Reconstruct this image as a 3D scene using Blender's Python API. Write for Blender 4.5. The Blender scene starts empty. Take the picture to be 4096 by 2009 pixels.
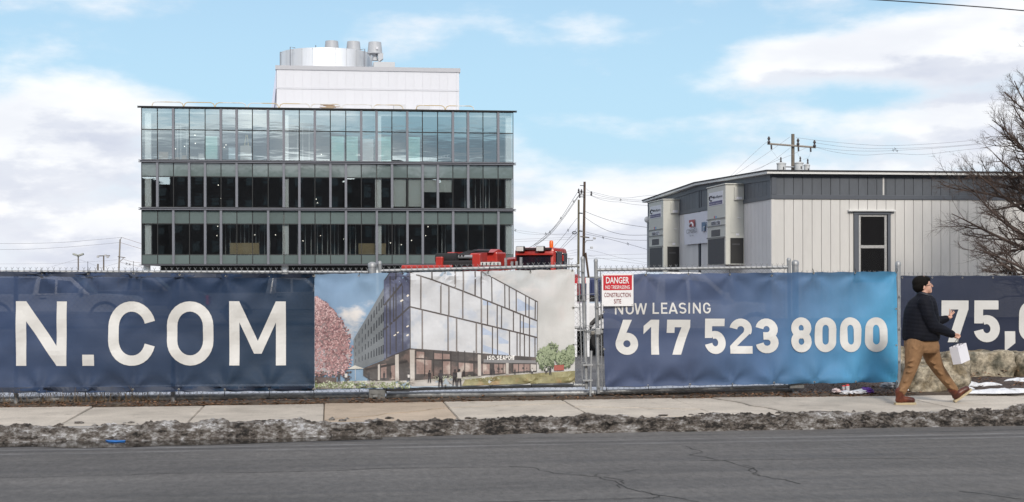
import bpy, bmesh, math, random
from mathutils import Vector, Matrix, noise
PI = math.pi
random.seed(7)
scene = bpy.context.scene
COL = scene.collection

# ------------------------------------------------------------------ camera
FPX, CX, CY = 5689.0, 2048.0, 1105.0           # focal length and principal point, photograph pixels
YAW, ROLL = math.radians(7.37), 0.002
CAM = Vector((0.0, 0.0, 1.70))                 # sidewalk is z = 0, the fence runs along X
F_ = Vector((math.sin(YAW), math.cos(YAW), 0))
R0 = Vector((math.cos(YAW), -math.sin(YAW), 0))
U0 = Vector((0, 0, 1))
R_ = R0 * math.cos(ROLL) - U0 * math.sin(ROLL)
U_ = U0 * math.cos(ROLL) + R0 * math.sin(ROLL)
cam_data = bpy.data.cameras.new('camera')
cam = bpy.data.objects.new('camera', cam_data)
COL.objects.link(cam)
cam.matrix_world = Matrix(((R_.x, U_.x, -F_.x, CAM.x), (R_.y, U_.y, -F_.y, CAM.y), (R_.z, U_.z, -F_.z, CAM.z), (0, 0, 0, 1)))
cam_data.sensor_width = 36.0
cam_data.lens = 36.0 * FPX / 4096
cam_data.shift_y = (CY - 1004.5) / 4096
cam_data.clip_start, cam_data.clip_end = 0.1, 6000
scene.camera = cam

def ray(x, y):
    return F_ + R_ * ((x - CX) / FPX) + U_ * ((CY - y) / FPX)
def at(x, y, Y):                                # point seen at a pixel, on the plane Y = const
    d = ray(x, y); return CAM + d * ((Y - CAM.y) / d.y)
def atx(x, y, X):
    d = ray(x, y); return CAM + d * ((X - CAM.x) / d.x)
def atz(x, y, z):
    d = ray(x, y); return CAM + d * ((z - CAM.z) / d.z)

# ------------------------------------------------------------------ light
SUN_EL, SUN_AZ = math.radians(31), math.radians(178)    # azimuth clockwise from +Y
sun_dir = Vector((math.sin(SUN_AZ) * math.cos(SUN_EL), math.cos(SUN_AZ) * math.cos(SUN_EL), math.sin(SUN_EL)))
sl = bpy.data.lights.new('sun', 'SUN'); sl.energy = 2.15; sl.angle = math.radians(10); sl.color = (1.0, 0.93, 0.83)
so = bpy.data.objects.new('sun', sl); COL.objects.link(so)
so.rotation_euler = (-sun_dir).to_track_quat('-Z', 'Y').to_euler()
scene.view_settings.view_transform = 'Standard'
scene.view_settings.look = 'None'
scene.view_settings.gamma = 1.0
scene.view_settings.exposure = 0.30

class NT:                                       # small node-graph helper
    def __init__(s, tree): s.t = tree; s.n = tree.nodes; s.l = tree.links
    def new(s, kind, **kw):
        n = s.n.new(kind)
        for k, v in kw.items(): setattr(n, k, v)
        return n
    def put(s, sock, v):
        if isinstance(v, bpy.types.NodeSocket): s.l.new(v, sock)
        elif v is not None: sock.default_value = v
    def m(s, op, a, b=None, c=None, clamp=False):
        n = s.new('ShaderNodeMath', operation=op, use_clamp=clamp)
        for i, v in enumerate((a, b, c)): s.put(n.inputs[i], v)
        return n.outputs[0]
    def v(s, op, a, b=None, scale=None):
        n = s.new('ShaderNodeVectorMath', operation=op)
        s.put(n.inputs[0], a)
        if b is not None: s.put(n.inputs[1], b)
        if scale is not None: s.put(n.inputs['Scale'], scale)
        return n.outputs['Value'] if op in ('LENGTH', 'DOT_PRODUCT', 'DISTANCE') else n.outputs[0]
    def noise(s, vec, scale, detail=4, rough=0.55, dist=0.0):
        n = s.new('ShaderNodeTexNoise')
        s.put(n.inputs['Vector'], vec); n.inputs['Scale'].default_value = scale
        n.inputs['Detail'].default_value = detail; n.inputs['Roughness'].default_value = rough
        n.inputs['Distortion'].default_value = dist
        return n.outputs['Fac']
    def ramp(s, fac, lo, hi, a=0.0, b=1.0, smooth=True):
        n = s.new('ShaderNodeMapRange', interpolation_type='SMOOTHSTEP' if smooth else 'LINEAR')
        s.put(n.inputs['Value'], fac); s.put(n.inputs['From Min'], lo); s.put(n.inputs['From Max'], hi)
        s.put(n.inputs['To Min'], a); s.put(n.inputs['To Max'], b)
        return n.outputs[0]
    def mix(s, fac, a, b, blend='MIX'):
        n = s.new('ShaderNodeMix', data_type='RGBA', blend_type=blend)
        s.put(n.inputs['Factor'], fac)
        for sock, v in ((n.inputs[6], a), (n.inputs[7], b)):
            if isinstance(v, (tuple, list)) and len(v) == 3: v = (*v, 1)
            s.put(sock, v)
        return n.outputs[2]
    def combine(s, x, y, z):
        n = s.new('ShaderNodeCombineXYZ')
        for i, v in enumerate((x, y, z)): s.put(n.inputs[i], v)
        return n.outputs[0]

world = bpy.data.worlds.new('World'); scene.world = world; world.use_nodes = True
W = NT(world.node_tree); W.n.clear()
sky = W.new('ShaderNodeTexSky', sky_type='NISHITA', sun_disc=False, sun_elevation=SUN_EL, sun_rotation=SUN_AZ,
            air_density=1.0, dust_density=0.1, ozone_density=2.0)
SKY_STRENGTH = 0.095
geo = W.new('ShaderNodeTexCoord').outputs['Generated']
CLOUDS = [  # photograph x, y of a cloud's middle, half width, half height (pixels), weight
    (3450, 185, 420, 85, 0.20), (3150, 240, 250, 80, 0.20), (3950, 130, 330, 150, 0.22), (3750, 280, 420, 60, 0.14),
    (1600, 150, 240, 100, 0.13), (2320, 90, 190, 80, 0.10), (480, 15, 320, 60, 0.12),
    (200, 560, 480, 220, 0.17), (120, 820, 560, 220, 0.12), (2500, 740, 620, 150, 0.13), (3000, 520, 640, 90, 0.12),
    (2450, 490, 260, 60, 0.10), (3900, 520, 320, 140, 0.14), (2250, 960, 600, 140, 0.12), (2800, 840, 500, 120, 0.10),
    (1000, 260, 520, 150, -0.16), (2000, 300, 560, 150, -0.14), (2750, 180, 300, 170, -0.12), (3150, 400, 500, 50, -0.10), (2550, 620, 260, 40, -0.08), (300, 330, 400, 90, -0.06)]
def cloud_density(vec):
    q = W.v('ADD', W.v('MULTIPLY', vec, (1.0, 1.0, 2.7)), (7.7, 2.2, 5.1))
    n = W.noise(q, 7.5, 6, 0.56)
    n2 = W.noise(q, 2.3, 2, 0.5)
    tot = W.m('ADD', n, W.m('MULTIPLY', W.m('SUBTRACT', n2, 0.5), 0.35))
    z = W.v('DOT_PRODUCT', vec, (0, 0, 1))
    tot = W.m('ADD', tot, W.ramp(z, 0.03, 0.12, 0.085, 0.0))             # far clouds stack up low down
    tot = W.m('ADD', tot, W.ramp(z, 0.20, 0.55, 0.0, 0.16))      # unseen cloud cover added overhead to raise the ambient light
    tot = W.m('ADD', tot, W.m('MULTIPLY', W.ramp(W.v('DOT_PRODUCT', vec, (0, -1, 0)), 0.3, 0.7, 0.0, 0.07), W.ramp(z, 0.30, 0.10)))
    for (x, y, rx, ry, amp) in CLOUDS:
        c = ray(x, y).normalized()
        k = FPX / rx; kz = FPX / ry
        d = W.v('MULTIPLY', W.v('SUBTRACT', vec, tuple(c)), (k, k, kz))
        g = W.m('MULTIPLY_ADD', W.v('DOT_PRODUCT', d, d), -0.40, 1.0, clamp=True)
        tot = W.m('MULTIPLY_ADD', W.m('MULTIPLY', g, g), amp, tot)
    return tot
vec0 = W.v('NORMALIZE', geo)
den = cloud_density(vec0)
den_up = cloud_density(W.v('ADD', vec0, (0.0, 0.0, 0.016)))
cover = W.ramp(den, 0.44, 0.72)
lit = W.ramp(W.m('SUBTRACT', den, den_up), -0.06, 0.08)
thick = W.ramp(den, 0.52, 0.80)
puff = W.ramp(W.noise(W.v('MULTIPLY', vec0, (1.0, 1.0, 3.2)), 11.0, 4, 0.5), 0.38, 0.62)
shade = W.m('MULTIPLY', W.m('ADD', W.m('MULTIPLY', W.m('SUBTRACT', 1.0, lit), 0.65), W.m('MULTIPLY', W.m('SUBTRACT', 1.0, puff), 0.35)), W.m('MULTIPLY_ADD', thick, 0.65, 0.35))
cloud_col = W.mix(shade, (0.86, 0.86, 0.87), (0.54, 0.565, 0.66))
glow = W.ramp(W.v('DOT_PRODUCT', vec0, tuple(sun_dir)), 0.55, 0.98, 1.0, 1.75)      # clouds towards the sun scatter more light on
cloud_col = W.mix(1.0, cloud_col, W.combine(glow, glow, glow), 'MULTIPLY')
sky_rgb = W.mix(1.0, sky.outputs[0], (SKY_STRENGTH, SKY_STRENGTH, SKY_STRENGTH), 'MULTIPLY')
elev = W.v('DOT_PRODUCT', vec0, (0, 0, 1))
hazy = W.mix(W.ramp(elev, 0.0, 0.45, 0.95, 0.0), sky_rgb, (0.40, 0.61, 0.76))   # moist air low over the horizon
hazy = W.mix(W.ramp(elev, 0.0, 0.10, 0.75, 0.0), hazy, (0.66, 0.695, 0.765))
both = W.mix(W.m('MULTIPLY', cover, 0.93), hazy, cloud_col)
# a dark bank of cloud low in the sky behind the photographer, mirrored in the office glass
ragged = W.m('MULTIPLY_ADD', W.m('SUBTRACT', W.noise(W.v('MULTIPLY', vec0, (1.0, 1.0, 2.2)), 8.0, 3, 0.5), 0.5), 0.05, elev)
bank_ = W.m('MULTIPLY', W.m('MULTIPLY', W.ramp(ragged, 0.105, 0.092), W.ramp(ragged, 0.074, 0.082)), W.ramp(W.v('DOT_PRODUCT', vec0, (0, -1, 0)), 0.25, 0.6))
both = W.mix(W.m('MULTIPLY', bank_, 0.72), both, (0.20, 0.23, 0.29))
bg = W.new('ShaderNodeBackground'); W.put(bg.inputs['Color'], both); bg.inputs['Strength'].default_value = 1.0
W.l.new(bg.outputs[0], W.new('ShaderNodeOutputWorld').inputs[0])

world.cycles.sampling_method = 'MANUAL'; world.cycles.sample_map_resolution = 512

# ------------------------------------------------------------------ materials
MATS = {}
def mat(name, col=(0.5, 0.5, 0.5), rough=0.7, metal=0.0, var=0.12, vs=6.0, bump=0.0, bs=60.0, spec=0.5,
        col2=None, c2=(0.5, 0.65), c2s=3.0, coat=0.0, rand=0.0, stretch=(1, 1, 1), coords='Object'):
    if name in MATS: return MATS[name]
    m = bpy.data.materials.new(name); m.use_nodes = True
    T = NT(m.node_tree); b = T.n['Principled BSDF']
    tc = T.new('ShaderNodeTexCoord').outputs[coords]
    tc = T.v('MULTIPLY', tc, stretch)
    n1 = T.noise(tc, vs, 5); n2 = T.noise(tc, vs * 7, 3)
    k = T.m('ADD', T.m('MULTIPLY', n1, 0.65), T.m('MULTIPLY', n2, 0.35))
    base = col
    if col2 is not None:
        base = T.mix(T.ramp(T.noise(tc, c2s, 6), c2[0], c2[1]), col, col2)
    gain = T.ramp(k, 0.3, 0.7, 1 - var, 1 + var, False)
    if rand:
        oi = T.new('ShaderNodeObjectInfo').outputs['Random']
        gain = T.m('MULTIPLY', gain, T.ramp(oi, 0, 1, 1 - rand, 1 + rand, False))
    c = T.mix(1.0, base, T.combine(gain, gain, gain), 'MULTIPLY')
    T.put(b.inputs['Base Color'], c)
    b.inputs['Roughness'].default_value = rough; b.inputs['Metallic'].default_value = metal
    b.inputs['Specular IOR Level'].default_value = spec
    if coat: b.inputs['Coat Weight'].default_value = coat; b.inputs['Coat Roughness'].default_value = 0.08
    if bump:
        bp = T.new('ShaderNodeBump'); bp.inputs['Strength'].default_value = bump; bp.inputs['Distance'].default_value = 0.02
        T.put(bp.inputs['Height'], T.noise(tc, bs, 6, 0.6)); T.l.new(bp.outputs[0], b.inputs['Normal'])
    MATS[name] = m
    return m

# ------------------------------------------------------------------ geometry helpers
class MB:
    def __init__(s): s.v = []; s.f = []
    def add(s, vs, fs):
        o = len(s.v); s.v += [tuple(p) for p in vs]; s.f += [tuple(i + o for i in f) for f in fs]; return s
    def box(s, a, b, M=None):
        (x0, y0, z0), (x1, y1, z1) = a, b
        vs = [Vector(p) for p in ((x0, y0, z0), (x1, y0, z0), (x1, y1, z0), (x0, y1, z0), (x0, y0, z1), (x1, y0, z1), (x1, y1, z1), (x0, y1, z1))]
        if M: vs = [M @ p for p in vs]
        return s.add(vs, ((0, 3, 2, 1), (4, 5, 6, 7), (0, 1, 5, 4), (1, 2, 6, 5), (2, 3, 7, 6), (3, 0, 4, 7)))
    def bbox(s, a, b, r=0.02, M=None):          # box with chamfered edges
        (x0, y0, z0), (x1, y1, z1) = a, b
        r = min(r, (x1 - x0) * .45, (y1 - y0) * .45, (z1 - z0) * .45)
        bm = bmesh.new()
        bmesh.ops.create_cube(bm, size=1.0)
        for v in bm.verts: v.co = Vector(((x0 + x1) / 2 + v.co.x * (x1 - x0), (y0 + y1) / 2 + v.co.y * (y1 - y0), (z0 + z1) / 2 + v.co.z * (z1 - z0)))
        bmesh.ops.bevel(bm, geom=bm.edges[:], offset=r, segments=2, affect='EDGES', profile=0.5)
        return s.bm(bm, M)
    def bm(s, bm, M=None):
        bm.verts.index_update()
        vs = [(M @ v.co if M else v.co.copy()) for v in bm.verts]
        fs = [[v.index for v in f.verts] for f in bm.faces]
        bm.free(); return s.add(vs, fs)
    def tube(s, pts, r, n=6, cap=True, closed=False):
        pts = [Vector(p) for p in pts]; m = len(pts)
        if not hasattr(r, '__len__'): r = [r] * m
        o = len(s.v); prev = None
        for i, p in enumerate(pts):
            if closed: t = pts[(i + 1) % m] - pts[i - 1]
            else: t = pts[min(i + 1, m - 1)] - pts[max(i - 1, 0)]
            if t.length < 1e-9: t = Vector((0, 0, 1))
            t.normalize()
            if prev is None:
                a = Vector((0, 0, 1)) if abs(t.z) < 0.9 else Vector((1, 0, 0))
                u = t.cross(a).normalized()
            else:
                u = prev - t * prev.dot(t)
                u = u.normalized() if u.length > 1e-6 else t.orthogonal().normalized()
            prev = u; w = t.cross(u)
            for k in range(n):
                an = 2 * PI * k / n
                s.v.append(tuple(p + (u * math.cos(an) + w * math.sin(an)) * r[i]))
        for i in range(m if closed else m - 1):
            j = (i + 1) % m
            for k in range(n):
                k2 = (k + 1) % n
                s.f.append((o + i * n + k, o + i * n + k2, o + j * n + k2, o + j * n + k))
        if cap and not closed:
            s.f.append(tuple(o + k for k in reversed(range(n)))); s.f.append(tuple(o + (m - 1) * n + k for k in range(n)))
        return s
    def lathe(s, prof, c=(0, 0, 0), n=16, M=None):   # profile of (radius, z)
        o = len(s.v); c = Vector(c)
        for (r, z) in prof:
            for k in range(n):
                p = c + Vector((r * math.cos(2 * PI * k / n), r * math.sin(2 * PI * k / n), z))
                s.v.append(tuple(M @ p if M else p))
        for i in range(len(prof) - 1):
            for k in range(n):
                k2 = (k + 1) % n
                s.f.append((o + i * n + k, o + i * n + k2, o + (i + 1) * n + k2, o + (i + 1) * n + k))
        s.f.append(tuple(o + k for k in reversed(range(n)))); s.f.append(tuple(o + (len(prof) - 1) * n + k for k in range(n)))
        return s
    def prism(s, poly, d, off=(0, 0, 0), M=None):    # polygon (3-D points) swept along vector d
        d = Vector(d); n = len(poly)
        vs = [Vector(p) + Vector(off) for p in poly]; vs += [p + d for p in vs]
        if M: vs = [M @ p for p in vs]
        return s.add(vs, [tuple(range(n)), tuple(reversed(range(n, 2 * n)))] + [(i, n + i, n + (i + 1) % n, (i + 1) % n) for i in range(n)])
    def ball(s, c, r, n=10, M=None):
        rx, ry, rz = (r, r, r) if not hasattr(r, '__len__') else r
        bm = bmesh.new(); bmesh.ops.create_uvsphere(bm, u_segments=n, v_segments=max(5, n * 2 // 3), radius=1.0)
        for v in bm.verts: v.co = Vector((c[0] + v.co.x * rx, c[1] + v.co.y * ry, c[2] + v.co.z * rz))
        return s.bm(bm, M)
    def mesh(s, name):
        me = bpy.data.meshes.new(name); me.from_pydata(s.v, [], s.f)
        bm = bmesh.new(); bm.from_mesh(me); bmesh.ops.recalc_face_normals(bm, faces=bm.faces[:]); bm.to_mesh(me); bm.free()
        return me
WORLD = {}
def wmat(o): return WORLD.get(o.name, Matrix.Identity(4))
def link(o, parent=None, local=False):
    COL.objects.link(o)
    if parent is not None:
        o.parent = parent
        if not local: o.matrix_parent_inverse = wmat(parent).inverted()
        else: WORLD[o.name] = wmat(parent) @ o.matrix_basis
    return o
def obj(name, mb, material, parent=None, smooth=False, local=False, raw=False):
    me = mb if isinstance(mb, bpy.types.Mesh) else mb.mesh(name)
    if material is not None and not me.materials: me.materials.append(material)
    if smooth:
        me.polygons.foreach_set('use_smooth', [True] * len(me.polygons))
        if smooth != 'all':
            try: me.set_sharp_from_angle(angle=math.radians(40))
            except Exception: pass
    o = bpy.data.objects.new(name, me)
    return link(o, parent, local)
def inst(name, me, loc, parent, rot=None, scale=None):   # copy sharing mesh data; loc is a world place
    o = bpy.data.objects.new(name, me)
    o.location = loc
    if rot: o.rotation_euler = rot
    if scale: o.scale = scale
    return link(o, parent)
def tag(o, label=None, cat=None, group=None, kind=None):
    if label: o['label'] = label
    if cat: o['category'] = cat
    if group: o['group'] = group
    if kind: o['kind'] = kind
    return o
def thing(name, loc, label, cat, group=None, rz=0.0):
    o = bpy.data.objects.new(name, None); o.empty_display_size = 0.2
    o.location = loc; o.rotation_euler = (0, 0, rz)
    WORLD_M = Matrix.Translation(Vector(loc)) @ Matrix.Rotation(rz, 4, 'Z')
    COL.objects.link(o); WORLD[o.name] = WORLD_M
    return tag(o, label, cat, group)
def fbm(p, o=4): return noise.fractal(Vector(p), 1.0, 2.0, o)
# ------------------------------------------------------------------ lettering (drawn strokes, cap height 1)
def arc(cx, cy, rx, ry, a0, a1, n=14):
    return [(cx + rx * math.cos(math.radians(a0 + (a1 - a0) * i / n)), cy + ry * math.sin(math.radians(a0 + (a1 - a0) * i / n))) for i in range(n + 1)]
def ribbon(pts, t, closed=False):
    m = len(pts); L = []; Rr = []
    for i in range(m):
        p = Vector(pts[i])
        a = Vector(pts[i - 1]) if (i > 0 or closed) else None
        b = Vector(pts[(i + 1) % m]) if (i < m - 1 or closed) else None
        if a is None: d = (b - p).normalized(); nrm = Vector((-d.y, d.x)); k = 1
        elif b is None: d = (p - a).normalized(); nrm = Vector((-d.y, d.x)); k = 1
        else:
            d1 = (p - a).normalized(); d2 = (b - p).normalized()
            n1 = Vector((-d1.y, d1.x)); n2 = Vector((-d2.y, d2.x)); nrm = (n1 + n2).normalized()
            k = 1 / max(0.35, nrm.dot(n1))
        L.append(p + nrm * t / 2 * k); Rr.append(p - nrm * t / 2 * k)
    return [[L[i], Rr[i], Rr[(i + 1) % m], L[(i + 1) % m]] for i in range(m if closed else m - 1)]
def rect(x0, y0, x1, y1): return [(x0, y0), (x1, y0), (x1, y1), (x0, y1)]
def glyph(ch, t, W_=None):
    h = t / 2
    def ring(w, y0, y1, ry=None):
        rx = (w - t) / 2; ry = ry or min(rx * 1.12, (y1 - y0) / 2 - h)
        return ribbon(arc(w / 2, y1 - h - ry, rx, ry, 0, 180) + arc(w / 2, y0 + h + ry, rx, ry, 180, 360), t, True)
    if ch in 'O0Q':
        w = W_ or (0.71 if t < .18 else 0.60); P = ring(w, 0, 1)
        if ch == 'Q': P.append([(w * .55, .22), (w * .55 + t * .8, .28), (w + .04, .0), (w - .08, -.02)])
        return w, P
    if ch in 'CG':
        w = W_ or 0.71; rx = (w - t) / 2; ry = min(rx * 1.12, .5 - h)
        p = arc(w / 2, 1 - h - ry, rx, ry, 12, 180) + arc(w / 2, h + ry, rx, ry, 180, 348 if ch == 'C' else 360)
        P = ribbon(p, t)
        if ch == 'G': P += [rect(w - t, h + ry, w, .52), rect(w * .52, .52 - t, w, .52)]
        return w, P
    if ch == 'N':
        w = W_ or 0.78
        return w, [rect(0, 0, t, 1), rect(w - t, 0, w, 1), [(t, .69), (w - t, 0), (w - t, .31), (t, 1)]]
    if ch == 'M':
        w = W_ or 0.887
        return w, [rect(0, 0, t, 1), rect(w - t, 0, w, 1), [(t, .67), (.433 * w, .18), (.5 * w, .18), (.5 * w, .38), (t, 1)], [(.5 * w, .18), (.567 * w, .18), (w - t, .67), (w - t, 1), (.5 * w, .38)]]
    if ch == '.': return t * 1.15, [rect(0, 0, t * 1.15, t * 1.1)]
    if ch == ',': return t * 1.1, [[(0, .0), (0, t * 1.2), (t * 1.1, t * 1.2), (t * 1.1, -.02), (.0, -.22)]]
    if ch == '·': return .16, [rect(0.02, .4, .13, .51)]
    if ch == ' ': return 0.26, []
    if ch == 'I': return t, [rect(0, 0, t, 1)]
    if ch == 'L': return .55, [rect(0, 0, t, 1), rect(t, 0, .55, t)]
    if ch == 'E': return .58, [rect(0, 0, t, 1), rect(t, 0, .58, t), rect(t, 1 - t, .58, 1), rect(t, .5 - h, .53, .5 + h)]
    if ch == 'F': return .55, [rect(0, 0, t, 1), rect(t, 1 - t, .56, 1), rect(t, .5 - h, .5, .5 + h)]
    if ch == 'T': return .62, [rect(.31 - h, 0, .31 + h, 1 - t), rect(0, 1 - t, .62, 1)]
    if ch == 'U':
        w = .68; rx = (w - t) / 2
        return w, ribbon([(h, 1), (h, h + rx)] + arc(w / 2, h + rx, rx, rx, 180, 360)[1:] + [(w - h, 1)], t)
    if ch == 'A':
        w = .78; tt = t * 1.08
        return w, [[(0, 0), (tt, 0), (w / 2 + tt / 2, 1), (w / 2 - tt / 2, 1)], [(w - tt, 0), (w, 0), (w / 2 + tt / 2, 1), (w / 2 - tt / 2, 1)], rect(.2 * w, .2, .8 * w, .2 + t)]
    if ch == 'W':
        w = 1.08; tt = t * 1.02; q = w / 4
        return w, [[(q - tt / 2, 0), (q + tt / 2, 0), (tt, 1), (0, 1)], [(q - tt / 2, 0), (q + tt / 2, 0), (2 * q + tt / 2, 1), (2 * q - tt / 2, 1)],
                   [(3 * q - tt / 2, 0), (3 * q + tt / 2, 0), (2 * q + tt / 2, 1), (2 * q - tt / 2, 1)], [(3 * q - tt / 2, 0), (3 * q + tt / 2, 0), (w, 1), (w - tt, 1)]]
    if ch in 'PRB':
        w = .66; ry = (.54 - t) / 2
        P = [rect(0, 0, t, 1)] + ribbon([(t, 1 - h), (w - h - ry, 1 - h)] + arc(w - h - ry, 1 - h - ry, ry, ry, 90, -90)[1:] + [(t, .46 + h)], t)
        if ch == 'R': P.append([(w - t * 1.1, 0), (w, 0), (w * .62 + h, .5), (w * .62 - h, .5)])
        if ch == 'B': r2 = .25 - h + .02; P += ribbon([(t, .5), (w - h - r2, .5)] + arc(w - h - r2, h + r2, r2, .5 - h - r2 if 0 else r2, 90, -90)[1:] + [(t, h)], t)
        return w, P
    if ch == 'D':
        w = .7; r = .34
        return w, [rect(0, 0, t, 1)] + ribbon([(t, 1 - h), (w - h - r, 1 - h)] + arc(w - h - r, 1 - h - r, r, r, 90, 0)[1:] + arc(w - h - r, h + r, r, r, 0, -90) + [(t, h)], t)
    if ch == 'S':
        w = .64; rx = (w - t) / 2; ry = (1 - t) / 4
        return w, ribbon(arc(w / 2, 1 - h - ry, rx, ry, 25, 270) + arc(w / 2, h + ry, rx, ry, 90, -155)[1:], t)
    if ch == '1':
        return .43, [rect(.43 - t, 0, .43, 1), [(0, .60), (.43 - t, .78), (.43 - t, 1), (.43 - t * .9, 1), (0, .80)] if t < .1 else [(0, .585), (.43 - t, .80), (.43 - t, 1), (.20, 1), (0, .82)]]
    if ch == '7':
        w = .64
        return w, [rect(0, 1 - t, w, 1), rect(0, .62, t, 1 - t), [(.14, 0), (.14 + t * 1.12, 0), (w, .86), (w, 1 - t), (w - t * 1.1, 1 - t)]]
    if ch == '5':
        w = .60; rx = (w - t) / 2; cy = .325
        return w, [rect(0.02, 1 - t, w - .03, 1), rect(.02, .45, .02 + t * .93, 1 - t), rect(.02, .45, .22, .45 + t * .8)] + ribbon(arc(w / 2, cy, rx, cy - h, 118, -170, 22), t)
    if ch == '2':
        w = .62; rx = (w - t) / 2
        return w, ribbon(arc(w / 2, 1 - h - rx, rx, rx, 172, -30), t) + [[(0, t), (0, 0), (t * .9, t), (w * .5 + rx * 1.0 + h * .55, 1 - h - rx * 1.5 - h * .1), (w * .5 + rx * .55, 1 - h - rx * 1.5 + t * .28)], rect(0.0, 0, w, t)]
    if ch == '3':
        w = .62; rx = (w - t) / 2; ry = (1 - t) / 4 + .002
        return w, ribbon(arc(w / 2, 1 - h - ry, rx * .94, ry, 172, -90), t) + ribbon(arc(w / 2, h + ry, rx, ry, 90, -172), t) + [rect(w * .34, .5 - h, w * .55, .5 + h)]
    if ch == '8':
        w = .60; rx = (w - t) / 2; ry = (1 - t) / 4
        return w, ribbon(arc(w / 2, 1 - h - ry, rx * .93, ry, 0, 360, 28)[:-1], t, True) + ribbon(arc(w / 2, h + ry + .01, rx, ry + .01, 0, 360, 28)[:-1], t, True)
    if ch == '6':
        w = .63; rx = (w - t) / 2; ry = rx * 1.0; cy = h + ry
        return w, ribbon(arc(w / 2, cy, rx, ry, 0, 360, 28)[:-1], t, True) + [[(.004, cy + .06), (t * 1.0, cy + .12), (w * .50 + t * .62, 1), (w * .50 - t * .50, 1)]]
    raise KeyError(ch)
def text_polys(s, t, gap=0.16, widths=None):
    x = 0; out = []
    for ch in s:
        w, P = glyph(ch, t); out.append((ch, [[(p[0] + x, p[1]) for p in q] for q in P], x, w)); x += w + gap
    return out, x - gap
def flat_mesh(name, polys, to3d, grid=None, lift=0.0003):
    """polygons in 2-D -> mesh laid on a surface by to3d(x, y, layer)"""
    bm = bmesh.new()
    for k, q in enumerate(polys):
        lay = lift * k if lift else 0
        vs = [bm.verts.new((p[0], p[1], lay)) for p in q]
        try: bm.faces.new(vs)
        except ValueError: pass
    bmesh.ops.triangulate(bm, faces=[f for f in bm.faces if len(f.verts) > 4])
    if grid:
        xs = [v.co.x for v in bm.verts]; ys = [v.co.y for v in bm.verts]
        for ax, (lo, hi) in enumerate(((min(xs), max(xs)), (min(ys), max(ys)))):
            nrm = (1, 0, 0) if ax == 0 else (0, 1, 0)
            c = math.floor(lo / grid) * grid + grid
            while c < hi:
                bmesh.ops.bisect_plane(bm, geom=bm.verts[:] + bm.edges[:] + bm.faces[:], plane_co=(c, c, 0), plane_no=nrm, dist=1e-6)
                c += grid
    for v in bm.verts: v.co = to3d(v.co.x, v.co.y, v.co.z)
    me = bpy.data.meshes.new(name); bm.normal_update()
    for f in bm.faces:
        if f.normal.dot(CAM - f.calc_center_median()) < 0: f.normal_flip()
    bm.to_mesh(me); bm.free()
    return me
def font_mesh(s, bold=0.0, extrude=0.0):         # built-in typeface as flat mesh, cap height about 0.7
    cu = bpy.data.curves.new('t', 'FONT'); cu.body = s; cu.offset = bold; cu.resolution_u = 3; cu.size = 1.0
    o = bpy.data.objects.new('t', cu); COL.objects.link(o)
    dg = bpy.context.evaluated_depsgraph_get(); dg.update()
    me = bpy.data.meshes.new_from_object(o.evaluated_get(dg))
    bpy.data.objects.remove(o); bpy.data.curves.remove(cu)
    return me
def font_on(name, s, c00, c10, c01, material, parent, bold=0.0, lift=0.003, toward=None):
    """lay text so that its box fills the parallelogram c00 (bottom left), c10 (bottom right), c01 (top left)"""
    me = font_mesh(s, bold); xs = [v.co.x for v in me.vertices]; ys = [v.co.y for v in me.vertices]
    x0, x1, y0, y1 = min(xs), max(xs), min(ys), max(ys)
    c00, ex, ez = Vector(c00), Vector(c10) - Vector(c00), Vector(c01) - Vector(c00)
    n = ex.cross(ez).normalized()
    if n.dot(CAM - c00) < 0: n = -n
    for v in me.vertices:
        v.co = c00 + ex * ((v.co.x - x0) / (x1 - x0)) + ez * ((v.co.y - y0) / (y1 - y0)) + n * lift
    return obj(name, me, material, parent)
# ------------------------------------------------------------------ ground, road, sidewalk
def sheet(name, x0, x1, y0, y1, z, m, nx=1, ny=1, h=None):
    mb = MB()
    for j in range(ny + 1):
        for i in range(nx + 1):
            x = x0 + (x1 - x0) * i / nx; y = y0 + (y1 - y0) * j / ny
            mb.v.append((x, y, z + (h(x, y) if h else 0)))
    for j in range(ny):
        for i in range(nx):
            a = j * (nx + 1) + i; mb.f.append((a, a + 1, a + nx + 2, a + nx + 1))
    return tag(obj(name, mb, m, smooth='all' if h else False), kind='structure')

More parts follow.
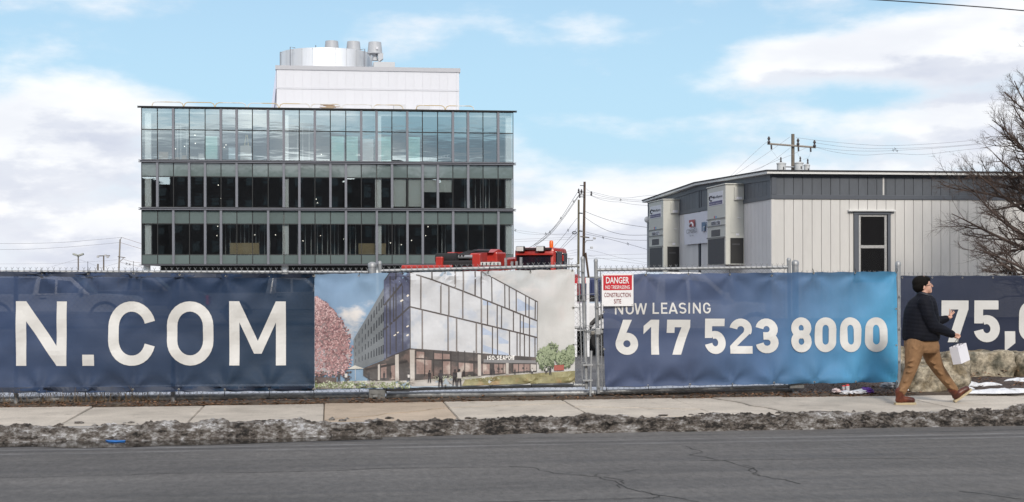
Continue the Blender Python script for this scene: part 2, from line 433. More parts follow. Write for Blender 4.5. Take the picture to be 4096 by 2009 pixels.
def road_material():
    m = bpy.data.materials.new('asphalt'); m.use_nodes = True; T = NT(m.node_tree); b = T.n['Principled BSDF']
    tc = T.new('ShaderNodeTexCoord').outputs['Object']
    speck = T.noise(tc, 55, 3, 0.7); fine = T.noise(tc, 260, 2, 0.6)
    streak = T.noise(T.v('MULTIPLY', tc, (0.09, 2.6, 1)), 1.6, 6, 0.6)
    blot = T.noise(T.v('MULTIPLY', tc, (0.35, 0.9, 1)), 0.8, 5)
    g = T.m('ADD', T.m('MULTIPLY', speck, 0.45), T.m('MULTIPLY', fine, 0.55))
    g = T.ramp(g, 0.33, 0.68, 0.62, 1.42, False)
    g = T.m('MULTIPLY', g, T.ramp(streak, 0.3, 0.7, 0.72, 1.26, False))
    g = T.m('MULTIPLY', g, T.ramp(blot, 0.3, 0.7, 0.76, 1.22, False))
    g = T.m('MULTIPLY', g, T.ramp(T.noise(T.v('MULTIPLY', tc, (1, .45, 1)), 15, 3, .7), 0.3, 0.7, 0.78, 1.22, False))
    # pale stones in the wearing course
    stones = T.new('ShaderNodeTexVoronoi'); T.put(stones.inputs['Vector'], tc); stones.inputs['Scale'].default_value = 42
    st = T.m('MULTIPLY', T.ramp(stones.outputs['Distance'], 0.10, 0.22, 1, 0), T.ramp(T.noise(tc, 30, 2), 0.55, 0.66))
    c = T.mix(1.0, (0.106, 0.101, 0.096), T.combine(g, g, g), 'MULTIPLY')
    c = T.mix(T.m('MULTIPLY', st, 0.55), c, (0.24, 0.23, 0.22))
    # salt lines and polished wheel tracks that run with the traffic
    sep = T.new('ShaderNodeSeparateXYZ'); T.put(sep.inputs[0], tc)
    yy = T.m('ADD', sep.outputs[1], T.m('MULTIPLY', T.noise(T.v('MULTIPLY', tc, (0.25, 0, 0)), 1.0, 3), 0.25))
    for (yc, wd, amt, colr) in ((15.62, 0.035, 0.5, (0.30, 0.30, 0.31)), (15.28, 0.05, 0.42, (0.28, 0.28, 0.29)), (15.95, 0.10, 0.65, (0.028, 0.028, 0.03)),
                                (15.45, 0.07, 0.45, (0.035, 0.036, 0.04)), (14.55, 0.03, 0.22, (0.2, 0.2, 0.2)), (13.9, 0.10, 0.25, (0.04, 0.04, 0.045))):
        d = T.m('ABSOLUTE', T.m('SUBTRACT', yy, yc))
        k = T.m('MULTIPLY', T.ramp(d, wd * 0.4, wd * 1.6, 1, 0), T.ramp(T.noise(T.v('MULTIPLY', tc, (0.6, 3, 1)), 2.0, 5), 0.34, 0.62))
        c = T.mix(T.m('MULTIPLY', k, amt), c, colr)
    T.put(b.inputs['Base Color'], c)
    T.put(b.inputs['Roughness'], T.ramp(streak, 0.3, 0.7, 0.62, 0.80, False))
    bp = T.new('ShaderNodeBump'); bp.inputs['Strength'].default_value = 0.5; bp.inputs['Distance'].default_value = 0.012
    T.put(bp.inputs['Height'], T.m('ADD', speck, T.m('MULTIPLY', fine, 0.6))); T.l.new(bp.outputs[0], b.inputs['Normal'])
    return m
def concrete_material():
    m = bpy.data.materials.new('sidewalk_concrete'); m.use_nodes = True; T = NT(m.node_tree); b = T.n['Principled BSDF']
    geom = T.new('ShaderNodeNewGeometry').outputs['Position']
    oi = T.new('ShaderNodeObjectInfo')
    n1 = T.noise(geom, 1.6, 6, 0.6); n2 = T.noise(geom, 38, 4, 0.7); n3 = T.noise(geom, 150, 2, 0.6)
    g = T.ramp(n1, 0.3, 0.7, 0.80, 1.16, False)
    g = T.m('MULTIPLY', g, T.ramp(n2, 0.3, 0.72, 0.86, 1.12, False))
    g = T.m('MULTIPLY', g, T.ramp(n3, 0.3, 0.7, 0.85, 1.15, False))
    g = T.m('MULTIPLY', g, T.ramp(oi.outputs['Random'], 0, 1, 0.90, 1.08, False))
    c = T.mix(1.0, oi.outputs['Color'], T.combine(g, g, g), 'MULTIPLY')
    c = T.mix(T.m('MULTIPLY', T.ramp(T.noise(geom, 4.5, 7, 0.65), 0.56, 0.72), 0.45), c, (0.13, 0.115, 0.095))
    T.put(b.inputs['Base Color'], c); b.inputs['Roughness'].default_value = 0.88
    bp = T.new('ShaderNodeBump'); bp.inputs['Strength'].default_value = 0.35; bp.inputs['Distance'].default_value = 0.01
    T.put(bp.inputs['Height'], T.noise(geom, 70, 4, 0.65)); T.l.new(bp.outputs[0], b.inputs['Normal'])
    return m
soil = mat('soil', (0.075, 0.055, 0.040), 0.95, var=0.5, vs=9, bump=0.9, bs=70, col2=(0.11, 0.085, 0.06), c2s=5)
gravel = mat('yard_gravel', (0.10, 0.10, 0.105), 0.9, var=0.4, vs=1.2, bump=0.6, bs=40, col2=(0.16, 0.155, 0.15), c2=(0.45, 0.60), c2s=0.16)
sheet('ground', -3000, 3000, -1500, 4500, -0.30, mat('far_ground', (0.13, 0.12, 0.10), 0.95, var=0.3, vs=0.05))
road = sheet('road', -90, 120, 0.9, 16.75, -0.12, road_material())
sheet('near_sidewalk', -90, 120, -3.2, 0.75, 0.0, mat('near_concrete', (0.33, 0.31, 0.28), 0.9, var=0.15, vs=2, bump=0.2))
kb = MB(); kb.bbox((-90, 0.75, -0.29), (120, 0.9, 0.01), 0.02)
tag(obj('near_kerb', kb, mat('granite', (0.30, 0.29, 0.28), 0.8, var=0.25, vs=20, bump=0.2)), kind='structure')
yard = sheet('yard', -220, 320, 19.02, 420, -0.035, gravel)
sheet('sidewalk_bed', -90, 120, 16.75, 19.02, -0.05, soil)
kb = MB()
x = -30.0
while x < 40:
    kb.bbox((x, 16.60, -0.29), (x + 1.79, 16.75, 0.0), 0.015); x += 1.8
tag(obj('kerb', kb, MATS['granite']), kind='structure')

# sidewalk slabs, one object each
sidewalk = bpy.data.objects.new('sidewalk', None); COL.objects.link(sidewalk); sidewalk['kind'] = 'structure'
conc = concrete_material()
jx = [atz(px, py, 0).x for px, py in ((374, 1626), (819, 1619), (1297, 1611), (1774, 1609), (2251, 1604), (2690, 1597), (3134, 1592), (3600, 1587))]
while jx[0] > -17: jx.insert(0, jx[0] - 1.56)
while jx[-1] < 21: jx.append(jx[-1] + 1.56)
rs = random.Random(3)
Y0S, Y1S = 16.77, 19.20
tan_i = min(range(len(jx)), key=lambda i: abs(jx[i] - atz(1297, 1611, 0).x))
def slab_piece(poly, col, dz=0.0, tilt=(0, 0)):
    mb = MB(); cx_ = sum(p[0] for p in poly) / len(poly); cy_ = sum(p[1] for p in poly) / len(poly)
    bm = bmesh.new()
    top = [bm.verts.new((p[0], p[1], dz + (p[0] - cx_) * tilt[0] + (p[1] - cy_) * tilt[1])) for p in poly]
    f = bm.faces.new(top)
    r = bmesh.ops.extrude_face_region(bm, geom=[f])
    for v in r['geom']:
        if isinstance(v, bmesh.types.BMVert): v.co.z -= 0.10
    if f.is_valid: pass
    bmesh.ops.recalc_face_normals(bm, faces=bm.faces[:])
    es = [e for e in bm.edges if all(abs(v.co.z) < 0.04 for v in e.verts)]
    bmesh.ops.bevel(bm, geom=es, offset=0.008, segments=2, affect='EDGES')
    mb.bm(bm)
    o = obj('slab', mb, conc, sidewalk); o.color = (*col, 1)
    return o
def jag(a, b, n=7, amp=0.03, seed=0):
    rr = random.Random(seed); a, b = Vector(a), Vector(b); d = b - a; nrm = Vector((-d.y, d.x)).normalized()
    return [tuple(a + d * (i / n) + nrm * (rr.uniform(-amp, amp) if 0 < i < n else 0)) for i in range(n + 1)]
for i in range(len(jx) - 1):
    a, b = jx[i] + 0.006, jx[i + 1] - 0.006
    if i == tan_i: col = (0.45, 0.365, 0.28)
    else: kk = rs.uniform(.95, 1.05); col = tuple(v * kk for v in (0.50, 0.45, 0.385))
    dz = rs.uniform(-0.006, 0.004); tl = (rs.uniform(-.003, .003), rs.uniform(-.004, .004))
    if i in (tan_i, tan_i + 1, tan_i + 2, tan_i + 3):    # these slabs are broken in two
        sd = 11 + i
        y_a, y_b = {0: (16.9, 18.35), 1: (18.3, 18.75), 2: (18.2, 17.6), 3: (19.1, 17.0)}[i - tan_i]
        if i - tan_i == 3:
            line = jag((a + 0.55, Y1S), (a + 1.0, Y0S), 8, 0.05, sd)
            g = 0.012
            slab_piece([(a, Y0S)] + [(p[0] - g, p[1]) for p in reversed(line)] + [(a, Y1S)], col, dz, tl)
            slab_piece([(p[0] + g, p[1]) for p in line] + [(b, Y0S), (b, Y1S)], col, dz + 0.006, tl)
        else:
            line = jag((a, y_a), (b, y_b), 8, 0.05, sd); g = 0.010
            slab_piece([(a, Y0S), (b, Y0S)] + [(p[0], p[1] - g) for p in reversed(line)], col, dz, tl)
            slab_piece([(p[0], p[1] + g) for p in line] + [(b, Y1S), (a, Y1S)], col, dz + 0.005, tl)
    else:
        slab_piece([(a, Y0S), (b, Y0S), (b, Y1S), (a, Y1S)], col, dz, tl)

# cracks in the road: thin sunk-looking tar-dark strips
crack_m = mat('crack_fill', (0.040, 0.039, 0.038), 0.9, var=0.3)
def crack(pts, w=0.014, seed=0, amp=0.03):
    rr = random.Random(seed); P = [atz(x, y, -0.1175) for x, y in pts]; out = []
    for p, q in zip(P[:-1], P[1:]):
        n = max(2, int((q - p).length / 0.10))
        for k in range(n): out.append(p.lerp(q, k / n) + Vector((rr.uniform(-amp, amp), rr.uniform(-amp, amp) * 0.8, 0)))
    out.append(P[-1]); mb = MB(); vs = []
    for i, p in enumerate(out):
        t = out[min(i + 1, len(out) - 1)] - out[max(i - 1, 0)]; nrm = Vector((-t.y, t.x, 0)).normalized()
        ww = w * rr.uniform(0.3, 0.85); vs += [p + nrm * ww, p - nrm * ww]
    mb.add(vs, [(2 * i, 2 * i + 1, 2 * i + 3, 2 * i + 2) for i in range(len(out) - 1)])
    obj('crack', mb, crack_m, road)
def rz7(x, y): return (2048 + x / 1.2578, 1550 + y / 1.2578)     # places read off an enlargement
crack([rz7(*p) for p in ((0, 398), (100, 402), (200, 430), (300, 438), (415, 447), (450, 455), (520, 470), (560, 490), (600, 515), (680, 532), (760, 545), (850, 560), (940, 575))], 0.012, 1)
crack([rz7(*p) for p in ((420, 446), (425, 435), (500, 430), (580, 422), (640, 410))], 0.008, 2, 0.02)
crack([rz7(*p) for p in ((470, 450), (555, 465), (570, 480), (515, 490), (545, 505))], 0.010, 3)
crack([rz7(*p) for p in ((880, 295), (915, 310), (950, 325), (900, 338), (960, 350), (1060, 368), (1120, 385), (1180, 400), (1230, 420), (1200, 436), (1320, 456), (1400, 468), (1450, 485))], 0.012, 4)
crack([rz7(*p) for p in ((1160, 390), (1215, 405), (1190, 425), (1250, 445))], 0.010, 5)
crack([rz7(*p) for p in ((640, 520), (720, 535), (750, 548), (700, 560), (660, 557))], 0.008, 6)
crack([rz7(*p) for p in ((2250, 520), (2380, 535), (2500, 550), (2576, 562))], 0.012, 7)
crack([(0, 1910), (300, 1905), (520, 1899), (700, 1893), (1000, 1890), (1300, 1884), (1550, 1873), (2048, 1867)], 0.009, 8, 0.02)
crack([(1900, 2009), (2150, 2002), (2500, 1995), (2640, 1988)], 0.012, 9)
crack([(2800, 1842), (3100, 1838), (3400, 1835), (3750, 1832)], 0.012, 10, 0.015)

# melt water in the gutter
pm = mat('melt_water', (0.018, 0.017, 0.016), 0.06, var=0.2, vs=4, spec=0.5, bump=0.03, bs=14)
pb = MB(); pts = []
n = 80; xa, xb = -12.0, 0.6
for i in range(n + 1):
    x = xa + (xb - xa) * i / n; k = min(1, (n - i) / 14)
    pts.append((x, 15.93 - k * (0.20 + 0.16 * (fbm((x * 0.7, 3.1, 0)) + 0.35)) , -0.116))
pb.add(pts + [(p[0], 16.6, -0.116) for p in pts], [(i, i + 1, n + 2 + i, n + 1 + i) for i in range(n)])
tag(obj('puddle', pb, pm), kind='structure')

# ploughed snow bank, grey with grit
def snowbank_material():
    m = bpy.data.materials.new('gritty_snow'); m.use_nodes = True; T = NT(m.node_tree); b = T.n['Principled BSDF']
    tc = T.new('ShaderNodeTexCoord').outputs['Object']
    sep = T.new('ShaderNodeSeparateXYZ'); T.put(sep.inputs[0], tc)
    st = T.v('MULTIPLY', tc, (1, 1, 2.2))
    n1 = T.noise(st, 4.5, 6, 0.7); n2 = T.noise(st, 15, 5, 0.75); n3 = T.noise(st, 1.3, 3)
    left = T.ramp(sep.outputs[0], -6.5, 1.5, 0.055, -0.02, False)
    k = T.m('ADD', T.m('ADD', T.m('MULTIPLY', n1, 0.55), T.m('MULTIPLY', n2, 0.45)), T.m('ADD', T.m('MULTIPLY', T.m('SUBTRACT', n3, 0.5), 0.25), left))
    c = T.mix(T.ramp(k, 0.42, 0.48), (0.020, 0.016, 0.013), (0.145, 0.122, 0.103))
    c = T.mix(T.ramp(k, 0.49, 0.55), c, (0.36, 0.34, 0.32))
    c = T.mix(T.ramp(k, 0.56, 0.62), c, (0.78, 0.77, 0.78))
    T.put(b.inputs['Base Color'], c); b.inputs['Roughness'].default_value = 0.8
    bp = T.new('ShaderNodeBump'); bp.inputs['Strength'].default_value = 1.0; bp.inputs['Distance'].default_value = 0.03
    T.put(bp.inputs['Height'], T.m('ADD', n2, T.noise(st, 90, 4, 0.7))); T.l.new(bp.outputs[0], b.inputs['Normal'])
    return m
def bank_h(x, t):
    big = 0.5 + 0.5 * fbm((x * 0.55, 0.3, 5.0), 3)
    crest = 0.08 + 0.17 * big + 0.09 * fbm((x * 2.1, 1.7, 2.0), 4)
    gapk = max(math.exp(-((x - 0.15) / 0.22) ** 2), .8 * math.exp(-((x - 3.9) / 0.12) ** 2), .8 * math.exp(-((x - 5.3) / 0.10) ** 2), .6 * math.exp(-((x + 5.9) / 0.2) ** 2))
    crest *= 1 - 0.8 * gapk
    prof = min(1, (t / 0.16)) ** 0.6 if t < 0.16 else max(0, 1 - ((t - 0.16) / 0.84) ** 1.3 * 0.9)
    n = noise.turbulence(Vector((x * 4.5, t * 4.0, 1.0)), 5, False) - 0.55
    n2 = noise.turbulence(Vector((x * 17, t * 15, 4.0)), 3, True) - 0.4
    edge = min(1, t / 0.05) * min(1, (1 - t) / 0.15)
    n3 = noise.turbulence(Vector((x * 42, t * 40, 7.0)), 2, True) - 0.4
    return crest * prof + (0.075 * n + 0.045 * n2 + .022 * n3) * edge
bb = MB(); nx, ny = 1850, 44; xa, xb = -13.5, 18.5
for j in range(ny + 1):
    t = j / ny
    for i in range(nx + 1):
        x = xa + (xb - xa) * i / nx
        wob = 0.05 * fbm((x * 0.8, 9.0, 0), 4) + 0.03 * fbm((x * 5, 2.0, 3.0), 3) + 0.012 * max(0, x)
        y = 16.16 + wob * (1 - t) + t * (0.62 + 0.36 * fbm((x * 0.6, 4.0, 1.0), 3))
        k = min(1, max(0, (t - .26) / .22)); base = -0.14 + 0.138 * k * k * (3 - 2 * k)
        z = base + bank_h(x, t) * (1 - .45 * k) - (0.02 if t > .999 else 0)
        if j == 0: z = -0.14
        bb.v.append((x, y, z))
for j in range(ny):
    for i in range(nx):
        a = j * (nx + 1) + i; bb.f.append((a, a + 1, a + nx + 2, a + nx + 1))
bank = obj('snow_bank', bb, snowbank_material(), smooth='all')
tag(bank, 'dirty grit covered snow bank ploughed along the kerb', 'snow', kind='stuff')
# broken crusts and clods along the crest
cb = MB(); rr = random.Random(5)
for k in range(520):
    x = rr.uniform(-9, 14); y = 16.32 + rr.random() ** 1.6 * 0.75
    t = (y - 16.1) / 1.0; z = -0.14 + bank_h(x, min(.99, max(0.02, t)))
    if t > 0.5: z = max(z, 0.0)
    r = rr.uniform(0.012, 0.045) * (1.4 if rr.random() < .12 else 1)
    bm = bmesh.new(); bmesh.ops.create_icosphere(bm, subdivisions=1, radius=r)
    for v in bm.verts: v.co = Vector((x + v.co.x * rr.uniform(.8, 1.9), y + v.co.y * rr.uniform(.7, 1.3), z + v.co.z * rr.uniform(.4, 1.1)))
    cb.bm(bm)
tag(obj('snow_clods', cb, bank.data.materials[0]), 'loose dirty ice clods scattered over the snow bank', 'snow', kind='stuff')

# leaf litter, twigs and dead grass along the fence foot
lb = MB(); rr = random.Random(8)
def litter(mb, x, y, z, r, rr):
    a = rr.uniform(0, 2 * PI); c, s = math.cos(a), math.sin(a); up = rr.uniform(-.5, .5)
    vs = []
    for (u, v, w) in ((-1, 0, 0), (0, -.5, .25), (1, 0, up), (0, .5, .2)):
        vs.append((x + (u * c - v * s) * r, y + (u * s + v * c) * r, z + w * r))
    mb.add(vs, [(0, 1, 2, 3)])
for k in range(6400):
    x = rr.uniform(-13, 8.2); y = 19.16 + abs(rr.gauss(0, 0.22)); 
    if y > 20.0 or (0.6 < x < 5 and rr.random() < .45): continue
    litter(lb, x, y, 0.0 + 0.045 * min(1, (y - 19.15) / .2) * rr.random() + 0.004, rr.uniform(0.012, 0.04), rr)
for k in range(2600):
    x = rr.uniform(6.5, 16); y = rr.uniform(19.2, 22.3)
    litter(lb, x, y, 0.02 + 0.10 * max(0, (y - 19.4) / 2.8) + 0.02 * rr.random(), rr.uniform(0.012, 0.04), rr)
leafm = mat('dead_leaves', (0.24, 0.13, 0.07), 0.9, var=0.6, vs=30, col2=(0.07, 0.045, 0.03), c2=(0.48, 0.62), c2s=22)
tag(obj('leaf_litter', lb, leafm), 'brown dead leaves and scraps along the fence foot', 'leaves', kind='stuff')
sb = MB()
n = 160
for i in range(n + 1):
    x = -15 + 33 * i / n
    for (y, z) in ((19.17, -0.008), (19.24, 0.012 + 0.02 * (fbm((x * 3, 0, 0)) + .4)), (19.42, 0.03 + 0.025 * fbm((x * 2, 3, 0))), (19.75, 0.01), (20.1, -0.038)):
        sb.v.append((x, y + 0.05 * fbm((x * 2.2, y, 0)), z))
for i in range(n):
    for j in range(4):
        a = i * 5 + j; sb.f.append((a, a + 1, a + 6, a + 5))
tag(obj('soil_strip', sb, soil, smooth='all'), kind='structure')
wb = MB(); rr = random.Random(12)
for k in range(900):
    x = rr.choice((rr.uniform(-9, -1.6), rr.gauss(-4.2, 0.8), rr.gauss(-3.0, .5))) ; y = rr.uniform(19.45, 20.1); h = rr.uniform(0.05, 0.26)
    p = Vector((x, y, 0.0)); a = rr.uniform(0, 2 * PI); l = rr.uniform(0.02, 0.16)
    q = p + Vector((math.cos(a) * l * .5, math.sin(a) * l * .3, h * .6)); e = p + Vector((math.cos(a) * l, math.sin(a) * l * .5, h))
    wb.tube([p, q, e], [0.0025, 0.002, 0.001], 3, False)
tag(obj('dry_weeds', wb, mat('dry_stalk', (0.16, 0.11, 0.06), 0.9, var=0.5, vs=9)), 'dry weed stalks tangled in the bottom of the fence', 'weeds', kind='stuff')

# old snow lying inside the yard and on the right-hand verge
snow = mat('old_snow', (0.68, 0.70, 0.74), 0.7, var=0.2, vs=9, bump=0.8, bs=30, col2=(0.42, 0.40, 0.38), c2=(.55, .72), c2s=7)
def snow_patch(cx_, cy_, rx, ry, h, seed, label, z=-0.03, n=40):
    mb = MB(); rings = 7; rr = random.Random(seed)
    for j in range(rings + 1):
        q = j / rings
        for i in range(n):
            a = 2 * PI * i / n; w = 1 + 0.55 * fbm((math.cos(a) * 1.3 + seed, math.sin(a) * 1.3, 0.5), 4)
            mb.v.append((cx_ + math.cos(a) * rx * q * w, cy_ + math.sin(a) * ry * q * w, z + h * (1 - q ** 2.2) * (1 + .3 * fbm((math.cos(a) * q * 4, math.sin(a) * q * 4, seed))) - (0.01 if j == rings else 0)))
    for j in range(rings):
        for i in range(n):
            i2 = (i + 1) % n
            mb.f.append((j * n + i, j * n + i2, (j + 1) * n + i2, (j + 1) * n + i))
    return tag(obj('snow_patch', mb, snow, smooth='all'), label, 'snow', kind='stuff')
snow_patch(-6.0, 21.7, 6.0, 1.5, 0.06, 1, 'flat old snow in the yard behind the navy web address banner')
snow_patch(-0.8, 21.2, 1.9, 0.9, 0.05, 2, 'flat old snow in the yard behind the printed building banner')
snow_patch(3.6, 21.0, 2.0, 0.75, 0.05, 3, 'flat old snow in the yard behind the gates')
snow_patch(6.3, 21.5, 1.6, 0.8, 0.05, 4, 'flat old snow in the yard behind the phone number banner')
# ------------------------------------------------------------------ chain-link fence, gates
YF = 19.62
galv = mat('galvanised_steel', (0.33, 0.34, 0.35), 0.5, metal=0.45, var=0.16, vs=12, bump=0.05, bs=90, col2=(0.42, 0.43, 0.44), c2s=7)
wirem = mat('wire', (0.27, 0.28, 0.29), 0.5, metal=0.5, var=0.25, vs=20)
black = mat('black_plastic', (0.012, 0.012, 0.013), 0.6)
def chain_link(name, tl, tr, bl, br, parent, p=0.0385, r=0.0023, tips=True):
    """diamond mesh between four world corners; wire ends twisted into forks along the top"""
    tl, tr, bl, br = map(Vector, (tl, tr, bl, br))
    L = (tr - tl).length; n = max(2, int(L / p)); mb = MB()
    H = ((tl - bl).length + (tr - br).length) / 2; m = max(2, int(H / p)); m -= m % 2
    ex = (tr - tl).normalized()
    def pt(u, k, s):
        a = bl.lerp(br, u / n); b = tl.lerp(tr, u / n)
        q = a.lerp(b, k / m)
        return q + ex * (p / 2 * s) + Vector((0, 0.002 * s, 0))
    rw = random.Random(n)
    for i in range(n):
        par = 1 if i % 2 == 0 else -1
        pts = [pt(i + .5, k, (1 if k % 2 == 0 else -1) * par) + Vector((rw.uniform(-.002, .002), 0, rw.uniform(-.002, .002))) for k in range(m + 1)]
        mb.tube(pts, r, 3, False)
        if tips and i % 2 == 0:
            q = pts[-1]; up = (tl - bl).normalized()
            j = rw.uniform(-.004, .004)
            s = q + up * 0.018; mb.tube([q, s], r * 1.7, 3, False)
            mb.tube([s, s + up * 0.028 + ex * (0.017 + j)], r * 1.25, 3, False); mb.tube([s, s + up * 0.028 - ex * (0.017 - j)], r * 1.25, 3, False)
        elif tips and i % 2 == 1:
            q = pts[-1]
    o = obj(name, mb, wirem, parent); o['kind'] = 'stuff'
    return o
def pipe(name, a, b, r, parent, material=None, n=10):
    mb = MB(); mb.tube([a, b], r, n); return obj(name, mb, material or galv, parent, smooth=True)
def post(name, base, top, r, parent):
    mb = MB(); base, top = Vector(base), Vector(top); mb.tube([base, top], r, 14)
    o = obj(name, mb, galv, parent, smooth=True)
    cp = MB(); up = (top - base).normalized()
    cp.tube([top - up * .03, top + up * .012, top + up * .03, top + up * .042], [r * 1.12, r * 1.12, r * .85, r * .3], 14)
    obj('post_cap', cp, galv, o, smooth=True)
    return o
def band(parent, c, r, w=0.022):
    mb = MB(); mb.tube([Vector(c) - Vector((0, 0, w / 2)), Vector(c) + Vector((0, 0, w / 2))], r, 12)
    mb.box((c[0] - 0.008, c[1] - r - 0.03, c[2] - w / 2), (c[0] + .008, c[1] - r + .005, c[2] + w / 2))
    obj('brace_band', mb, galv, parent)
def ground_end(x, y, Y, z=-0.03): q = at(x, y, Y); return Vector((q.x, q.y, z))

# long fence section on the left
A0, A1 = at(-1250, 1083, YF), at(1487, 1089, YF)
fenceL = thing('chain_link_fence', (A1.x, YF, 0), 'long galvanised chain-link fence carrying the navy web address banner', 'fence')
z0, z1 = 1.792, 1.762
chain_link('wire_mesh', (A0.x, YF, z0 + .01), (A1.x - .06, YF, z1 + .01), (A0.x, YF, 0.035), (A1.x - .06, YF, 0.05), fenceL)
pipe('top_rail', (A0.x, YF + .03, z0 - 0.005), (A1.x - .05, YF + .03, z1 - .005), 0.021, fenceL)
for px in (-570, 60, 690):
    q = at(px, 1200, YF); post('post', (q.x, YF + .06, -.2), (q.x, YF + .06, 1.74), 0.030, fenceL)
hp = at(1489, 1058, YF + .05); hingeL = post('gate_post', (hp.x, YF + .05, -.2), (hp.x, YF + .05, at(1489, 1060, YF + .05).z), 0.055, fenceL)
ex = (at(1541, 1598, YF).x, at(1474, 1598, YF).x)
blk = MB(); a, b = at(1476, 1597, YF - .08), at(1541, 1558, YF - .08)
blk.bbox((a.x, YF - .10, 0.0), (b.x, YF + .06, b.z), 0.012)
blk.tube([(a.x + .05, YF - .13, (b.z) * .4), (b.x - .11, YF - .13, b.z * .4)], 0.022, 10)
blk.box((a.x + .02, YF - .115, b.z * .62), (a.x + .07, YF - .10, b.z * .95)); blk.box((b.x - .10, YF - .115, b.z * .62), (b.x - .06, YF - .10, b.z * .95))
for zz in (.3, .55): blk.tube([(b.x - .05, YF - .112, b.z * zz), (b.x - .05, YF - .095, b.z * zz)], 0.009, 8)
obj('hinge_block', blk, mat('weathered_steel', (0.17, 0.17, 0.165), 0.65, metal=0.3, var=0.35, vs=14, col2=(0.20, 0.11, 0.06), c2=(.62, .72), c2s=9), fenceL, smooth=True)

# big barrier pipe lying along the ground behind the fence
bp_ = thing('barrier_pipe', (A0.x, YF + .12, 0), 'grey steel pipe lying on the ground along the left fence', 'pipe')
a, b = at(-1250, 1588, YF + .12), at(1474, 1577, YF + .12)
pipe('pipe_length', (a.x, YF + .12, .055), (b.x, YF + .12, .065), 0.045, bp_, n=14)
bp2 = thing('barrier_pipe', (b.x + .3, YF + .12, 0), 'grey steel pipe lying on the ground under the two gates', 'pipe')
a, b = at(1545, 1577, YF + .12), at(3172, 1568, YF + .12)
pipe('pipe_length', (a.x, YF + .12, .055), ((a.x + b.x) / 2, YF + .12, .052), 0.045, bp2, n=14)
pipe('pipe_length', ((a.x + b.x) / 2 + .01, YF + .12, .052), (b.x, YF + .12, .06), 0.045, bp2, n=14)

# left gate leaf, hanging a little out of square
def gate(label, TL, TR, BL, BR, stile_l, stile_r, tip_rng):
    P = lambda s: at(s[0], s[1], YF)
    g = thing('gate_leaf', P(BL), label, 'gate', 'chain-link gate leaves')
    pipe('stile', P(stile_l[0]), P(stile_l[1]), 0.027, g); pipe('stile', P(stile_r[0]), P(stile_r[1]), 0.027, g)
    for s in (stile_l[0], stile_r[0]):
        c = P(s); cp = MB(); cp.tube([c + Vector((0, 0, -.02)), c + Vector((0, 0, .008)), c + Vector((0, 0, .024)), c + Vector((0, 0, .032))], [.030, .030, .022, .006], 12)
        obj('stile_cap', cp, galv, g, smooth=True)
    pipe('top_rail', P(TL), P(TR), 0.024, g); pipe('bottom_rail', P(BL), P(BR), 0.024, g)
    mid = [P(TL).lerp(P(BL), .52), P(TR).lerp(P(BR), .52)]
    pipe('brace', mid[0] + Vector((0, .03, 0)), mid[1] + Vector((0, .03, 0)), 0.018, g)
    up = Vector((0, -.028, .012)); dn = Vector((0, -.028, -.04))
    chain_link('wire_mesh', P(TL) + up, P(TR) + up, P(BL) + dn, P(BR) + dn, g)
    return g, P
gl, P = gate('left chain-link gate leaf behind the printed building banner', (1523, 1084), (2318, 1063), (1546, 1558), (2340, 1540),
             ((1519, 1053), (1540, 1575)), ((2330, 1034), (2346, 1556)), None)
for k in (.1, .32, .55, .8):
    c = P((2330, 1034)).lerp(P((2346, 1556)), k); band(gl, c, 0.031)
    d = at(2312 + 16 * k, 1034 + 522 * k, YF - .03); mb = MB(); mb.tube([c + Vector((0, -.03, 0)), d], 0.006, 5); obj('clip', mb, galv, gl)
mb = MB(); mb.tube([at(2314, 1075, YF - .032), at(2330, 1550, YF - .032)], 0.008, 6); obj('tension_bar', mb, galv, gl)
# drop rod that bolts the leaf to the ground
dr = MB(); dr.tube([at(2365, 1404, YF - .07), at(2361, 1597, YF - .07)], 0.017, 10); obj('drop_rod', dr, galv, gl, smooth=True)
for yy in (1460, 1522):
    mb = MB(); a, b = at(2330, yy, YF - .06), at(2369, yy, YF - .06); mb.box((a.x, a.y - .03, a.z - .012), (b.x, a.y + .03, a.z + .012)); obj('rod_guide', mb, galv, gl)
gr_, P = gate('right chain-link gate leaf behind the phone number banner', (2388, 1080), (3150, 1069), (2396, 1567), (3160, 1545),
              ((2383, 1043), (2394, 1574)), ((3155, 1040), (3162, 1556)), None)
for k in (.13, .35, .56, .78, .95):
    c = P((2383, 1043)).lerp(P((2394, 1574)), k); band(gr_, c, 0.031)
    d = at(2402 + 8 * k, 1043 + 531 * k, YF - .03); mb = MB(); mb.tube([c + Vector((0, -.03, 0)), d], 0.006, 5); obj('clip', mb, galv, gr_)
mb = MB(); mb.tube([at(2402, 1082, YF - .032), at(2409, 1562, YF - .032)], 0.008, 6); obj('tension_bar', mb, galv, gr_)
lb_ = MB(); a, b = at(2346, 1338, YF - .05), at(2418, 1318, YF - .05)
lb_.bbox((a.x + .12, YF - .09, a.z - .005), (b.x - .06, YF - .03, b.z + .02), 0.01); lb_.box((a.x, YF - .075, a.z + .015), (b.x, YF - .045, b.z - .01))
obj('latch', lb_, galv, gr_)
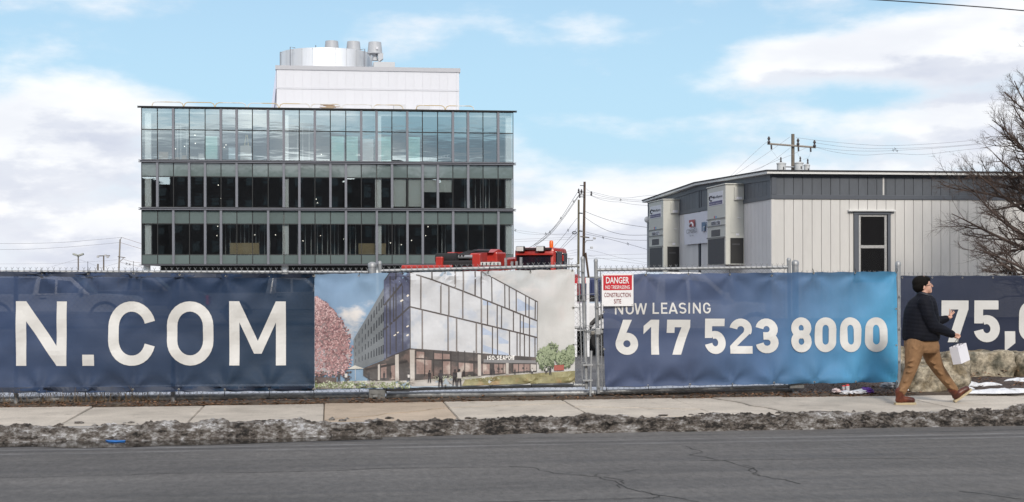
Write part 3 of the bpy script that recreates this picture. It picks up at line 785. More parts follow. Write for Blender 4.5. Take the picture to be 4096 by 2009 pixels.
# chain and padlock
ch = thing('padlock_chain', at(2370, 1330, YF - .08), 'steel chain with padlock looped round the two gate stiles', 'chain')
lk = MB(); rr = random.Random(2)
path = [at(x, y, YF - .07 - .02 * (i % 2)) for i, (x, y) in enumerate(((2328, 1292), (2340, 1300), (2352, 1304), (2364, 1306), (2378, 1304), (2392, 1302), (2404, 1296), (2408, 1290)))]
path2 = [at(x, y, YF - .09) for x, y in ((2340, 1300), (2350, 1312), (2362, 1318), (2374, 1316), (2388, 1306))]
def links(pa):
    for a, b in zip(pa[:-1], pa[1:]):
        n = max(1, int((b - a).length / 0.026))
        for k in range(n):
            c = a.lerp(b, (k + .5) / n); t = (b - a).normalized(); w = Vector((0, 1, 0)) if k % 2 else t.cross(Vector((0, 1, 0))).normalized()
            lk.tube([c + t * .017 * math.cos(q) + w * .010 * math.sin(q) for q in [i * PI / 3 for i in range(6)]], 0.0035, 4, closed=True)
links(path); links(path2); links([at(2354, 1320, YF - .09), at(2352, 1362, YF - .09)]); links([at(2362, 1322, YF - .1), at(2361, 1355, YF - .1)])
obj('chain_links', lk, galv, ch)
pl = MB(); c = at(2371, 1330, YF - .11); pl.bbox((c.x - .025, c.y - .014, c.z - .03), (c.x + .025, c.y + .014, c.z + .018), 0.006)
pk = obj('padlock', pl, mat('padlock_metal', (0.20, 0.19, 0.17), .45, metal=.6, var=.2), ch)
sh = MB(); sh.tube([(c.x - .014, c.y, c.z + .018), (c.x - .014, c.y, c.z + .04), (c.x, c.y, c.z + .052), (c.x + .014, c.y, c.z + .04), (c.x + .014, c.y, c.z + .018)], .0045, 6); obj('shackle', sh, galv, pk)
# wire strung between the stiles
tw = MB(); tw.tube([at(2310, 1182, YF - .04), at(2345, 1178, YF - .05), at(2384, 1174, YF - .05), at(2400, 1182, YF - .04)], 0.003, 4); tw.tube([at(2344, 1198, YF - .04), at(2368, 1192, YF - .04), at(2390, 1187, YF - .04)], 0.003, 4)
obj('tie_wire', tw, galv, ch)

# short fixed panel between the gate and the end post
p0, p1 = at(3181, 1052, YF + .04), at(3592, 1056, YF)
fs = thing('chain_link_fence', (p1.x, YF, 0), 'short chain-link panel between the right gate and its end post', 'fence')
gp = post('gate_post', (p0.x, YF + .04, -.2), (p0.x, YF + .04, p0.z), 0.047, fs)
ep = post('end_post', (p1.x, YF, -.2), (p1.x, YF, p1.z), 0.037, fs)
for k in (.25, .5, .75): band(fs, (p1.x, YF, p1.z * k), 0.041)
zt = at(3400, 1094, YF).z
chain_link('wire_mesh', (p0.x + .05, YF + .02, zt), (p1.x - .03, YF + .02, zt - .01), (p0.x + .05, YF + .02, 0.03), (p1.x - .03, YF + .02, .03), fs)
pipe('tension_wire', (p0.x + .04, YF + .03, zt - .03), (p1.x, YF + .03, zt - .035), 0.004, fs, n=5)
hb = MB(); a, b = at(3157, 1552, YF - .06), at(3215, 1538, YF - .06); hb.bbox((a.x, YF - .09, a.z - .01), (b.x, YF + .0, b.z + .03), 0.01); obj('hinge_block', hb, MATS['weathered_steel'], fs)

# set-back fence on the right, behind the stone blocks
YR = 23.0
q0, q1 = at(3560, 1101, YR), at(4700, 1099, YR)
fr = thing('chain_link_fence', (q0.x, YR, 0.3), 'set-back chain-link fence behind the stone blocks on the right', 'fence')
chain_link('wire_mesh', (q0.x, YR + .03, q0.z), (q1.x, YR + .03, q1.z), (q0.x, YR + .03, .12), (q1.x, YR + .03, .12), fr)
pipe('top_rail', (q0.x, YR + .06, q0.z - .03), (q1.x, YR + .06, q1.z - .03), .02, fr)
for px in (3590, 4300):
    q = at(px, 1101, YR); post('post', (q.x, YR + .09, -.1), (q.x, YR + .09, q.z - .05), .03, fr)
# ------------------------------------------------------------------ printed mesh banners
def banner_material(name, stops, trans=0.16, rough=0.62, clouds=None, axis_mix=0.0):
    """print colours spread along X (world metres), woven vinyl that lets a little light through"""
    m = bpy.data.materials.new(name); m.use_nodes = True; T = NT(m.node_tree); b = T.n['Principled BSDF']
    tc = T.new('ShaderNodeTexCoord').outputs['Object']
    sep = T.new('ShaderNodeSeparateXYZ'); T.put(sep.inputs[0], tc)
    pos = T.m('ADD', sep.outputs[0], T.m('MULTIPLY', sep.outputs[2], axis_mix))
    r = T.new('ShaderNodeValToRGB'); x0, x1 = stops[0][0], stops[-1][0]
    T.put(r.inputs[0], T.ramp(pos, x0, x1, 0, 1, False))
    while len(r.color_ramp.elements) < len(stops): r.color_ramp.elements.new(0.5)
    for e, (x, c) in zip(r.color_ramp.elements, stops): e.position = (x - x0) / (x1 - x0); e.color = (*c, 1)
    c = r.outputs[0]
    if clouds:
        n = T.noise(T.v('MULTIPLY', tc, (1, 1, 1.8)), 1.5, 6, 0.55)
        c = T.mix(T.ramp(n, clouds[1], clouds[2]), c, clouds[0])
    dirt = T.noise(T.v('MULTIPLY', tc, (1, 1, .5)), 2.2, 7, 0.65)
    g = T.ramp(dirt, 0.3, 0.72, 0.90, 1.10, False)
    c = T.mix(1.0, c, T.combine(g, g, g), 'MULTIPLY')
    T.put(b.inputs['Base Color'], c); b.inputs['Roughness'].default_value = rough; b.inputs['Specular IOR Level'].default_value = 0.25
    bp = T.new('ShaderNodeBump'); bp.inputs['Strength'].default_value = 0.12; bp.inputs['Distance'].default_value = 0.01
    T.put(bp.inputs['Height'], T.noise(tc, 9, 5, 0.6)); T.l.new(bp.outputs[0], b.inputs['Normal'])
    if trans:
        tr = T.new('ShaderNodeBsdfTransparent'); mx = T.new('ShaderNodeMixShader'); mx.inputs[0].default_value = trans
        T.l.new(b.outputs[0], mx.inputs[1]); T.l.new(tr.outputs[0], mx.inputs[2])
        T.l.new(mx.outputs[0], T.n['Material Output'].inputs[0])
    return m
class Banner:
    def __init__(s, name, label, TL, TR, BR, BL, Y, material, seed, amp=0.016, pins=()):
        s.Y = Y; s.seed = seed; s.amp = amp
        s.c = [at(*p, Y) for p in (TL, TR, BR, BL)]
        s.pins = [at(x, y, Y) for x, y in pins]
        s.root = tag(obj(name, s.grid(), material, smooth='all'), label, 'banner', None)
    def w(s, X, Z):
        q = s.seed * 7.3
        d = noise.noise(Vector((X * .62 + Z * .75, Z * 1.35 - X * .38, q))) * 1.0
        d += noise.noise(Vector((X * 1.5 + Z * 1.9, Z * 2.2 - X * .9, q + 3))) * .75
        d += noise.noise(Vector((X * 3.5 - Z * 3.1, Z * 2.2 + X * .6, q + 5))) * .40
        d += noise.noise(Vector((X * 8.5 + Z * 5.0, Z * 7.0 - X * 2.0, q + 8))) * .11
        f = 0.0
        for p in s.pins:
            dx, dz = X - p.x, Z - p.z; r = math.hypot(dx, dz)
            if r < 1.1:
                a = math.atan2(dz, dx); f += math.exp(-r / .32) * math.cos(a * 5 + p.x * 9) * min(1, r / .05) * .9
        return (d + f) * s.amp
    def grid(s, d=0.045):
        TL, TR, BR, BL = s.c; nx = int((TR - TL).length / d); nz = int((TL - BL).length / d); mb = MB()
        for j in range(nz + 1):
            for i in range(nx + 1):
                t = TL.lerp(TR, i / nx); b = BL.lerp(BR, i / nx); p = b.lerp(t, j / nz)
                sag = 0
                if j == nz or j == 0: sag = 0.004 * math.sin(i * .9 + s.seed)
                mb.v.append((p.x, s.Y - s.w(p.x, p.z), p.z + sag))
        for j in range(nz):
            for i in range(nx):
                a = j * (nx + 1) + i; mb.f.append((a, a + 1, a + nx + 2, a + nx + 1))
        me = bpy.data.meshes.new('banner'); me.from_pydata(mb.v, [], mb.f); return me
    def lay(s, lift):
        return lambda X, Z, l: Vector((X, s.Y - s.w(X, Z) - lift - l, Z))
    def word(s, txt, t, x0, y0, x1, y1, material, name='letter', xs=None, hpx=None, slope=0.0):
        """letters: xs gives each glyph's pixel span (left, right), top y0, baseline y1"""
        for k, ch in enumerate(txt):
            if ch == ' ': continue
            w, P = glyph(ch, t)
            xa, xb = xs[k]; dy = slope * (xa - xs[0][0])
            a = at(xa, y1 + dy, s.Y); b = at(xb, y1 + dy, s.Y); top = at(xa, y0 + dy * .2, s.Y)
            W_, H_ = b.x - a.x, top.z - a.z
            Q = [[(a.x + p[0] / w * W_, a.z + (b.z - a.z) * p[0] / w + p[1] * H_) for p in q] for q in P]
            obj(name, flat_mesh(name, Q, s.lay(0.004), 0.06), material, s.root)
    def hem(s, material, w=0.05):
        pass
    def grommets(s, pts, tie=0.07, down=False):
        for i, (x, y) in enumerate(pts):
            p = at(x, y, s.Y); p.y = s.Y - s.w(p.x, p.z) - 0.006
            g = inst('grommet', GROMMET, p, s.root)
            if tie:
                mb = MB(); rr = random.Random(i * 3 + s.seed); dz = -tie if down else tie
                dx = rr.uniform(-.012, .018)
                mb.tube([p + Vector((0, -.004, 0)), p + Vector((dx * .6, -.012, dz * .45)), p + Vector((dx, .02, dz))], 0.0045, 5)
                if rr.random() < .3: mb.tube([p + Vector((dx, -.01, dz * .8)), p + Vector((dx * 2 + .01, -.03, dz + .10 * (1 if not down else .5)))], 0.003, 4)
                obj('zip_tie', mb, black, s.root)
gm = MB(); gm.tube([(math.cos(a) * .011, 0, math.sin(a) * .011) for a in [i * PI / 4 for i in range(8)]], 0.0045, 5, closed=True)
GROMMET = gm.mesh('grommet'); GROMMET.materials.append(mat('brass_grommet', (0.55, 0.54, 0.50), .35, metal=.8, var=.1))
white_print = mat('white_print', (0.61, 0.607, 0.592), 0.6, var=0.05, vs=3, bump=0.05, bs=20)

# --- navy banner, end of a web address
TOPG = [(165, 1097), (351, 1097), (535, 1096), (719, 1099), (900, 1103), (1080, 1105), (1255, 1104)]
BOTG = [(160, 1563), (345, 1562), (533, 1558), (715, 1558), (900, 1558), (1078, 1557), (1254, 1556)]
xl, xr = at(0, 1300, 19.5).x, at(1257, 1300, 19.5).x
navy = banner_material('navy_backlit_print', [(xl - 1, (0.036, 0.062, 0.135)), (xl + 1.6, (0.020, 0.040, 0.088)), (xl + 2.9, (0.011, 0.031, 0.066)), (xr, (0.010, 0.030, 0.062))], 0.09, axis_mix=-0.8)  # lighter upper left: backlight through the mesh put into the print colour
bn = Banner('banner', 'navy mesh banner with the huge white letters N.COM on the left fence', (-1000, 1076), (1257, 1099), (1257, 1564), (-1000, 1578), 19.52, navy, 1, 0.055, TOPG + BOTG)
s_ = lambda x: x / 1.9815
bn.word('N.COM', 0.158, 0, 1050 + 308 / 1.9815, 0, 1050 + 821 / 1.9815, white_print, 'letter',
        [(s_(124), s_(528)), (s_(655), s_(748)), (s_(861), s_(1233)), (s_(1322), s_(1692)), (s_(1818), s_(2266))], slope=-0.0026)
bn.grommets(TOPG); bn.grommets(BOTG, .09, True)
for (y0, y1) in ((1088, 1107), (1551, 1572)):    # sewn hem: a doubled strip along top and bottom
    a, b = at(-1000, y0 - (10 if y0 < 1200 else -4), bn.Y), at(1256, y0 + (9 if y0 < 1200 else -7), bn.Y); c = at(1256, y1 + (6 if y0 < 1200 else -9), bn.Y); d = at(-1000, y1 - (8 if y0 < 1200 else -4), bn.Y)
    obj('hem', flat_mesh('hem', [[(p.x, p.z) for p in (a, b, c, d)]], bn.lay(.003), .06), mat('navy_hem', (0.022, 0.033, 0.062), .6, var=.1), bn.root)

# --- phone number banner
def z4(x, y): return (2380 + x / 2.0444, 1040 + y / 2.0444)
g4 = [z4(*p) for p in ((420, 120), (763, 117), (1106, 117), (1443, 128), (1780, 108), (2120, 106), (2462, 102))]
g4b = [z4(*p) for p in ((84, 1030), (432, 1027), (777, 1017), (1120, 1010), (1460, 1002), (1790, 998), (2127, 995), (2465, 990))]
xl, xr = at(2410, 1300, 19.5).x, at(3590, 1300, 19.5).x
Lp = xr - xl
phone = banner_material('slate_to_cyan_print', [(xl - .2, (0.060, 0.080, 0.150)), (xl + Lp * .25, (0.062, 0.090, 0.170)), (xl + Lp * .5, (0.072, 0.140, 0.27)), (xl + Lp * .75, (0.080, 0.24, 0.43)), (xr + .3, (0.070, 0.40, 0.66))], 0.05, axis_mix=-0.35)
bp3 = Banner('banner', 'slate to cyan mesh banner with white phone number on the right gate', z4(62, 118), z4(2470, 95), z4(2475, 998), z4(80, 1040), 19.49, phone, 2, 0.050, g4 + g4b)
def sp(*a): return [(2380 + x / 2.0444, 2380 + y / 2.0444) for x, y in a]
bp3.word('617', .215, 0, z4(0, 489)[1], 0, z4(0, 776)[1], white_print, 'digit', sp((168, 352), (398, 524), (588, 777)), slope=-.004)
bp3.word('523', .215, 0, z4(0, 480)[1], 0, z4(0, 768)[1], white_print, 'digit', sp((892, 1068), (1101, 1283), (1309, 1497)), slope=-.012)
bp3.word('8000', .215, 0, z4(0, 470)[1], 0, z4(0, 756)[1], white_print, 'digit', sp((1602, 1773), (1799, 1972), (2004, 2178), (2210, 2386)), slope=-.006)
bp3.word('NOW', .145, 0, z4(0, 354)[1], 0, z4(0, 446)[1], white_print, 'letter', sp((163, 229), (249, 313), (318, 418)), slope=-.004)
bp3.word('LEASING', .145, 0, z4(0, 350)[1], 0, z4(0, 441)[1], white_print, 'letter', sp((467, 520), (538, 590), (598, 674), (682, 743), (760, 773), (797, 862), (882, 944)), slope=-.008)
bp3.grommets(g4, .06); bp3.grommets(g4b, .055, True); bp3.grommets([z4(*p) for p in ((70, 425), (75, 730), (2462, 400), (2460, 697))], 0)
a, b, c, d = [at(*z4(*p), bp3.Y) for p in ((82, 1006), (2474, 965), (2474, 996), (82, 1038))]

# --- danger sign
yd = 19.44
zs = lambda x, y: at(2250 + x / 2.1067, 1030 + y / 2.1067, yd)
a, b, c, d = zs(330, 139), zs(597, 137), zs(598, 410), zs(332, 411)
ds = thing('danger_sign', (d.x, yd, d.z), 'white and red danger no trespassing sign on the right gate', 'sign')
def plate(name, poly, th, m, parent, r=None):
    mb = MB(); mb.prism([tuple(p) for p in poly], (0, th, 0)); return obj(name, mb, m, parent)
sw = mat('sign_white', (0.76, 0.76, 0.77), .4, var=.04, vs=3); sr = mat('sign_red', (0.50, 0.018, 0.030), .4, var=.06, vs=4); smar = mat('sign_maroon', (0.19, 0.012, 0.02), .5, var=.05)
plate('plate', (a, b, c, d), 0.004, sw, ds)
off = Vector((0, -.0035, 0))
q = [zs(*p) + off for p in ((343, 152), (585, 150), (585, 274), (344, 277))]; plate('red_panel', q, .003, sr, ds)
for i, (txt, bx, m_, bd) in enumerate((('DANGER', (366, 560, 165, 220), sw, .016), ('NO TRESPASSING', (362, 566, 236, 266), sw, .006), ('CONSTRUCTION', (351, 575, 298, 335), smar, .004), ('SITE', (433, 494, 352, 389), smar, .004))):
    o3 = Vector((0, -.005, 0))
    font_on('lettering', txt, zs(bx[0], bx[3]) + o3, zs(bx[1], bx[3] - .5) + o3, zs(bx[0], bx[2]) + o3, m_, ds, bd, .001)
for p in ((343, 148), (586, 147), (342, 401), (587, 399)):
    mb = MB(); c_ = zs(*p); mb.tube([c_ + Vector((0, -.006, 0)), c_ + Vector((0, .01, 0))], .007, 8); obj('bolt', mb, galv, ds)

# --- far right banner with the end of a floor area
xl = at(3600, 1200, 22.9).x
navy2 = banner_material('dark_navy_print', [(xl - 1, (0.022, 0.032, 0.068)), (xl + 1, (0.018, 0.026, 0.055)), (xl + 4, (0.020, 0.026, 0.050))], 0.06)
zr = lambda x, y: (3500 + x / 2.005, 1050 + y / 2.005)
b4 = Banner('banner', 'dark navy banner with big white digits behind the stone blocks', zr(150, 107), zr(1700, 105), zr(1700, 745), zr(150, 735), 22.93, navy2, 4, 0.012)
fx = lambda *a: [(3500 + x / 2.005, 3500 + y / 2.005) for x, y in a]
b4.word('375', .215, 0, zr(0, 305)[1], 0, zr(0, 640)[1], white_print, 'digit', fx((290, 508), (534, 750), (790, 1000)))
b4.word('0', .215, 0, zr(0, 303)[1], 0, zr(0, 642)[1], white_print, 'digit', fx((1155, 1375)))
b4.word(',', .215, 0, zr(0, 550 - 250)[1], 0, zr(0, 640)[1], white_print, 'comma', fx((1040, 1125)))
b4.grommets([zr(*p) for p in ((218, 122), (458, 122), (700, 122), (945, 122), (1188, 122))], 0)

# --- printed building picture
def z2(x, y): return (1240 + x / 2.2556, 1060 + y / 2.2556)
g2 = [z2(*p) for p in ((40, 97), (440, 97), (829, 80), (1218, 79), (1608, 64), (1990, 64), (2366, 52))]
g2b = [z2(*p) for p in ((38, 1117), (440, 1111), (836, 1095), (1225, 1085), (1617, 1077), (2000, 1069), (2380, 1052))]
xl, xr = at(1258, 1300, 19.5).x, at(2298, 1300, 19.5).x
Lp = xr - xl
skyp = banner_material('printed_sky', [(xl - .1, (0.20, 0.31, 0.46)), (xl + Lp * .22, (0.24, 0.36, 0.50)), (xl + Lp * .6, (0.50, 0.53, 0.55)), (xl + Lp * .85, (0.60, 0.60, 0.59)), (xr + .1, (0.58, 0.58, 0.57))], 0.05, clouds=((0.66, 0.64, 0.63), .56, .72), axis_mix=-.25)
b2 = Banner('banner', 'picture banner of a glass corner building with people on the left gate', z2(40, 85), z2(2387, 40), z2(2390, 1068), z2(40, 1130), 19.50, skyp, 3, 0.024, g2 + g2b)
LAYER = [0]
def pprint(name, polys, col, var=.08, grid=.09, vs=6, col2=None, spread=0.0):
    LAYER[0] += 1
    Q = []
    for q in polys:
        P3 = [at(*z2(min(2388, max(42, x)), y), b2.Y) for x, y in q]
        Q.append([(p.x, p.z) for p in P3])
    m = mat('ink_' + name + str(LAYER[0]), col, .6, var=var, vs=vs, col2=col2, c2s=4)
    o = obj(name, flat_mesh(name, Q, b2.lay(.004 + LAYER[0] * .0008), grid and .05 or .08, lift=0), m, b2.root)
    if len(polys) > 1: o['kind'] = 'stuff'
    return o
def line(x0, y0, x1, y1, w=9, vert=None):
    d = Vector((x1 - x0, y1 - y0)); n = Vector((-d.y, d.x)).normalized() * w / 2
    return [(x0 + n.x, y0 + n.y), (x1 + n.x, y1 + n.y), (x1 - n.x, y1 - n.y), (x0 - n.x, y0 - n.y)]
def pl_(pts, w): return [line(*pts[i], *pts[i + 1], w) for i in range(len(pts) - 1)]
top_y = lambda x: 85 - 45 * (x - 40) / 2347
pprint('printed_plaza', [[(42, 1060), (900, 1030), (1500, 990), (2388, 955), (2388, 1062), (1300, 1085), (42, 1125)]], (0.46, 0.44, 0.42), .10)
pprint('printed_wing', [[(393, 672), (668, 205), (668, 850), (480, 925), (393, 945)]], (0.155, 0.175, 0.195), .12)
wins = []
for cu in range(11):
    u = 1 - (1 - (cu + .35) / 11) ** 1.25; x = 400 + 262 * u; wd = 4 + 9 * u
    for rv in range(4):
        t0 = 672 + (205 - 672) * (x - 393) / 275; b0 = 905 + (840 - 905) * (x - 393) / 275
        v0 = .10 + rv * .235; y0 = t0 + (b0 - t0) * v0; y1 = t0 + (b0 - t0) * (v0 + .13)
        wins.append([(x, y0), (x + wd, y0 - wd * 1.4 * (1 - v0)), (x + wd, y1 - wd * 1.0 * (1 - v0)), (x, y1)])
pprint('printed_windows', wins, (0.035, 0.042, 0.055), .2)
pprint('printed_glass_side', [[(666, 140), (715, 72), (900, 68), (903, 757), (682, 850), (666, 852)]], (0.075, 0.085, 0.145), .25, vs=3, col2=(0.15, 0.17, 0.24))
sd = pl_([(668, 365), (800, 205), (900, 85)], 16) + pl_([(670, 585), (900, 377)], 16) + pl_([(672, 140), (718, 72)], 8) + pl_([(684, 846), (903, 755)], 12)
for (x, y0, y1) in ((690, 340, 840), (722, 100, 805), (775, 75, 785), (835, 70, 765), (720, 330, 560), (752, 120, 500)): sd.append(line(x, y0, x + 2, y1, 10))
pprint('printed_side_frames', sd, (0.050, 0.048, 0.055), .2)
pprint('printed_lit_rooms', [line(815, 330, 840, 315, 14), line(875, 285, 890, 270, 16), line(755, 640, 775, 628, 10), line(785, 615, 800, 606, 10), line(870, 640, 890, 628, 14), line(870, 560, 890, 548, 12)], (0.75, 0.70, 0.62), .1)
pprint('printed_glass_front', [[(900, 68), (1545, 57), (1640, 105), (2052, 335), (2052, 838), (1500, 800), (905, 757)]], (0.56, 0.575, 0.605), .10, vs=2.5, col2=(0.47, 0.51, 0.58))
sp_ = []
for (x0, x1, ya, yb, yc, yd_) in ((1560, 1635, 300, 345, 345, 385), (1700, 1790, 640, 690, 690, 730), (1555, 1640, 560, 610, 615, 650), (1870, 2040, 300, 400, 380, 440), (1890, 2045, 500, 560, 545, 590), (1560, 1790, 720, 800, 815, 800), (1650, 1690, 400, 560, 575, 420)):
    sp_.append([(x0, ya), (x1, yb), (x1, yc + 20), (x0, yd_ - 20)])
pprint('printed_reflections', sp_, (0.40, 0.47, 0.60), .15)
def band1(x): return 68 + (x - 900) * .255 + (x - 900) ** 2 * 1.1e-4 if x < 1200 else 150 + (x - 1180) * .408
b1 = [(900, 70), (1100, 133), (1380, 237), (1690, 360), (2052, 506)]; b2_ = [(903, 378), (1250, 460), (1550, 532), (1860, 607), (2052, 656)]
b3_ = [(903, 756), (1500, 798), (2052, 838)]; rf = [(1545, 58), (2052, 335)]
fr_ = pl_(b1, 13) + pl_(b2_, 13) + pl_(b3_, 9) + pl_(rf, 10) + [line(903, 72, 905, 757, 7), line(2050, 333, 2050, 838, 6)]
for x, y0, y1 in ((1100, 63, 130), (1310, 60, 212), (1383, 58, 240), (1490, 58, 280), (1545, 60, 302), (1640, 112, 340), (1757, 176, 388), (1797, 198, 404), (1860, 233, 428), (1945, 280, 462), (1975, 296, 474), (2030, 326, 497),
                  (1000, 106, 400), (1180, 168, 444), (1253, 192, 461), (1378, 240, 490), (1545, 305, 530), (1600, 328, 545), (1687, 362, 565), (1727, 378, 574), (1835, 420, 600), (1897, 445, 616), (1925, 456, 623), (1980, 478, 637),
                  (1013, 405, 762), (1245, 462, 780), (1322, 480, 785), (1500, 522, 798), (1550, 535, 803), (1645, 557, 809), (1690, 568, 812), (1800, 595, 820), (1868, 611, 824), (1895, 618, 827), (1935, 628, 830), (1980, 640, 833), (2030, 652, 836)):
    fr_.append(line(x, y0, x, y1, 13 if x < 1560 else 10))
pprint('printed_front_frames', fr_, (0.085, 0.072, 0.070), .2)
hl = []
for x, y0, y1 in ((1000, 106, 400), (1180, 168, 444), (1253, 192, 461), (1378, 240, 490), (1545, 305, 530), (1013, 405, 762), (1245, 462, 780), (1322, 480, 785), (1500, 522, 798), (1310, 60, 212), (1383, 58, 240)): hl.append(line(x + 1, y0, x + 1, y1, 4))
pprint('printed_frame_highlights', hl, (0.36, 0.33, 0.32), .1)
pprint('printed_ground_floor', [[(480, 930), (903, 762), (950, 762), (2045, 838), (2045, 962), (1540, 998), (945, 1040), (560, 1045), (480, 1000)]], (0.075, 0.068, 0.068), .3, vs=3, col2=(0.18, 0.135, 0.125))
pprint('printed_shop_rooms', [[(960, 850), (1095, 850), (1095, 985), (960, 985)], [(1200, 870), (1265, 870), (1265, 985), (1200, 985)], [(1340, 880), (1470, 890), (1470, 960), (1340, 970)], [(960, 780), (1030, 785), (1030, 840), (960, 840)], [(1120, 795), (1260, 805), (1260, 850), (1120, 850)],
                             [(1560, 895), (1620, 895), (1620, 985), (1560, 985)], [(1660, 895), (1760, 895), (1760, 975), (1660, 980)], [(1830, 895), (1990, 895), (1990, 955), (1830, 965)], [(640, 900), (690, 890), (690, 1020), (640, 1020)], [(730, 905), (765, 900), (765, 1030), (730, 1030)]], (0.30, 0.215, 0.195), .3, vs=5, col2=(0.50, 0.43, 0.39))
pprint('printed_shop_frames', [line(x, 775, x, 1005, 8) for x in (1035, 1115, 1195, 1270, 1335, 1395, 1478)] + [line(950, 845, 1530, 880, 8)] + [line(x, 885, x, 975, 7) for x in (1600, 1650, 1700, 1740, 1830, 1880, 1930, 1985)] + [line(500, 945, 880, 870, 20), line(1435, 872, 1560, 880, 20)], (0.04, 0.036, 0.038), .15)
pprint('printed_columns', [[(900, 765), (944, 765), (944, 1068), (905, 1062)], [(1512, 808), (1541, 810), (1541, 1000), (1512, 1002)], [(768, 812), (800, 805), (802, 1046), (768, 1046)], [(1765, 880), (1790, 880), (1790, 985), (1765, 985)], [(612, 900), (630, 895), (630, 1040), (612, 1040)], [(1990, 895), (2038, 900), (2038, 955), (1990, 955)]], (0.50, 0.47, 0.44), .12)
pprint('printed_canopy', [[(1565, 850), (2040, 862), (2040, 888), (1565, 880)]], (0.22, 0.22, 0.23), .1)
Q = []
for (ch, xa, xb) in (('I', 1598, 1606), ('S', 1612, 1634), ('O', 1638, 1662), ('S', 1684, 1706), ('E', 1711, 1730), ('A', 1734, 1758), ('P', 1762, 1782), ('O', 1786, 1808), ('R', 1811, 1830)):
    w, P_ = glyph(ch, .17)
    Q += [[(xa + p[0] / w * (xb - xa), 856 - p[1] * (38 if ch != 'I' else 26)) for p in q] for q in P_]
Q += [line(1826, 820, 1846, 820, 8), line(1836, 818, 1836, 856, 8), line(1668, 842, 1676, 842, 8), line(1598, 824, 1606, 824, 7)]
pprint('printed_sign_lettering', Q, (0.85, 0.84, 0.82), .02, grid=None)
pprint('printed_umbrella', [[(330, 940), (405, 905), (490, 936)], line(408, 930, 408, 1040, 4)], (0.55, 0.54, 0.50), .1)
pprint('printed_grass', [[(1370, 1090), (1400, 1035), (1700, 1000), (2388, 955), (2388, 1060), (1900, 1072)]], (0.26, 0.24, 0.125), .35, vs=14, col2=(0.34, 0.23, 0.12))
def leaves(n, inside, size, seed):
    rr = random.Random(seed); out = []
    while len(out) < n:
        p = inside(rr)
        if p is None: continue
        a = rr.uniform(0, PI); r = size * rr.uniform(.6, 1.4); c, s = math.cos(a) * r, math.sin(a) * r
        out.append([(p[0] + c, p[1] + s), (p[0] - s * .6, p[1] + c * .6), (p[0] - c, p[1] - s), (p[0] + s * .6, p[1] - c * .6)])
    return out
def pink(rr):
    y = rr.uniform(290, 1000); t = (y - 290) / 710; xm = 40 + 335 * min(1, (t * 2.0) ** .62) * (1 if t < .85 else 1 - (t - .85) * 1.5); x = rr.uniform(40, xm)
    return (x + rr.uniform(-10, 10), y)
pprint('printed_tree_mass', [[(42, 300), (120, 330), (215, 400), (275, 500), (320, 620), (350, 720), (362, 820), (350, 900), (300, 950), (150, 975), (42, 985)]], (0.22, 0.15, 0.155), .45, vs=14, col2=(0.36, 0.34, 0.36))
pprint('printed_tree_shade', leaves(260, pink, 15, 1), (0.17, 0.085, 0.095), .2, grid=None)
pprint('printed_blossom', leaves(620, pink, 13, 2), (0.35, 0.20, 0.205), .3, grid=None)
pprint('printed_blossom', leaves(420, pink, 8, 3), (0.55, 0.38, 0.38), .2, grid=None)
pprint('printed_hedge', [[(42, 1010), (240, 1015), (240, 1060), (42, 1066)]] + leaves(60, lambda rr: (rr.uniform(45, 380), rr.uniform(960, 1040)), 11, 4), (0.10, 0.075, 0.07), .3, grid=None)
pprint('printed_ground_cover', leaves(240, lambda rr: (rr.uniform(42, 900), rr.uniform(1058, 1110)), 10, 5), (0.20, 0.235, 0.115), .3, grid=None)
pprint('printed_ground_cover', leaves(230, lambda rr: (rr.uniform(42, 900), rr.uniform(1045, 1110)), 7, 6) + leaves(110, lambda rr: (rr.uniform(1110, 1720), rr.uniform(1000, 1040)), 6, 7), (0.52, 0.56, 0.42), .2, grid=None)
def blob(cx_, cy_, rx, ry):
    def f(rr):
        a = rr.uniform(0, 2 * PI); q = math.sqrt(rr.random()); return (cx_ + math.cos(a) * rx * q, cy_ + math.sin(a) * ry * q)
    return f
pprint('printed_shrub_shade', leaves(170, blob(2130, 850, 85, 100), 13, 8) + leaves(90, blob(2180, 790, 60, 80), 12, 18) + leaves(170, blob(2300, 850, 85, 80), 13, 9) + leaves(70, blob(2350, 780, 40, 50), 12, 19), (0.085, 0.115, 0.06), .2, grid=None)
pprint('printed_shrub', leaves(200, blob(2125, 830, 85, 95), 9, 10) + leaves(110, blob(2185, 770, 65, 75), 9, 20) + leaves(200, blob(2300, 840, 85, 75), 9, 11) + leaves(90, blob(2352, 770, 40, 50), 9, 21), (0.27, 0.32, 0.20), .25, grid=None)
pprint('printed_red_wall', [[(2200, 905), (2290, 900), (2290, 950), (2200, 952)]], (0.34, 0.09, 0.07), .1)
pe, pw = [], []
def fig(x, y0, y1, shirt=None):
    h = y1 - y0; w = h * .13
    pe.append([(x + math.cos(a) * h * .065, y0 + h * .075 + math.sin(a) * h * .08) for a in [k * PI / 4 for k in range(8)]])
    (pw if shirt else pe).append([(x - w, y0 + h * .20), (x + w, y0 + h * .20), (x + w * .85, y0 + h * .55), (x - w * .85, y0 + h * .55)])
    pe.append([(x - w * .85, y0 + h * .55), (x + w * .05, y0 + h * .55), (x - w * .5, y1), (x - w * 1.1, y1)]); pe.append([(x, y0 + h * .55), (x + w * .85, y0 + h * .55), (x + w * 1.0, y1), (x + w * .4, y1)])
for a in ((1078, 948, 1062), (1178, 944, 1100), (1306, 938, 1092), (1346, 936, 1094, 1), (1383, 946, 1010), (262, 962, 1066), (325, 960, 1060, 1), (530, 968, 1044), (668, 960, 1036), (728, 958, 1020), (1634, 940, 990), (1660, 942, 990), (1846, 934, 988), (2002, 930, 985, 1), (2130, 918, 985, 1), (2166, 916, 992), (890, 975, 1050, 1)): fig(*a)
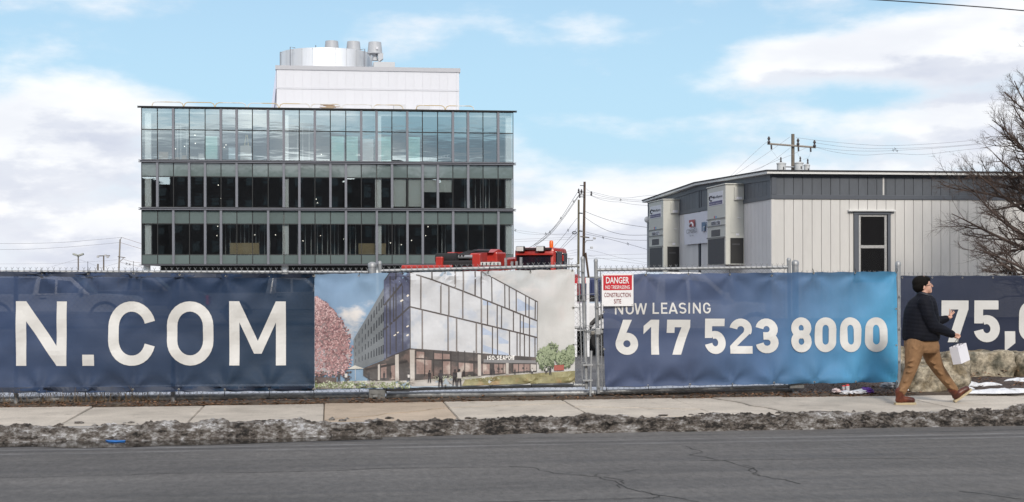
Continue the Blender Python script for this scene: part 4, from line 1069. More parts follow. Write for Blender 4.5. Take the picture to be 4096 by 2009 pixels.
pprint('printed_people', pe, (0.045, 0.042, 0.048), .2, grid=None)
pprint('printed_people', pw, (0.60, 0.58, 0.56), .1, grid=None)
b2.grommets(g2, .05); b2.grommets(g2b, .05, True); b2.grommets([z2(2372, 385), z2(2375, 720)], 0)
for (y) in (385, 720):
    a, b = at(*z2(2375, y), 19.47), at(*z2(2440, y + 4), 19.56); mb = MB(); mb.tube([a, b], .004, 5); obj('zip_tie', mb, black, b2.root)
# ------------------------------------------------------------------ glass office building
YB = 138.0
def bz(y): return at(566.6, y, YB).z
BX0, BX1 = at(566.6, 800, YB).x, at(2052.5, 800, YB).x
NMOD = 24; MOD = (BX1 - BX0) / NMOD
def bx(i): return BX0 + MOD * i
BDEEP = 26.0
office = thing('office_building', ((BX0 + BX1) / 2, YB, 0), 'four storey glass office building with white rooftop plant room behind the fence', 'building')
frame_m = mat('grey_mullion', (0.16, 0.163, 0.185), 0.45, metal=0.3, var=0.08, vs=2)
dark_m = mat('black_joint', (0.012, 0.013, 0.014), 0.6)
def glass_material(name, tint, refl, wave, rough=0.01):
    m = bpy.data.materials.new(name); m.use_nodes = True; T = NT(m.node_tree); T.n.remove(T.n['Principled BSDF'])
    oi = T.new('ShaderNodeObjectInfo'); tc = T.new('ShaderNodeTexCoord').outputs['Object']
    rv = T.m('MULTIPLY', oi.outputs['Random'], 37.0)
    vec = T.v('ADD', T.v('MULTIPLY', tc, (0.35, 1, 1.9)), T.combine(rv, rv, rv))
    bp = T.new('ShaderNodeBump'); bp.inputs['Strength'].default_value = 1.0; bp.inputs['Distance'].default_value = wave
    T.put(bp.inputs['Height'], T.noise(vec, 0.9, 2, 0.5))
    gl = T.new('ShaderNodeBsdfGlossy'); gl.inputs['Roughness'].default_value = rough; gl.inputs['Color'].default_value = (0.90, 1.0, 0.985, 1)
    T.l.new(bp.outputs[0], gl.inputs['Normal'])
    front = T.m('SUBTRACT', 1.0, T.new('ShaderNodeNewGeometry').outputs['Backfacing'])   # a pane reflects at its outer face
    tr = T.new('ShaderNodeBsdfTransparent'); T.put(tr.inputs['Color'], T.mix(front, (1, 1, 1), tint))
    lw = T.new('ShaderNodeLayerWeight'); lw.inputs['Blend'].default_value = 0.25
    mx = T.new('ShaderNodeMixShader'); T.put(mx.inputs[0], T.m('MULTIPLY', front, T.m('MULTIPLY_ADD', lw.outputs['Fresnel'], 0.5, refl, clamp=True)))
    T.l.new(tr.outputs[0], mx.inputs[1]); T.l.new(gl.outputs[0], mx.inputs[2]); T.l.new(mx.outputs[0], T.n['Material Output'].inputs[0])
    return m
vision = glass_material('vision_glass', (0.84, 0.88, 0.88), 0.46, 0.0022)
def spandrel_material():
    m = bpy.data.materials.new('spandrel_glass'); m.use_nodes = True; T = NT(m.node_tree); b = T.n['Principled BSDF']
    oi = T.new('ShaderNodeObjectInfo'); tc = T.new('ShaderNodeTexCoord').outputs['Object']
    g = T.m('MULTIPLY', T.ramp(oi.outputs['Random'], 0, 1, .90, 1.10, False), T.ramp(T.noise(tc, .8, 4), .3, .7, .92, 1.08, False))
    T.put(b.inputs['Base Color'], T.mix(1.0, (0.130, 0.165, 0.160), T.combine(g, g, g), 'MULTIPLY'))
    b.inputs['Roughness'].default_value = 0.06; b.inputs['Specular IOR Level'].default_value = 1.0; b.inputs['IOR'].default_value = 1.7
    rv = T.m('MULTIPLY', oi.outputs['Random'], 37.0)
    bp = T.new('ShaderNodeBump'); bp.inputs['Strength'].default_value = 1.0; bp.inputs['Distance'].default_value = 0.004
    T.put(bp.inputs['Height'], T.noise(T.v('ADD', tc, T.combine(rv, rv, rv)), 0.9, 2)); T.l.new(bp.outputs[0], b.inputs['Normal'])
    return m
spandrel = spandrel_material()
ROWS = [  # top y, bottom y (photograph, left edge), glass
    ('C', 431.8, 518.0, vision), ('C', 518.0, 638.9, vision), ('B', 650.0, 706.0, spandrel), ('B', 706.0, 828.5, vision),
    ('A', 841.0, 895.6, spandrel), ('A', 895.6, 1018.7, vision), ('A', 1018.7, 1058.0, spandrel)]
THICK = {'C': (2, 5, 6, 8, 9, 11, 14, 15, 17, 20, 21, 23), 'B': (1, 3, 4, 6, 9, 10, 12, 13, 16, 18, 19, 21), 'A': (2, 4, 5, 8, 10, 13, 15, 17, 18, 20, 23)}
for (fl, ya, yb, gm_) in ROWS:
    za, zb = bz(ya), bz(yb); h = za - zb
    me = MB().box((-MOD / 2 + .045, -.02, .05), (MOD / 2 - .045, .02, h - .05)).mesh('pane'); me.materials.append(gm_)
    for i in range(NMOD): inst('pane', me, (bx(i + .5), YB, zb), office, rot=(random.Random(i * 7 + int(ya)).uniform(-.0012, .0012), 0, random.Random(i * 5 + int(ya)).uniform(-.0015, .0015)))
    tm = MB().box((BX0, YB - .05, zb - .035), (BX1, YB + .06, zb + .035)); obj('transom', tm, dark_m, office)
FLO = {'C': (431.8, 638.9), 'B': (650.0, 828.5), 'A': (841.0, 1058.0)}
for fl, (ya, yb) in FLO.items():
    za, zb = bz(ya), bz(yb)
    thin = MB().box((-.032, -.04, 0), (.032, .05, za - zb)).mesh('mullion'); thin.materials.append(dark_m)
    tk = MB().bbox((-.115, -.30, 0), (.115, .05, za - zb), .012).mesh('fin'); tk.materials.append(frame_m)
    for i in range(NMOD + 1):
        if i in THICK[fl]:
            inst('fin', tk, (bx(i), YB, zb), office)
        else: inst('mullion', thin, (bx(i), YB, zb), office)
    tl_ = MB().box((BX0, YB - .05, za - .04), (BX1, YB + .06, za + .03)); obj('transom', tl_, dark_m, office)
def ledge(name, ya, yb, out, m=frame_m, side=.25):
    mb = MB(); za, zb = bz(ya), bz(yb); zc = (za + zb) / 2
    for (z0, z1, o) in ((zb, zb + (za - zb) * .3, out), (zb + (za - zb) * .3, za - (za - zb) * .3, out * .45), (za - (za - zb) * .3, za, out)):
        mb.box((BX0 - side * o / out, YB - o, z0), (BX1 + side * o / out, YB + .04, z1))
    return obj(name, mb, m, office)
ledge('floor_band', 640.0, 649.5, .38); ledge('floor_band', 831.0, 840.0, .38)
ledge('sill_band', 1058.5, 1062.5, .28); ledge('cornice', 425.5, 431.5, .40, dark_m, .35)
# structure seen through the glass
slab_m = mat('floor_slab', (0.16, 0.16, 0.16), .9, var=.1); ceil_m = mat('dark_ceiling', (0.045, 0.048, 0.05), .95, var=.3, vs=.6)
colm = mat('white_column', (0.82, 0.83, 0.82), .8, var=.05)
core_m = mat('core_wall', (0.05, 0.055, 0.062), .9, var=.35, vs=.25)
for nm, ya, yb in (('roof_slab', 428, 452), ('floor_slab', 641, 664), ('floor_slab', 831, 856), ('floor_slab', 1048, 1060)):
    mb = MB().box((BX0 + .1, YB + .15, bz(yb)), (BX1 - .1, YB + BDEEP, bz(ya) - .05)); obj(nm, mb, slab_m if nm != 'roof_slab' else mat('roofing', (0.55, 0.55, 0.55), .9), office)
for ya, yb in ((452, 641), (664, 831), (856, 1048)):
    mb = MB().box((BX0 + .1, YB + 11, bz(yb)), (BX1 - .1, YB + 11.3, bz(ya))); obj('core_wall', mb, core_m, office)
    for px in (596, 1143, 1512, 2031):
        c = at(px, 800, YB + .9); r = .30
        mb = MB().bbox((c.x - r, YB + .17, bz(yb)), (c.x + r, YB + .80, bz(ya)), .03); obj('column', mb, colm, office)
    mb = MB(); mb.box((BX0 + .05, YB + .1, bz(yb)), (BX0 + .25, YB + BDEEP, bz(ya))); obj('end_wall', mb, core_m, office)
    mb = MB(); mb.box((BX1 - .25, YB + 5, bz(yb)), (BX1 - .05, YB + BDEEP, bz(ya))); obj('end_wall', mb, core_m, office)
# metal studs of half-built partitions
studm = mat('steel_stud', (0.42, 0.43, 0.43), .5, metal=.5, var=.1)
rr = random.Random(21)
for (ya, yb, spans) in ((856, 1048, ((880, 1080), (1190, 1290), (1310, 1440), (1540, 1600), (1750, 1800))), (664, 831, ((1860, 1960),)), (452, 641, ((690, 760), (1190, 1280)))):
    for (xa, xb) in spans:
        x = xa
        while x < xb:
            Yq = YB + 2.2 + rr.random() * 2; c = at(x, 800, Yq)
            me = MB().box((c.x - .045, Yq, bz(yb)), (c.x + .045, Yq + .09, bz(ya))); obj('stud', me, studm, office); x += rr.uniform(12, 26)
# undercroft with its supports
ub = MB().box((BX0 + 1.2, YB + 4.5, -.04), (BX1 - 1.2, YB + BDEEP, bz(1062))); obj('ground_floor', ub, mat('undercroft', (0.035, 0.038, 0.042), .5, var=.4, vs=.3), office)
for px in (588, 1140, 1510, 2030):
    c = at(px, 1075, YB + .8); mb = MB().tube([(c.x, YB + .8, -.05), (c.x, YB + .8, bz(1062))], .33, 16); obj('column', mb, colm, office, smooth=True)
# side and back walls, roof edge
sb_ = MB(); zt, zb = bz(427), bz(1061)
sb_.box((BX0 - .02, YB + .1, zb), (BX0 + .04, YB + BDEEP, zt)); sb_.box((BX1 - .04, YB + 5, zb), (BX1 + .02, YB + BDEEP, zt)); sb_.box((BX0, YB + BDEEP, zb), (BX1, YB + BDEEP + .1, zt))
obj('outer_wall', sb_, mat('side_cladding', (0.10, 0.105, 0.11), .6, var=.1), office)
# blinds drawn in the middle storey
bl_m = mat('roller_blind', (0.60, 0.62, 0.60), .9, var=.04)
for i, yb in ((16, 822), (17, 822), (18, 762), (19, 762)):
    mb = MB().box((bx(i) + .12, YB + .16, bz(yb)), (bx(i + 1) - .12, YB + .18, bz(710))); obj('blind', mb, bl_m, office)
# plant room on the roof
YP = 147.0
panel_m = mat('white_panel', (0.59, 0.59, 0.62), .55, var=.02, vs=.4, rand=.015)
seam_m = mat('panel_seam', (0.60, 0.60, 0.63), .7)
pa, pb_ = at(1106, 262, YP), at(1836.5, 274, YP); zt = pa.z; zr = bz(430) - .3
px0, px1 = pa.x, pb_.x
zm = at(1106, 356, YP).z; zm2 = at(1106, 350.5, YP).z
ph = obj('plant_room', MB().box((px0 + .05, YP - .01, zr), (px1 - .05, YP + 17, zt - .35)), seam_m, office)
npan = 21; pw_ = (px1 - px0) / (npan + .35)
for z0, z1 in ((zr, zm), (zm2, zt - .42)):
    me = MB().bbox((.006, -.04, 0), (pw_ - .006, .04, z1 - z0), .006).mesh('panel'); me.materials.append(panel_m)
    me2 = MB().bbox((.012, -.04, 0), (pw_ * .35, .04, z1 - z0), .012).mesh('panel'); me2.materials.append(panel_m)
    for i in range(npan + 1): inst('panel', me if i < npan else me2, (px0 + i * pw_, YP, z0), ph)
obj('belt_trim', MB().box((px0 - .02, YP - .09, zm + .02), (px1 + .02, YP + .05, zm2 - .02)), panel_m, ph)
obj('coping', MB().box((px0 - .12, YP - .14, zt - .42), (px1 + .12, YP + 17.1, zt)), mat('grey_coping', (0.40, 0.40, 0.42), .5, var=.05), ph)
# left flank leans outward towards its foot
fl_ = MB(); q0 = at(1078, 431, YP + 1.0)
fl_.prism([(px0 - .02, YP + .02, zt - .1), (q0.x, YP + .4, zr), (px0 - .02, YP + .02, zr)], (0, 14, 0)); obj('leaning_flank', fl_, mat('shaded_flank_panel', (0.52, 0.55, 0.66), .6, var=.03), ph)  # bluer than the front panels: the side's shade put into its colour
obj('flank_trim', MB().tube([(px0 - .03, YP - .02, zm), (at(1094, 431, YP).x, YP - .02, zr)], .05, 5), mat('dark_trim', (0.10, 0.10, 0.13), .6), ph)
# round metal screen with exhaust stacks
YD = 158.0; dl, dr_ = at(1119, 240, YD).x, at(1490, 240, YD).x; RD = (dr_ - dl) / 2; dcx = (dl + dr_) / 2
zd1 = at(1304, 190, YD - RD).z; zd0 = zt - 1.0
sil = mat('bright_aluminium', (0.72, 0.73, 0.75), .5, metal=.45, var=.06, vs=1.2, rand=.10, stretch=(1, 1, .15))
NS = 26
me = MB(); a0 = 2 * PI / NS; sub = 4; vs = []
for k in range(sub + 1):
    a = a0 * (k / sub - .5) * .97
    for (r, z) in ((RD, zd0), (RD, zd1), (RD - .08, zd1), (RD - .08, zd0)): vs.append((r * math.sin(a), -r * math.cos(a), z))
fs = []
for k in range(sub):
    for j in range(4): fs.append((k * 4 + j, k * 4 + (j + 1) % 4, k * 4 + 4 + (j + 1) % 4, k * 4 + 4 + j))
me.add(vs, fs); me = me.mesh('screen_segment'); me.materials.append(sil)
drum = obj('round_screen', MB().tube([(dcx + math.cos(q) * (RD - .1), YD + math.sin(q) * (RD - .1), zd1 - .12) for q in [i * PI / 24 for i in range(48)]], .07, 5, closed=True), frame_m, office)
for i in range(NS): inst('screen_segment', me, (dcx, YD, 0), drum, rot=(0, 0, a0 * (i + .3)))
for (x0, x1, y, y2) in ((1161, 1181, 188, 205), (1459, 1440, 196, 205), (1121, 1128, 208, 230), (1263, 1262, 182, 265)):
    a, b = at(x0, y, YD - RD * .9), at(x1, y2, YD - RD * .9); mb = MB().tube([(a.x, a.y, zd0), (a.x, a.y, a.z), (b.x, a.y, a.z - .1 if x1 != x0 else a.z)], .045, 5); obj('stay', mb, frame_m, drum)
stackm = mat('grey_stack', (0.42, 0.43, 0.45), .5, var=.06, vs=.8)
for (pxc, yt, Yq, full) in ((1327, 165.5, 160, 0), (1414, 167.5, 160, 0), (1499.5, 170, 153.5, 1)):
    t = at(pxc, yt, Yq); s_ = (Yq) / FPX; rt, rb = 25 * s_, 30 * s_
    zl = at(pxc, 216, Yq).z
    st_ = obj('exhaust_stack', MB().lathe([(rt * .9, -.02), (rt, 0), (rt * 1.01, -.06), (rb, zl - t.z), (rb * .8, zl - t.z - .05)], t, 24), stackm, office, smooth=True)
    if full:
        zz = at(pxc, 243, Yq).z
        obj('stack_nozzle', MB().lathe([(rb * .42, zz - t.z), (rb * .30, (zz - t.z) * .8), (rb * .38, zl - t.z)], t, 16), stackm, st_, smooth=True)
        for k in (-1, 1): obj('stack_leg', MB().tube([(t.x + k * rb * .7, Yq - .2, zl), (t.x + k * rb * .5, Yq - .2, zz)], .09, 5), stackm, st_)
        obj('stack_hood', MB().prism([(t.x + rb * .35, Yq - .6, zl), (t.x + rb * 1.08, Yq - .6, zl), (t.x + rb * 1.08, Yq - .6, zl - .55), (t.x + rb * .45, Yq - .6, zl - .95)], (0, 1.2, 0)), stackm, st_)
        p = at(1508, 193, Yq - rb); obj('nameplate', MB().box((p.x - .12, p.y - .08, p.z - .14), (p.x + .12, p.y + .3, p.z + .14)), panel_m, st_)
a, b = at(1494, 247, 152), at(1580, 268, 152); obj('duct_box', MB().bbox((a.x, 152, zt - .5), (b.x, 155, a.z), .04), mat('duct_grey', (0.47, 0.48, 0.49), .6, var=.05), office)
for (x0, x1, y0) in ((1574, 1623, 417), (1668, 1719, 419)):
    a, b = at(x0, y0, YB + 2.2), at(x1, 431, YB + 2.2); obj('roof_box', MB().bbox((a.x, YB + 2.2, bz(427)), (b.x, YB + 3.2, a.z), .03), mat('roof_box_grey', (0.55, 0.55, 0.57), .6, var=.04), office)
cp = MB().box((BX0 + .05, YB + .1, bz(427.5)), (BX1 - .05, YB + .5, bz(424.6))); obj('parapet', cp, panel_m, office)

# portable guard rails along the roof edge
railm = mat('guard_rail_paint', (0.50, 0.38, 0.20), .6, var=.1, col2=(0.62, 0.60, 0.56), c2=(.45, .55), c2s=.4)
ORD = ('leftmost', 'second', 'third', 'fourth', 'fifth', 'sixth', 'seventh', 'eighth', 'ninth', 'rightmost')
secs = [(608, 733), (736, 858), (861, 984), (992, 1114), (1118, 1239), (1243, 1364), (1368, 1490), (1493, 1612), (1664, 1780), (1782, 1896)]
for i, (xa, xb) in enumerate(secs):
    Yq = YB + .9; dy = (xa - 566) * .0135; a, b = at(xa, 407 + dy, Yq), at(xb, 407 + dy, Yq); zb = bz(427)
    r = thing('guard_rail', ((a.x + b.x) / 2, Yq, zb), '%s of the loop shaped guard rails along the roof edge%s' % (ORD[i], ' counted from the left' if 0 < i < 9 else ''), 'guard rail', 'guard rails along the office roof')
    z = a.z; q = .35
    obj('rail_loop', MB().tube([(a.x, Yq, zb), (a.x, Yq, z - q), (a.x + q * .3, Yq, z - q * .3), (a.x + q, Yq, z), (b.x - q, Yq, z), (b.x - q * .3, Yq, z - q * .3), (b.x, Yq, z - q), (b.x, Yq, zb)], .045, 5), railm, r)
lum = thing('timber_pile', at(1320, 428, YB + .7), 'small pile of boards and pipes left on the office roof edge', 'timber')
rr = random.Random(4); a, b = at(1276, 424, YB + .7), at(1366, 424, YB + .7)
for k in range(7):
    u0 = rr.uniform(0, .35); u1 = rr.uniform(.6, 1); z = bz(426.5) + .1 + k * .06
    obj('board', MB().box((a.x + (b.x - a.x) * u0, YB + .6 + k * .05, z), (a.x + (b.x - a.x) * u1, YB + .75 + k * .05, z + .055)), mat('lumber%d' % (k % 3), ((.30, .20, .10), (.45, .40, .32), (.20, .11, .07))[k % 3], .8, var=.2), lum)

# materials stacked behind the windows
def sheet_in(name, label, cat, grp, x0, x1, y0, y1, m, dy=.35, th=.05, lean=0.0):
    a, b = at(x0, y0, YB + dy), at(x1, y1, YB + dy)
    o = obj(name, MB().bbox((a.x, YB + dy, b.z), (b.x, YB + dy + th, a.z), .01), m)
    return tag(o, label, cat, grp)
grn = mat('green_insulation', (0.30, 0.62, 0.56), .7, var=.07, vs=1.5, col2=(0.38, 0.66, 0.60), c2s=1.1); G = 'green insulation boards behind the top floor windows'
ink = mat('board_ink', (0.16, 0.42, 0.40), .7)
boards = [(822, 870, 545, 637, 'plain green insulation board, leftmost behind the top floor glass', 0), (1326, 1376, 545, 645, 'green insulation board with upside down print, second from left', 1), (1386, 1432, 546, 645, 'green insulation board with upside down print, third from left', 1),
          (1516, 1564, 547, 646, 'green insulation board with upright print behind the top floor glass', 2), (1632, 1680, 548, 647, 'rightmost green insulation board behind the top floor glass', 1)]
for (x0, x1, y0, y1, lb, pr) in boards:
    o = sheet_in('insulation_board', lb, 'board', G, x0, x1, y0, y1, grn)
    if pr:
        for yy in ((.30, .82) if pr == 2 else (.22, .72)):
            yc = y0 + (y1 - y0) * yy; s = 1 if pr == 2 else -1
            A = at(x0 + 8, yc + 5, YB + .33); B = at(x1 - 10, yc + 5, YB + .33); C_ = at(x0 + 8, yc - 5, YB + .33)
            if s < 0: A, B, C_ = at(x1 - 10, yc - 5, YB + .33), at(x0 + 8, yc - 5, YB + .33), at(x1 - 10, yc + 5, YB + .33)
            me = font_on('print', 'Kingspan', A, B, C_, ink, o, .01, .01)
            me2 = font_on('print', 'GreenGuard', A + (A - C_) * .75, B + (A - C_) * .75, A + (A - C_) * .05, ink, o, .0, .01)
ply = mat('plywood', (0.42, 0.33, 0.19), .8, var=.12, vs=1.2); card = mat('cardboard', (0.34, 0.24, 0.15), .85, var=.1)
sheet_in('plywood_sheet', 'wide tan plywood sheet behind the lowest office windows on the left', 'plywood', 'plywood sheets in the lowest storey', 920, 1037, 972, 1017, ply, .8, .08)
sheet_in('plywood_sheet', 'tan plywood sheet split by a white column in the lowest office storey', 'plywood', 'plywood sheets in the lowest storey', 1434, 1544, 974, 1017, ply, 1.6, .08)
def carton(lb, x0, x1, y0, y1, m=card, dy=.8, deep=.8):
    a, b = at(x0, y0, YB + dy), at(x1, y1, YB + dy)
    t = thing('carton', ((a.x + b.x) / 2, YB + dy, b.z), lb, 'carton', 'cartons behind the top floor windows')
    obj('box_body', MB().bbox((a.x, YB + dy, b.z), (b.x, YB + dy + deep, a.z - .08), .01), m, t)
    obj('flap', MB().box((a.x - .04, YB + dy - .05, a.z - .08), (b.x + .04, YB + dy + deep * .5, a.z - .05)), m, t)
carton('brown carton with open flaps behind the top left office window', 636, 672, 605, 637)
carton('low brown carton on the top floor beside a taller one', 696, 716, 628, 637); carton('square tan carton on the top floor near the leftmost green board', 727, 746, 619, 637)
carton('pale grey carton on the top floor left of the green board', 794, 815, 612, 637, mat('grey_card', (.5, .5, .5), .8))
sheet_in('plywood_sheet', 'pale sheet standing behind the top floor glass under a stepladder', 'board', None, 961, 1004, 583, 640, mat('pale_sheet', (.52, .48, .42), .8, var=.1), .6)
sheet_in('white_board', 'tall white board behind the top floor glass near the middle', 'board', None, 1448, 1494, 556, 645, mat('white_sheet', (.62, .62, .62), .8, var=.05), .6)
sheet_in('white_board', 'pale blue board behind the top floor glass on the left', 'board', None, 914, 942, 590, 638, mat('blue_sheet', (.48, .60, .66), .7, var=.05), .5)
sl_ = thing('stepladder', at(990, 640, YB + 1.4), 'yellow stepladder on the top floor behind a pale sheet', 'ladder')
for (x0, x1) in ((985, 968), (989, 1000)): obj('ladder_rail', MB().tube([at(x0, 540, YB + 1.4), at(x1, 640, YB + 1.4)], .05, 5), mat('ladder_yellow', (.5, .42, .16), .6), sl_)
for k in range(5):
    u = .25 + k * .16; obj('rung', MB().tube([at(985 - 17 * u, 540 + 100 * u, YB + 1.4), at(989 + 11 * u, 540 + 100 * u, YB + 1.4)], .03, 4), MATS['ladder_yellow'], sl_)
al = thing('extension_ladder', at(1745, 640, YB + .5), 'extension ladder lying on its side behind the top floor glass', 'ladder')
for dy in (0, 10): obj('ladder_rail', MB().tube([at(1685, 640 - dy * .4, YB + .5), at(1798, 630 - dy, YB + .5)], .04, 5), mat('ladder_alloy', (.55, .55, .56), .4, metal=.5), al)
for k in range(9): obj('rung', MB().tube([at(1690 + k * 12.5, 640 - k * 1.05, YB + .5), at(1690 + k * 12.5, 635 - k * 1.6, YB + .5)], .03, 4), MATS['ladder_alloy'], al)
lampm = bpy.data.materials.new('work_bulb'); lampm.use_nodes = True
b_ = lampm.node_tree.nodes['Principled BSDF']; b_.inputs['Emission Color'].default_value = (1, .93, .8, 1); b_.inputs['Emission Strength'].default_value = 2.5
for fl, pts, Y_ in (('top', ((702, 596), (738, 586), (780, 541), (781, 574), (897, 590), (904, 580), (1285, 618)), 3.0), ('middle', ((873, 741), (884, 794), (1265, 797), (1270, 812)), 4.0), ('lowest', ((871, 905), (868, 943), (1019, 940), (1102, 940), (1212, 964), (1282, 943), (1375, 957), (1380, 937), (1562, 972), (1605, 979), (1646, 962), (1703, 943), (1712, 907)), 4.0)):
    t = thing('string_lights', at(pts[0][0], pts[0][1], YB + Y_), 'bare work bulbs hung through the %s office storey' % fl, 'lamp')
    for (x, y) in pts:
        p = at(x, y, YB + Y_); obj('bulb', MB().ball(p, .05, 6), lampm, t)
        obj('cord', MB().tube([p, (p.x, p.y, p.z + .5)], .008, 3), black, t)

# ------------------------------------------------------------------ far side of the street, seen only in the glass
brk = mat('dark_brick', (0.045, 0.036, 0.036), .9, var=.25, vs=.8); wtr = mat('mirror_window', (0.04, 0.045, 0.05), .2, var=.2)
def street_block(label, x0, x1, y0, h, storeys, gable=0.0):
    t = thing('brick_block', ((x0 + x1) / 2, y0, 0), label, 'building', 'blocks across the street')
    w = MB().box((x0, y0 - 14, -.3), (x1, y0, h)); obj('wall', w, brk, t)
    if gable: obj('roof', MB().prism([(x0 - .3, y0 + .2, h), (x1 + .3, y0 + .2, h), ((x0 + x1) / 2, y0 + .2, h + gable)], (0, -14.4, 0)), mat('dark_roof', (.05, .05, .055), .8, var=.2), t)
    n = max(2, int((x1 - x0) / 3.4)); sh = h / storeys
    me = MB().bbox((-.75, -.06, -.95), (.75, .06, .95), .03).mesh('window'); me.materials.append(wtr)
    for s in range(storeys):
        for i in range(n): inst('window', me, (x0 + (i + .5) * (x1 - x0) / n, y0 + .02, (s + .55) * sh), t)
street_block('low dark brick block across the street, opposite the left office bays', -66, -33, -34, 21.5, 5, 4.0)
street_block('long dark brick warehouse across the street behind the photographer', -33, 3, -32, 24.5, 5)
street_block('gabled dark brick block across the street beside the long warehouse', 3, 25, -36, 22.5, 5, 4.0)
street_block('wide dark brick block across the street, far right of the warehouse', 25, 80, -34, 25.0, 5)
# ------------------------------------------------------------------ site office trailer
TC = at(3087, 690, 30.5); TX, TY = TC.x, 30.5; TLEN, TDEP = 16.0, 12.2
zroof = at(3087, 687, TY).z; zf0 = at(3087, 707, TY).z; zf1 = at(3087, 779, TY).z; zf2 = at(3087, 797, TY).z; zfl = 0.75; RIDGE = .14
trailer = thing('site_trailer', (TX, TY, 0), 'pale grey site office trailer with dark fascia and a flat gable roof', 'trailer')
cream = mat('cream_siding', (0.60, 0.585, 0.56), .75, var=.06, vs=2.5, rand=.03, bump=.05, bs=30, stretch=(1, 1, .25), col2=(0.52, 0.505, 0.48), c2=(.5, .75), c2s=1.2)
slate = mat('slate_fascia', (0.092, 0.102, 0.118), .6, var=.12, vs=3, rand=.05, stretch=(1, 1, .4)); groove = mat('siding_groove', (0.50, 0.48, 0.46), .9); trim = mat('fascia_trim', (0.082, 0.092, 0.11), .55, var=.08)
core = MB().box((TX + .03, TY + .03, zfl), (TX + TLEN, TY + TDEP - .03, zf2)); obj('wall_core', core, groove, trailer)
obj('fascia_core', MB().box((TX + .03, TY + .03, zf2), (TX + TLEN, TY + TDEP - .03, zroof - .12)), mat('fascia_groove', (.06, .065, .08), .8), trailer)
obj('skirting', MB().box((TX + .08, TY + .08, -.03), (TX + TLEN, TY + TDEP - .1, zfl)), mat('skirt', (.16, .15, .15), .9, var=.2), trailer)
bw = at(3131, 900, TY).x - at(3094, 900, TY).x
bw = (at(3567, 900, TY).x - at(3130, 900, TY).x) / 11.8
wx0, wx1 = at(3413, 900, TY).x, at(3560, 900, TY).x; wzt = at(3413, 846, TY).z; wzb = at(3413, 1130, TY).z
def board(x0, x1, z0, z1, m, g=.005):
    if x1 - x0 < .02 or z1 - z0 < .02: return
    obj('board', MB().box((x0 + g, TY - .012, z0), (x1 - g, TY + .03, z1)), m, trailer)
x = TX + .05; first = True
while x < TX + TLEN - .1:
    x2 = min(x + bw * (1.06 if first else 1), TX + TLEN); first = False
    if x2 <= wx0 or x >= wx1: board(x, x2, zfl, zf2, cream)
    else:
        board(x, x2, wzt, zf2, cream); board(x, x2, zfl, wzb, cream)
        if x < wx0: board(x, wx0, wzb, wzt, cream)
        if x2 > wx1: board(wx1, x2, wzb, wzt, cream)
    board(x, x2, zf1, zf0, slate); x = x2
def tbox(name, x0, x1, z0, z1, o, m, y1=.03): return obj(name, MB().bbox((x0, TY - o, z0), (x1, TY + y1, z1), .008), m, trailer)
tbox('fascia_band', TX - .02, TX + TLEN, zf2, zf1, .035, trim); tbox('fascia_band', TX - .02, TX + TLEN, zf0, zroof - .035, .035, trim)
tbox('corner_trim', TX - .014, TX + .10, zf1, zf0, .03, trim); tbox('corner_trim', TX - .012, TX + .06, zfl, zf2, .022, cream)
lm = at(3533, 750, TY).x; tbox('fascia_joint', lm - .02, lm + .02, zf1, zf0, .018, cream)
# roof with drip edge
rb = MB(); yr = TY + TDEP / 2
for (o0, o1, zz0, zz1, m_, nm) in ((-.16, 0, -.055, -.0, 'w', 'drip_edge'), (-.18, 0, .0, .03, 'd', 'roof_sheet')):
    mb = MB(); pr = [(TX + o0, TY + o0, zroof + zz0), (TX + o0, yr, zroof + RIDGE + zz0), (TX + o0, TY + TDEP - o0, zroof + zz0), (TX + o0, TY + TDEP - o0, zroof + zz1), (TX + o0, yr, zroof + RIDGE + zz1), (TX + o0, TY + o0, zroof + zz1)]
    mb.prism(pr, (TLEN + .3, 0, 0)); obj(nm, mb, mat('white_drip', (.70, .70, .68), .5, var=.05) if m_ == 'w' else mat('roof_black', (.03, .03, .033), .8, var=.2), trailer)
# gable end (left face)
def gbox(name, y0, y1, z0, z1, o, m, x1=.03): return obj(name, MB().bbox((TX - o, y0, z0), (TX + x1, y1, z1), .006), m, trailer)
shade_siding = mat('end_siding', (0.62, 0.605, 0.60), .75, var=.06, vs=2.5, rand=.03, stretch=(1, 1, .25))  # front siding again, tinted cooler: shade of the end wall put in
def zr_at(y): return zroof + RIDGE * (1 - abs(y - yr) / (TDEP / 2))
gw = TDEP / 41
for i in range(41):
    y0 = TY + .03 + i * gw; y1 = y0 + gw
    if y1 > TY + TDEP: break
    if abs((y0 + y1) / 2 - yr) < .16: continue
    obj('board', MB().box((TX - .012, y0 + .006, zfl), (TX + .03, y1 - .006, zf2)), shade_siding, trailer)
    ztop = zr_at((y0 + y1) / 2) - .17
    obj('board', MB().box((TX - .012, y0 + .006, zf1), (TX + .03, y1 - .006, ztop)), slate, trailer)
gbox('fascia_band', TY - .01, TY + TDEP, zf2, zf1, .034, trim)
for (ya, yb) in ((TY, yr), (yr, TY + TDEP)):
    mb = MB(); za, zb = zr_at(ya), zr_at(yb); mb.prism([(TX - .034, ya, za - .19), (TX - .034, yb, zb - .19), (TX - .034, yb, zb - .05), (TX - .034, ya, za - .05)], (.06, 0, 0)); obj('fascia_band', mb, trim, trailer)
for yy in (TY + .06, TY + 2.95, yr - .1, yr + .1, TY + 9.1, TY + TDEP - .06): gbox('fascia_post', yy - .06, yy + .06, zf1, zr_at(yy) - .15, .03, trim)
gbox('joint_strip', yr - .09, yr + .09, zfl, zf2, .028, mat('joint_dark', (.03, .035, .05), .7)); gbox('corner_trim', TY - .01, TY + .05, zfl, zf2, .02, shade_siding)
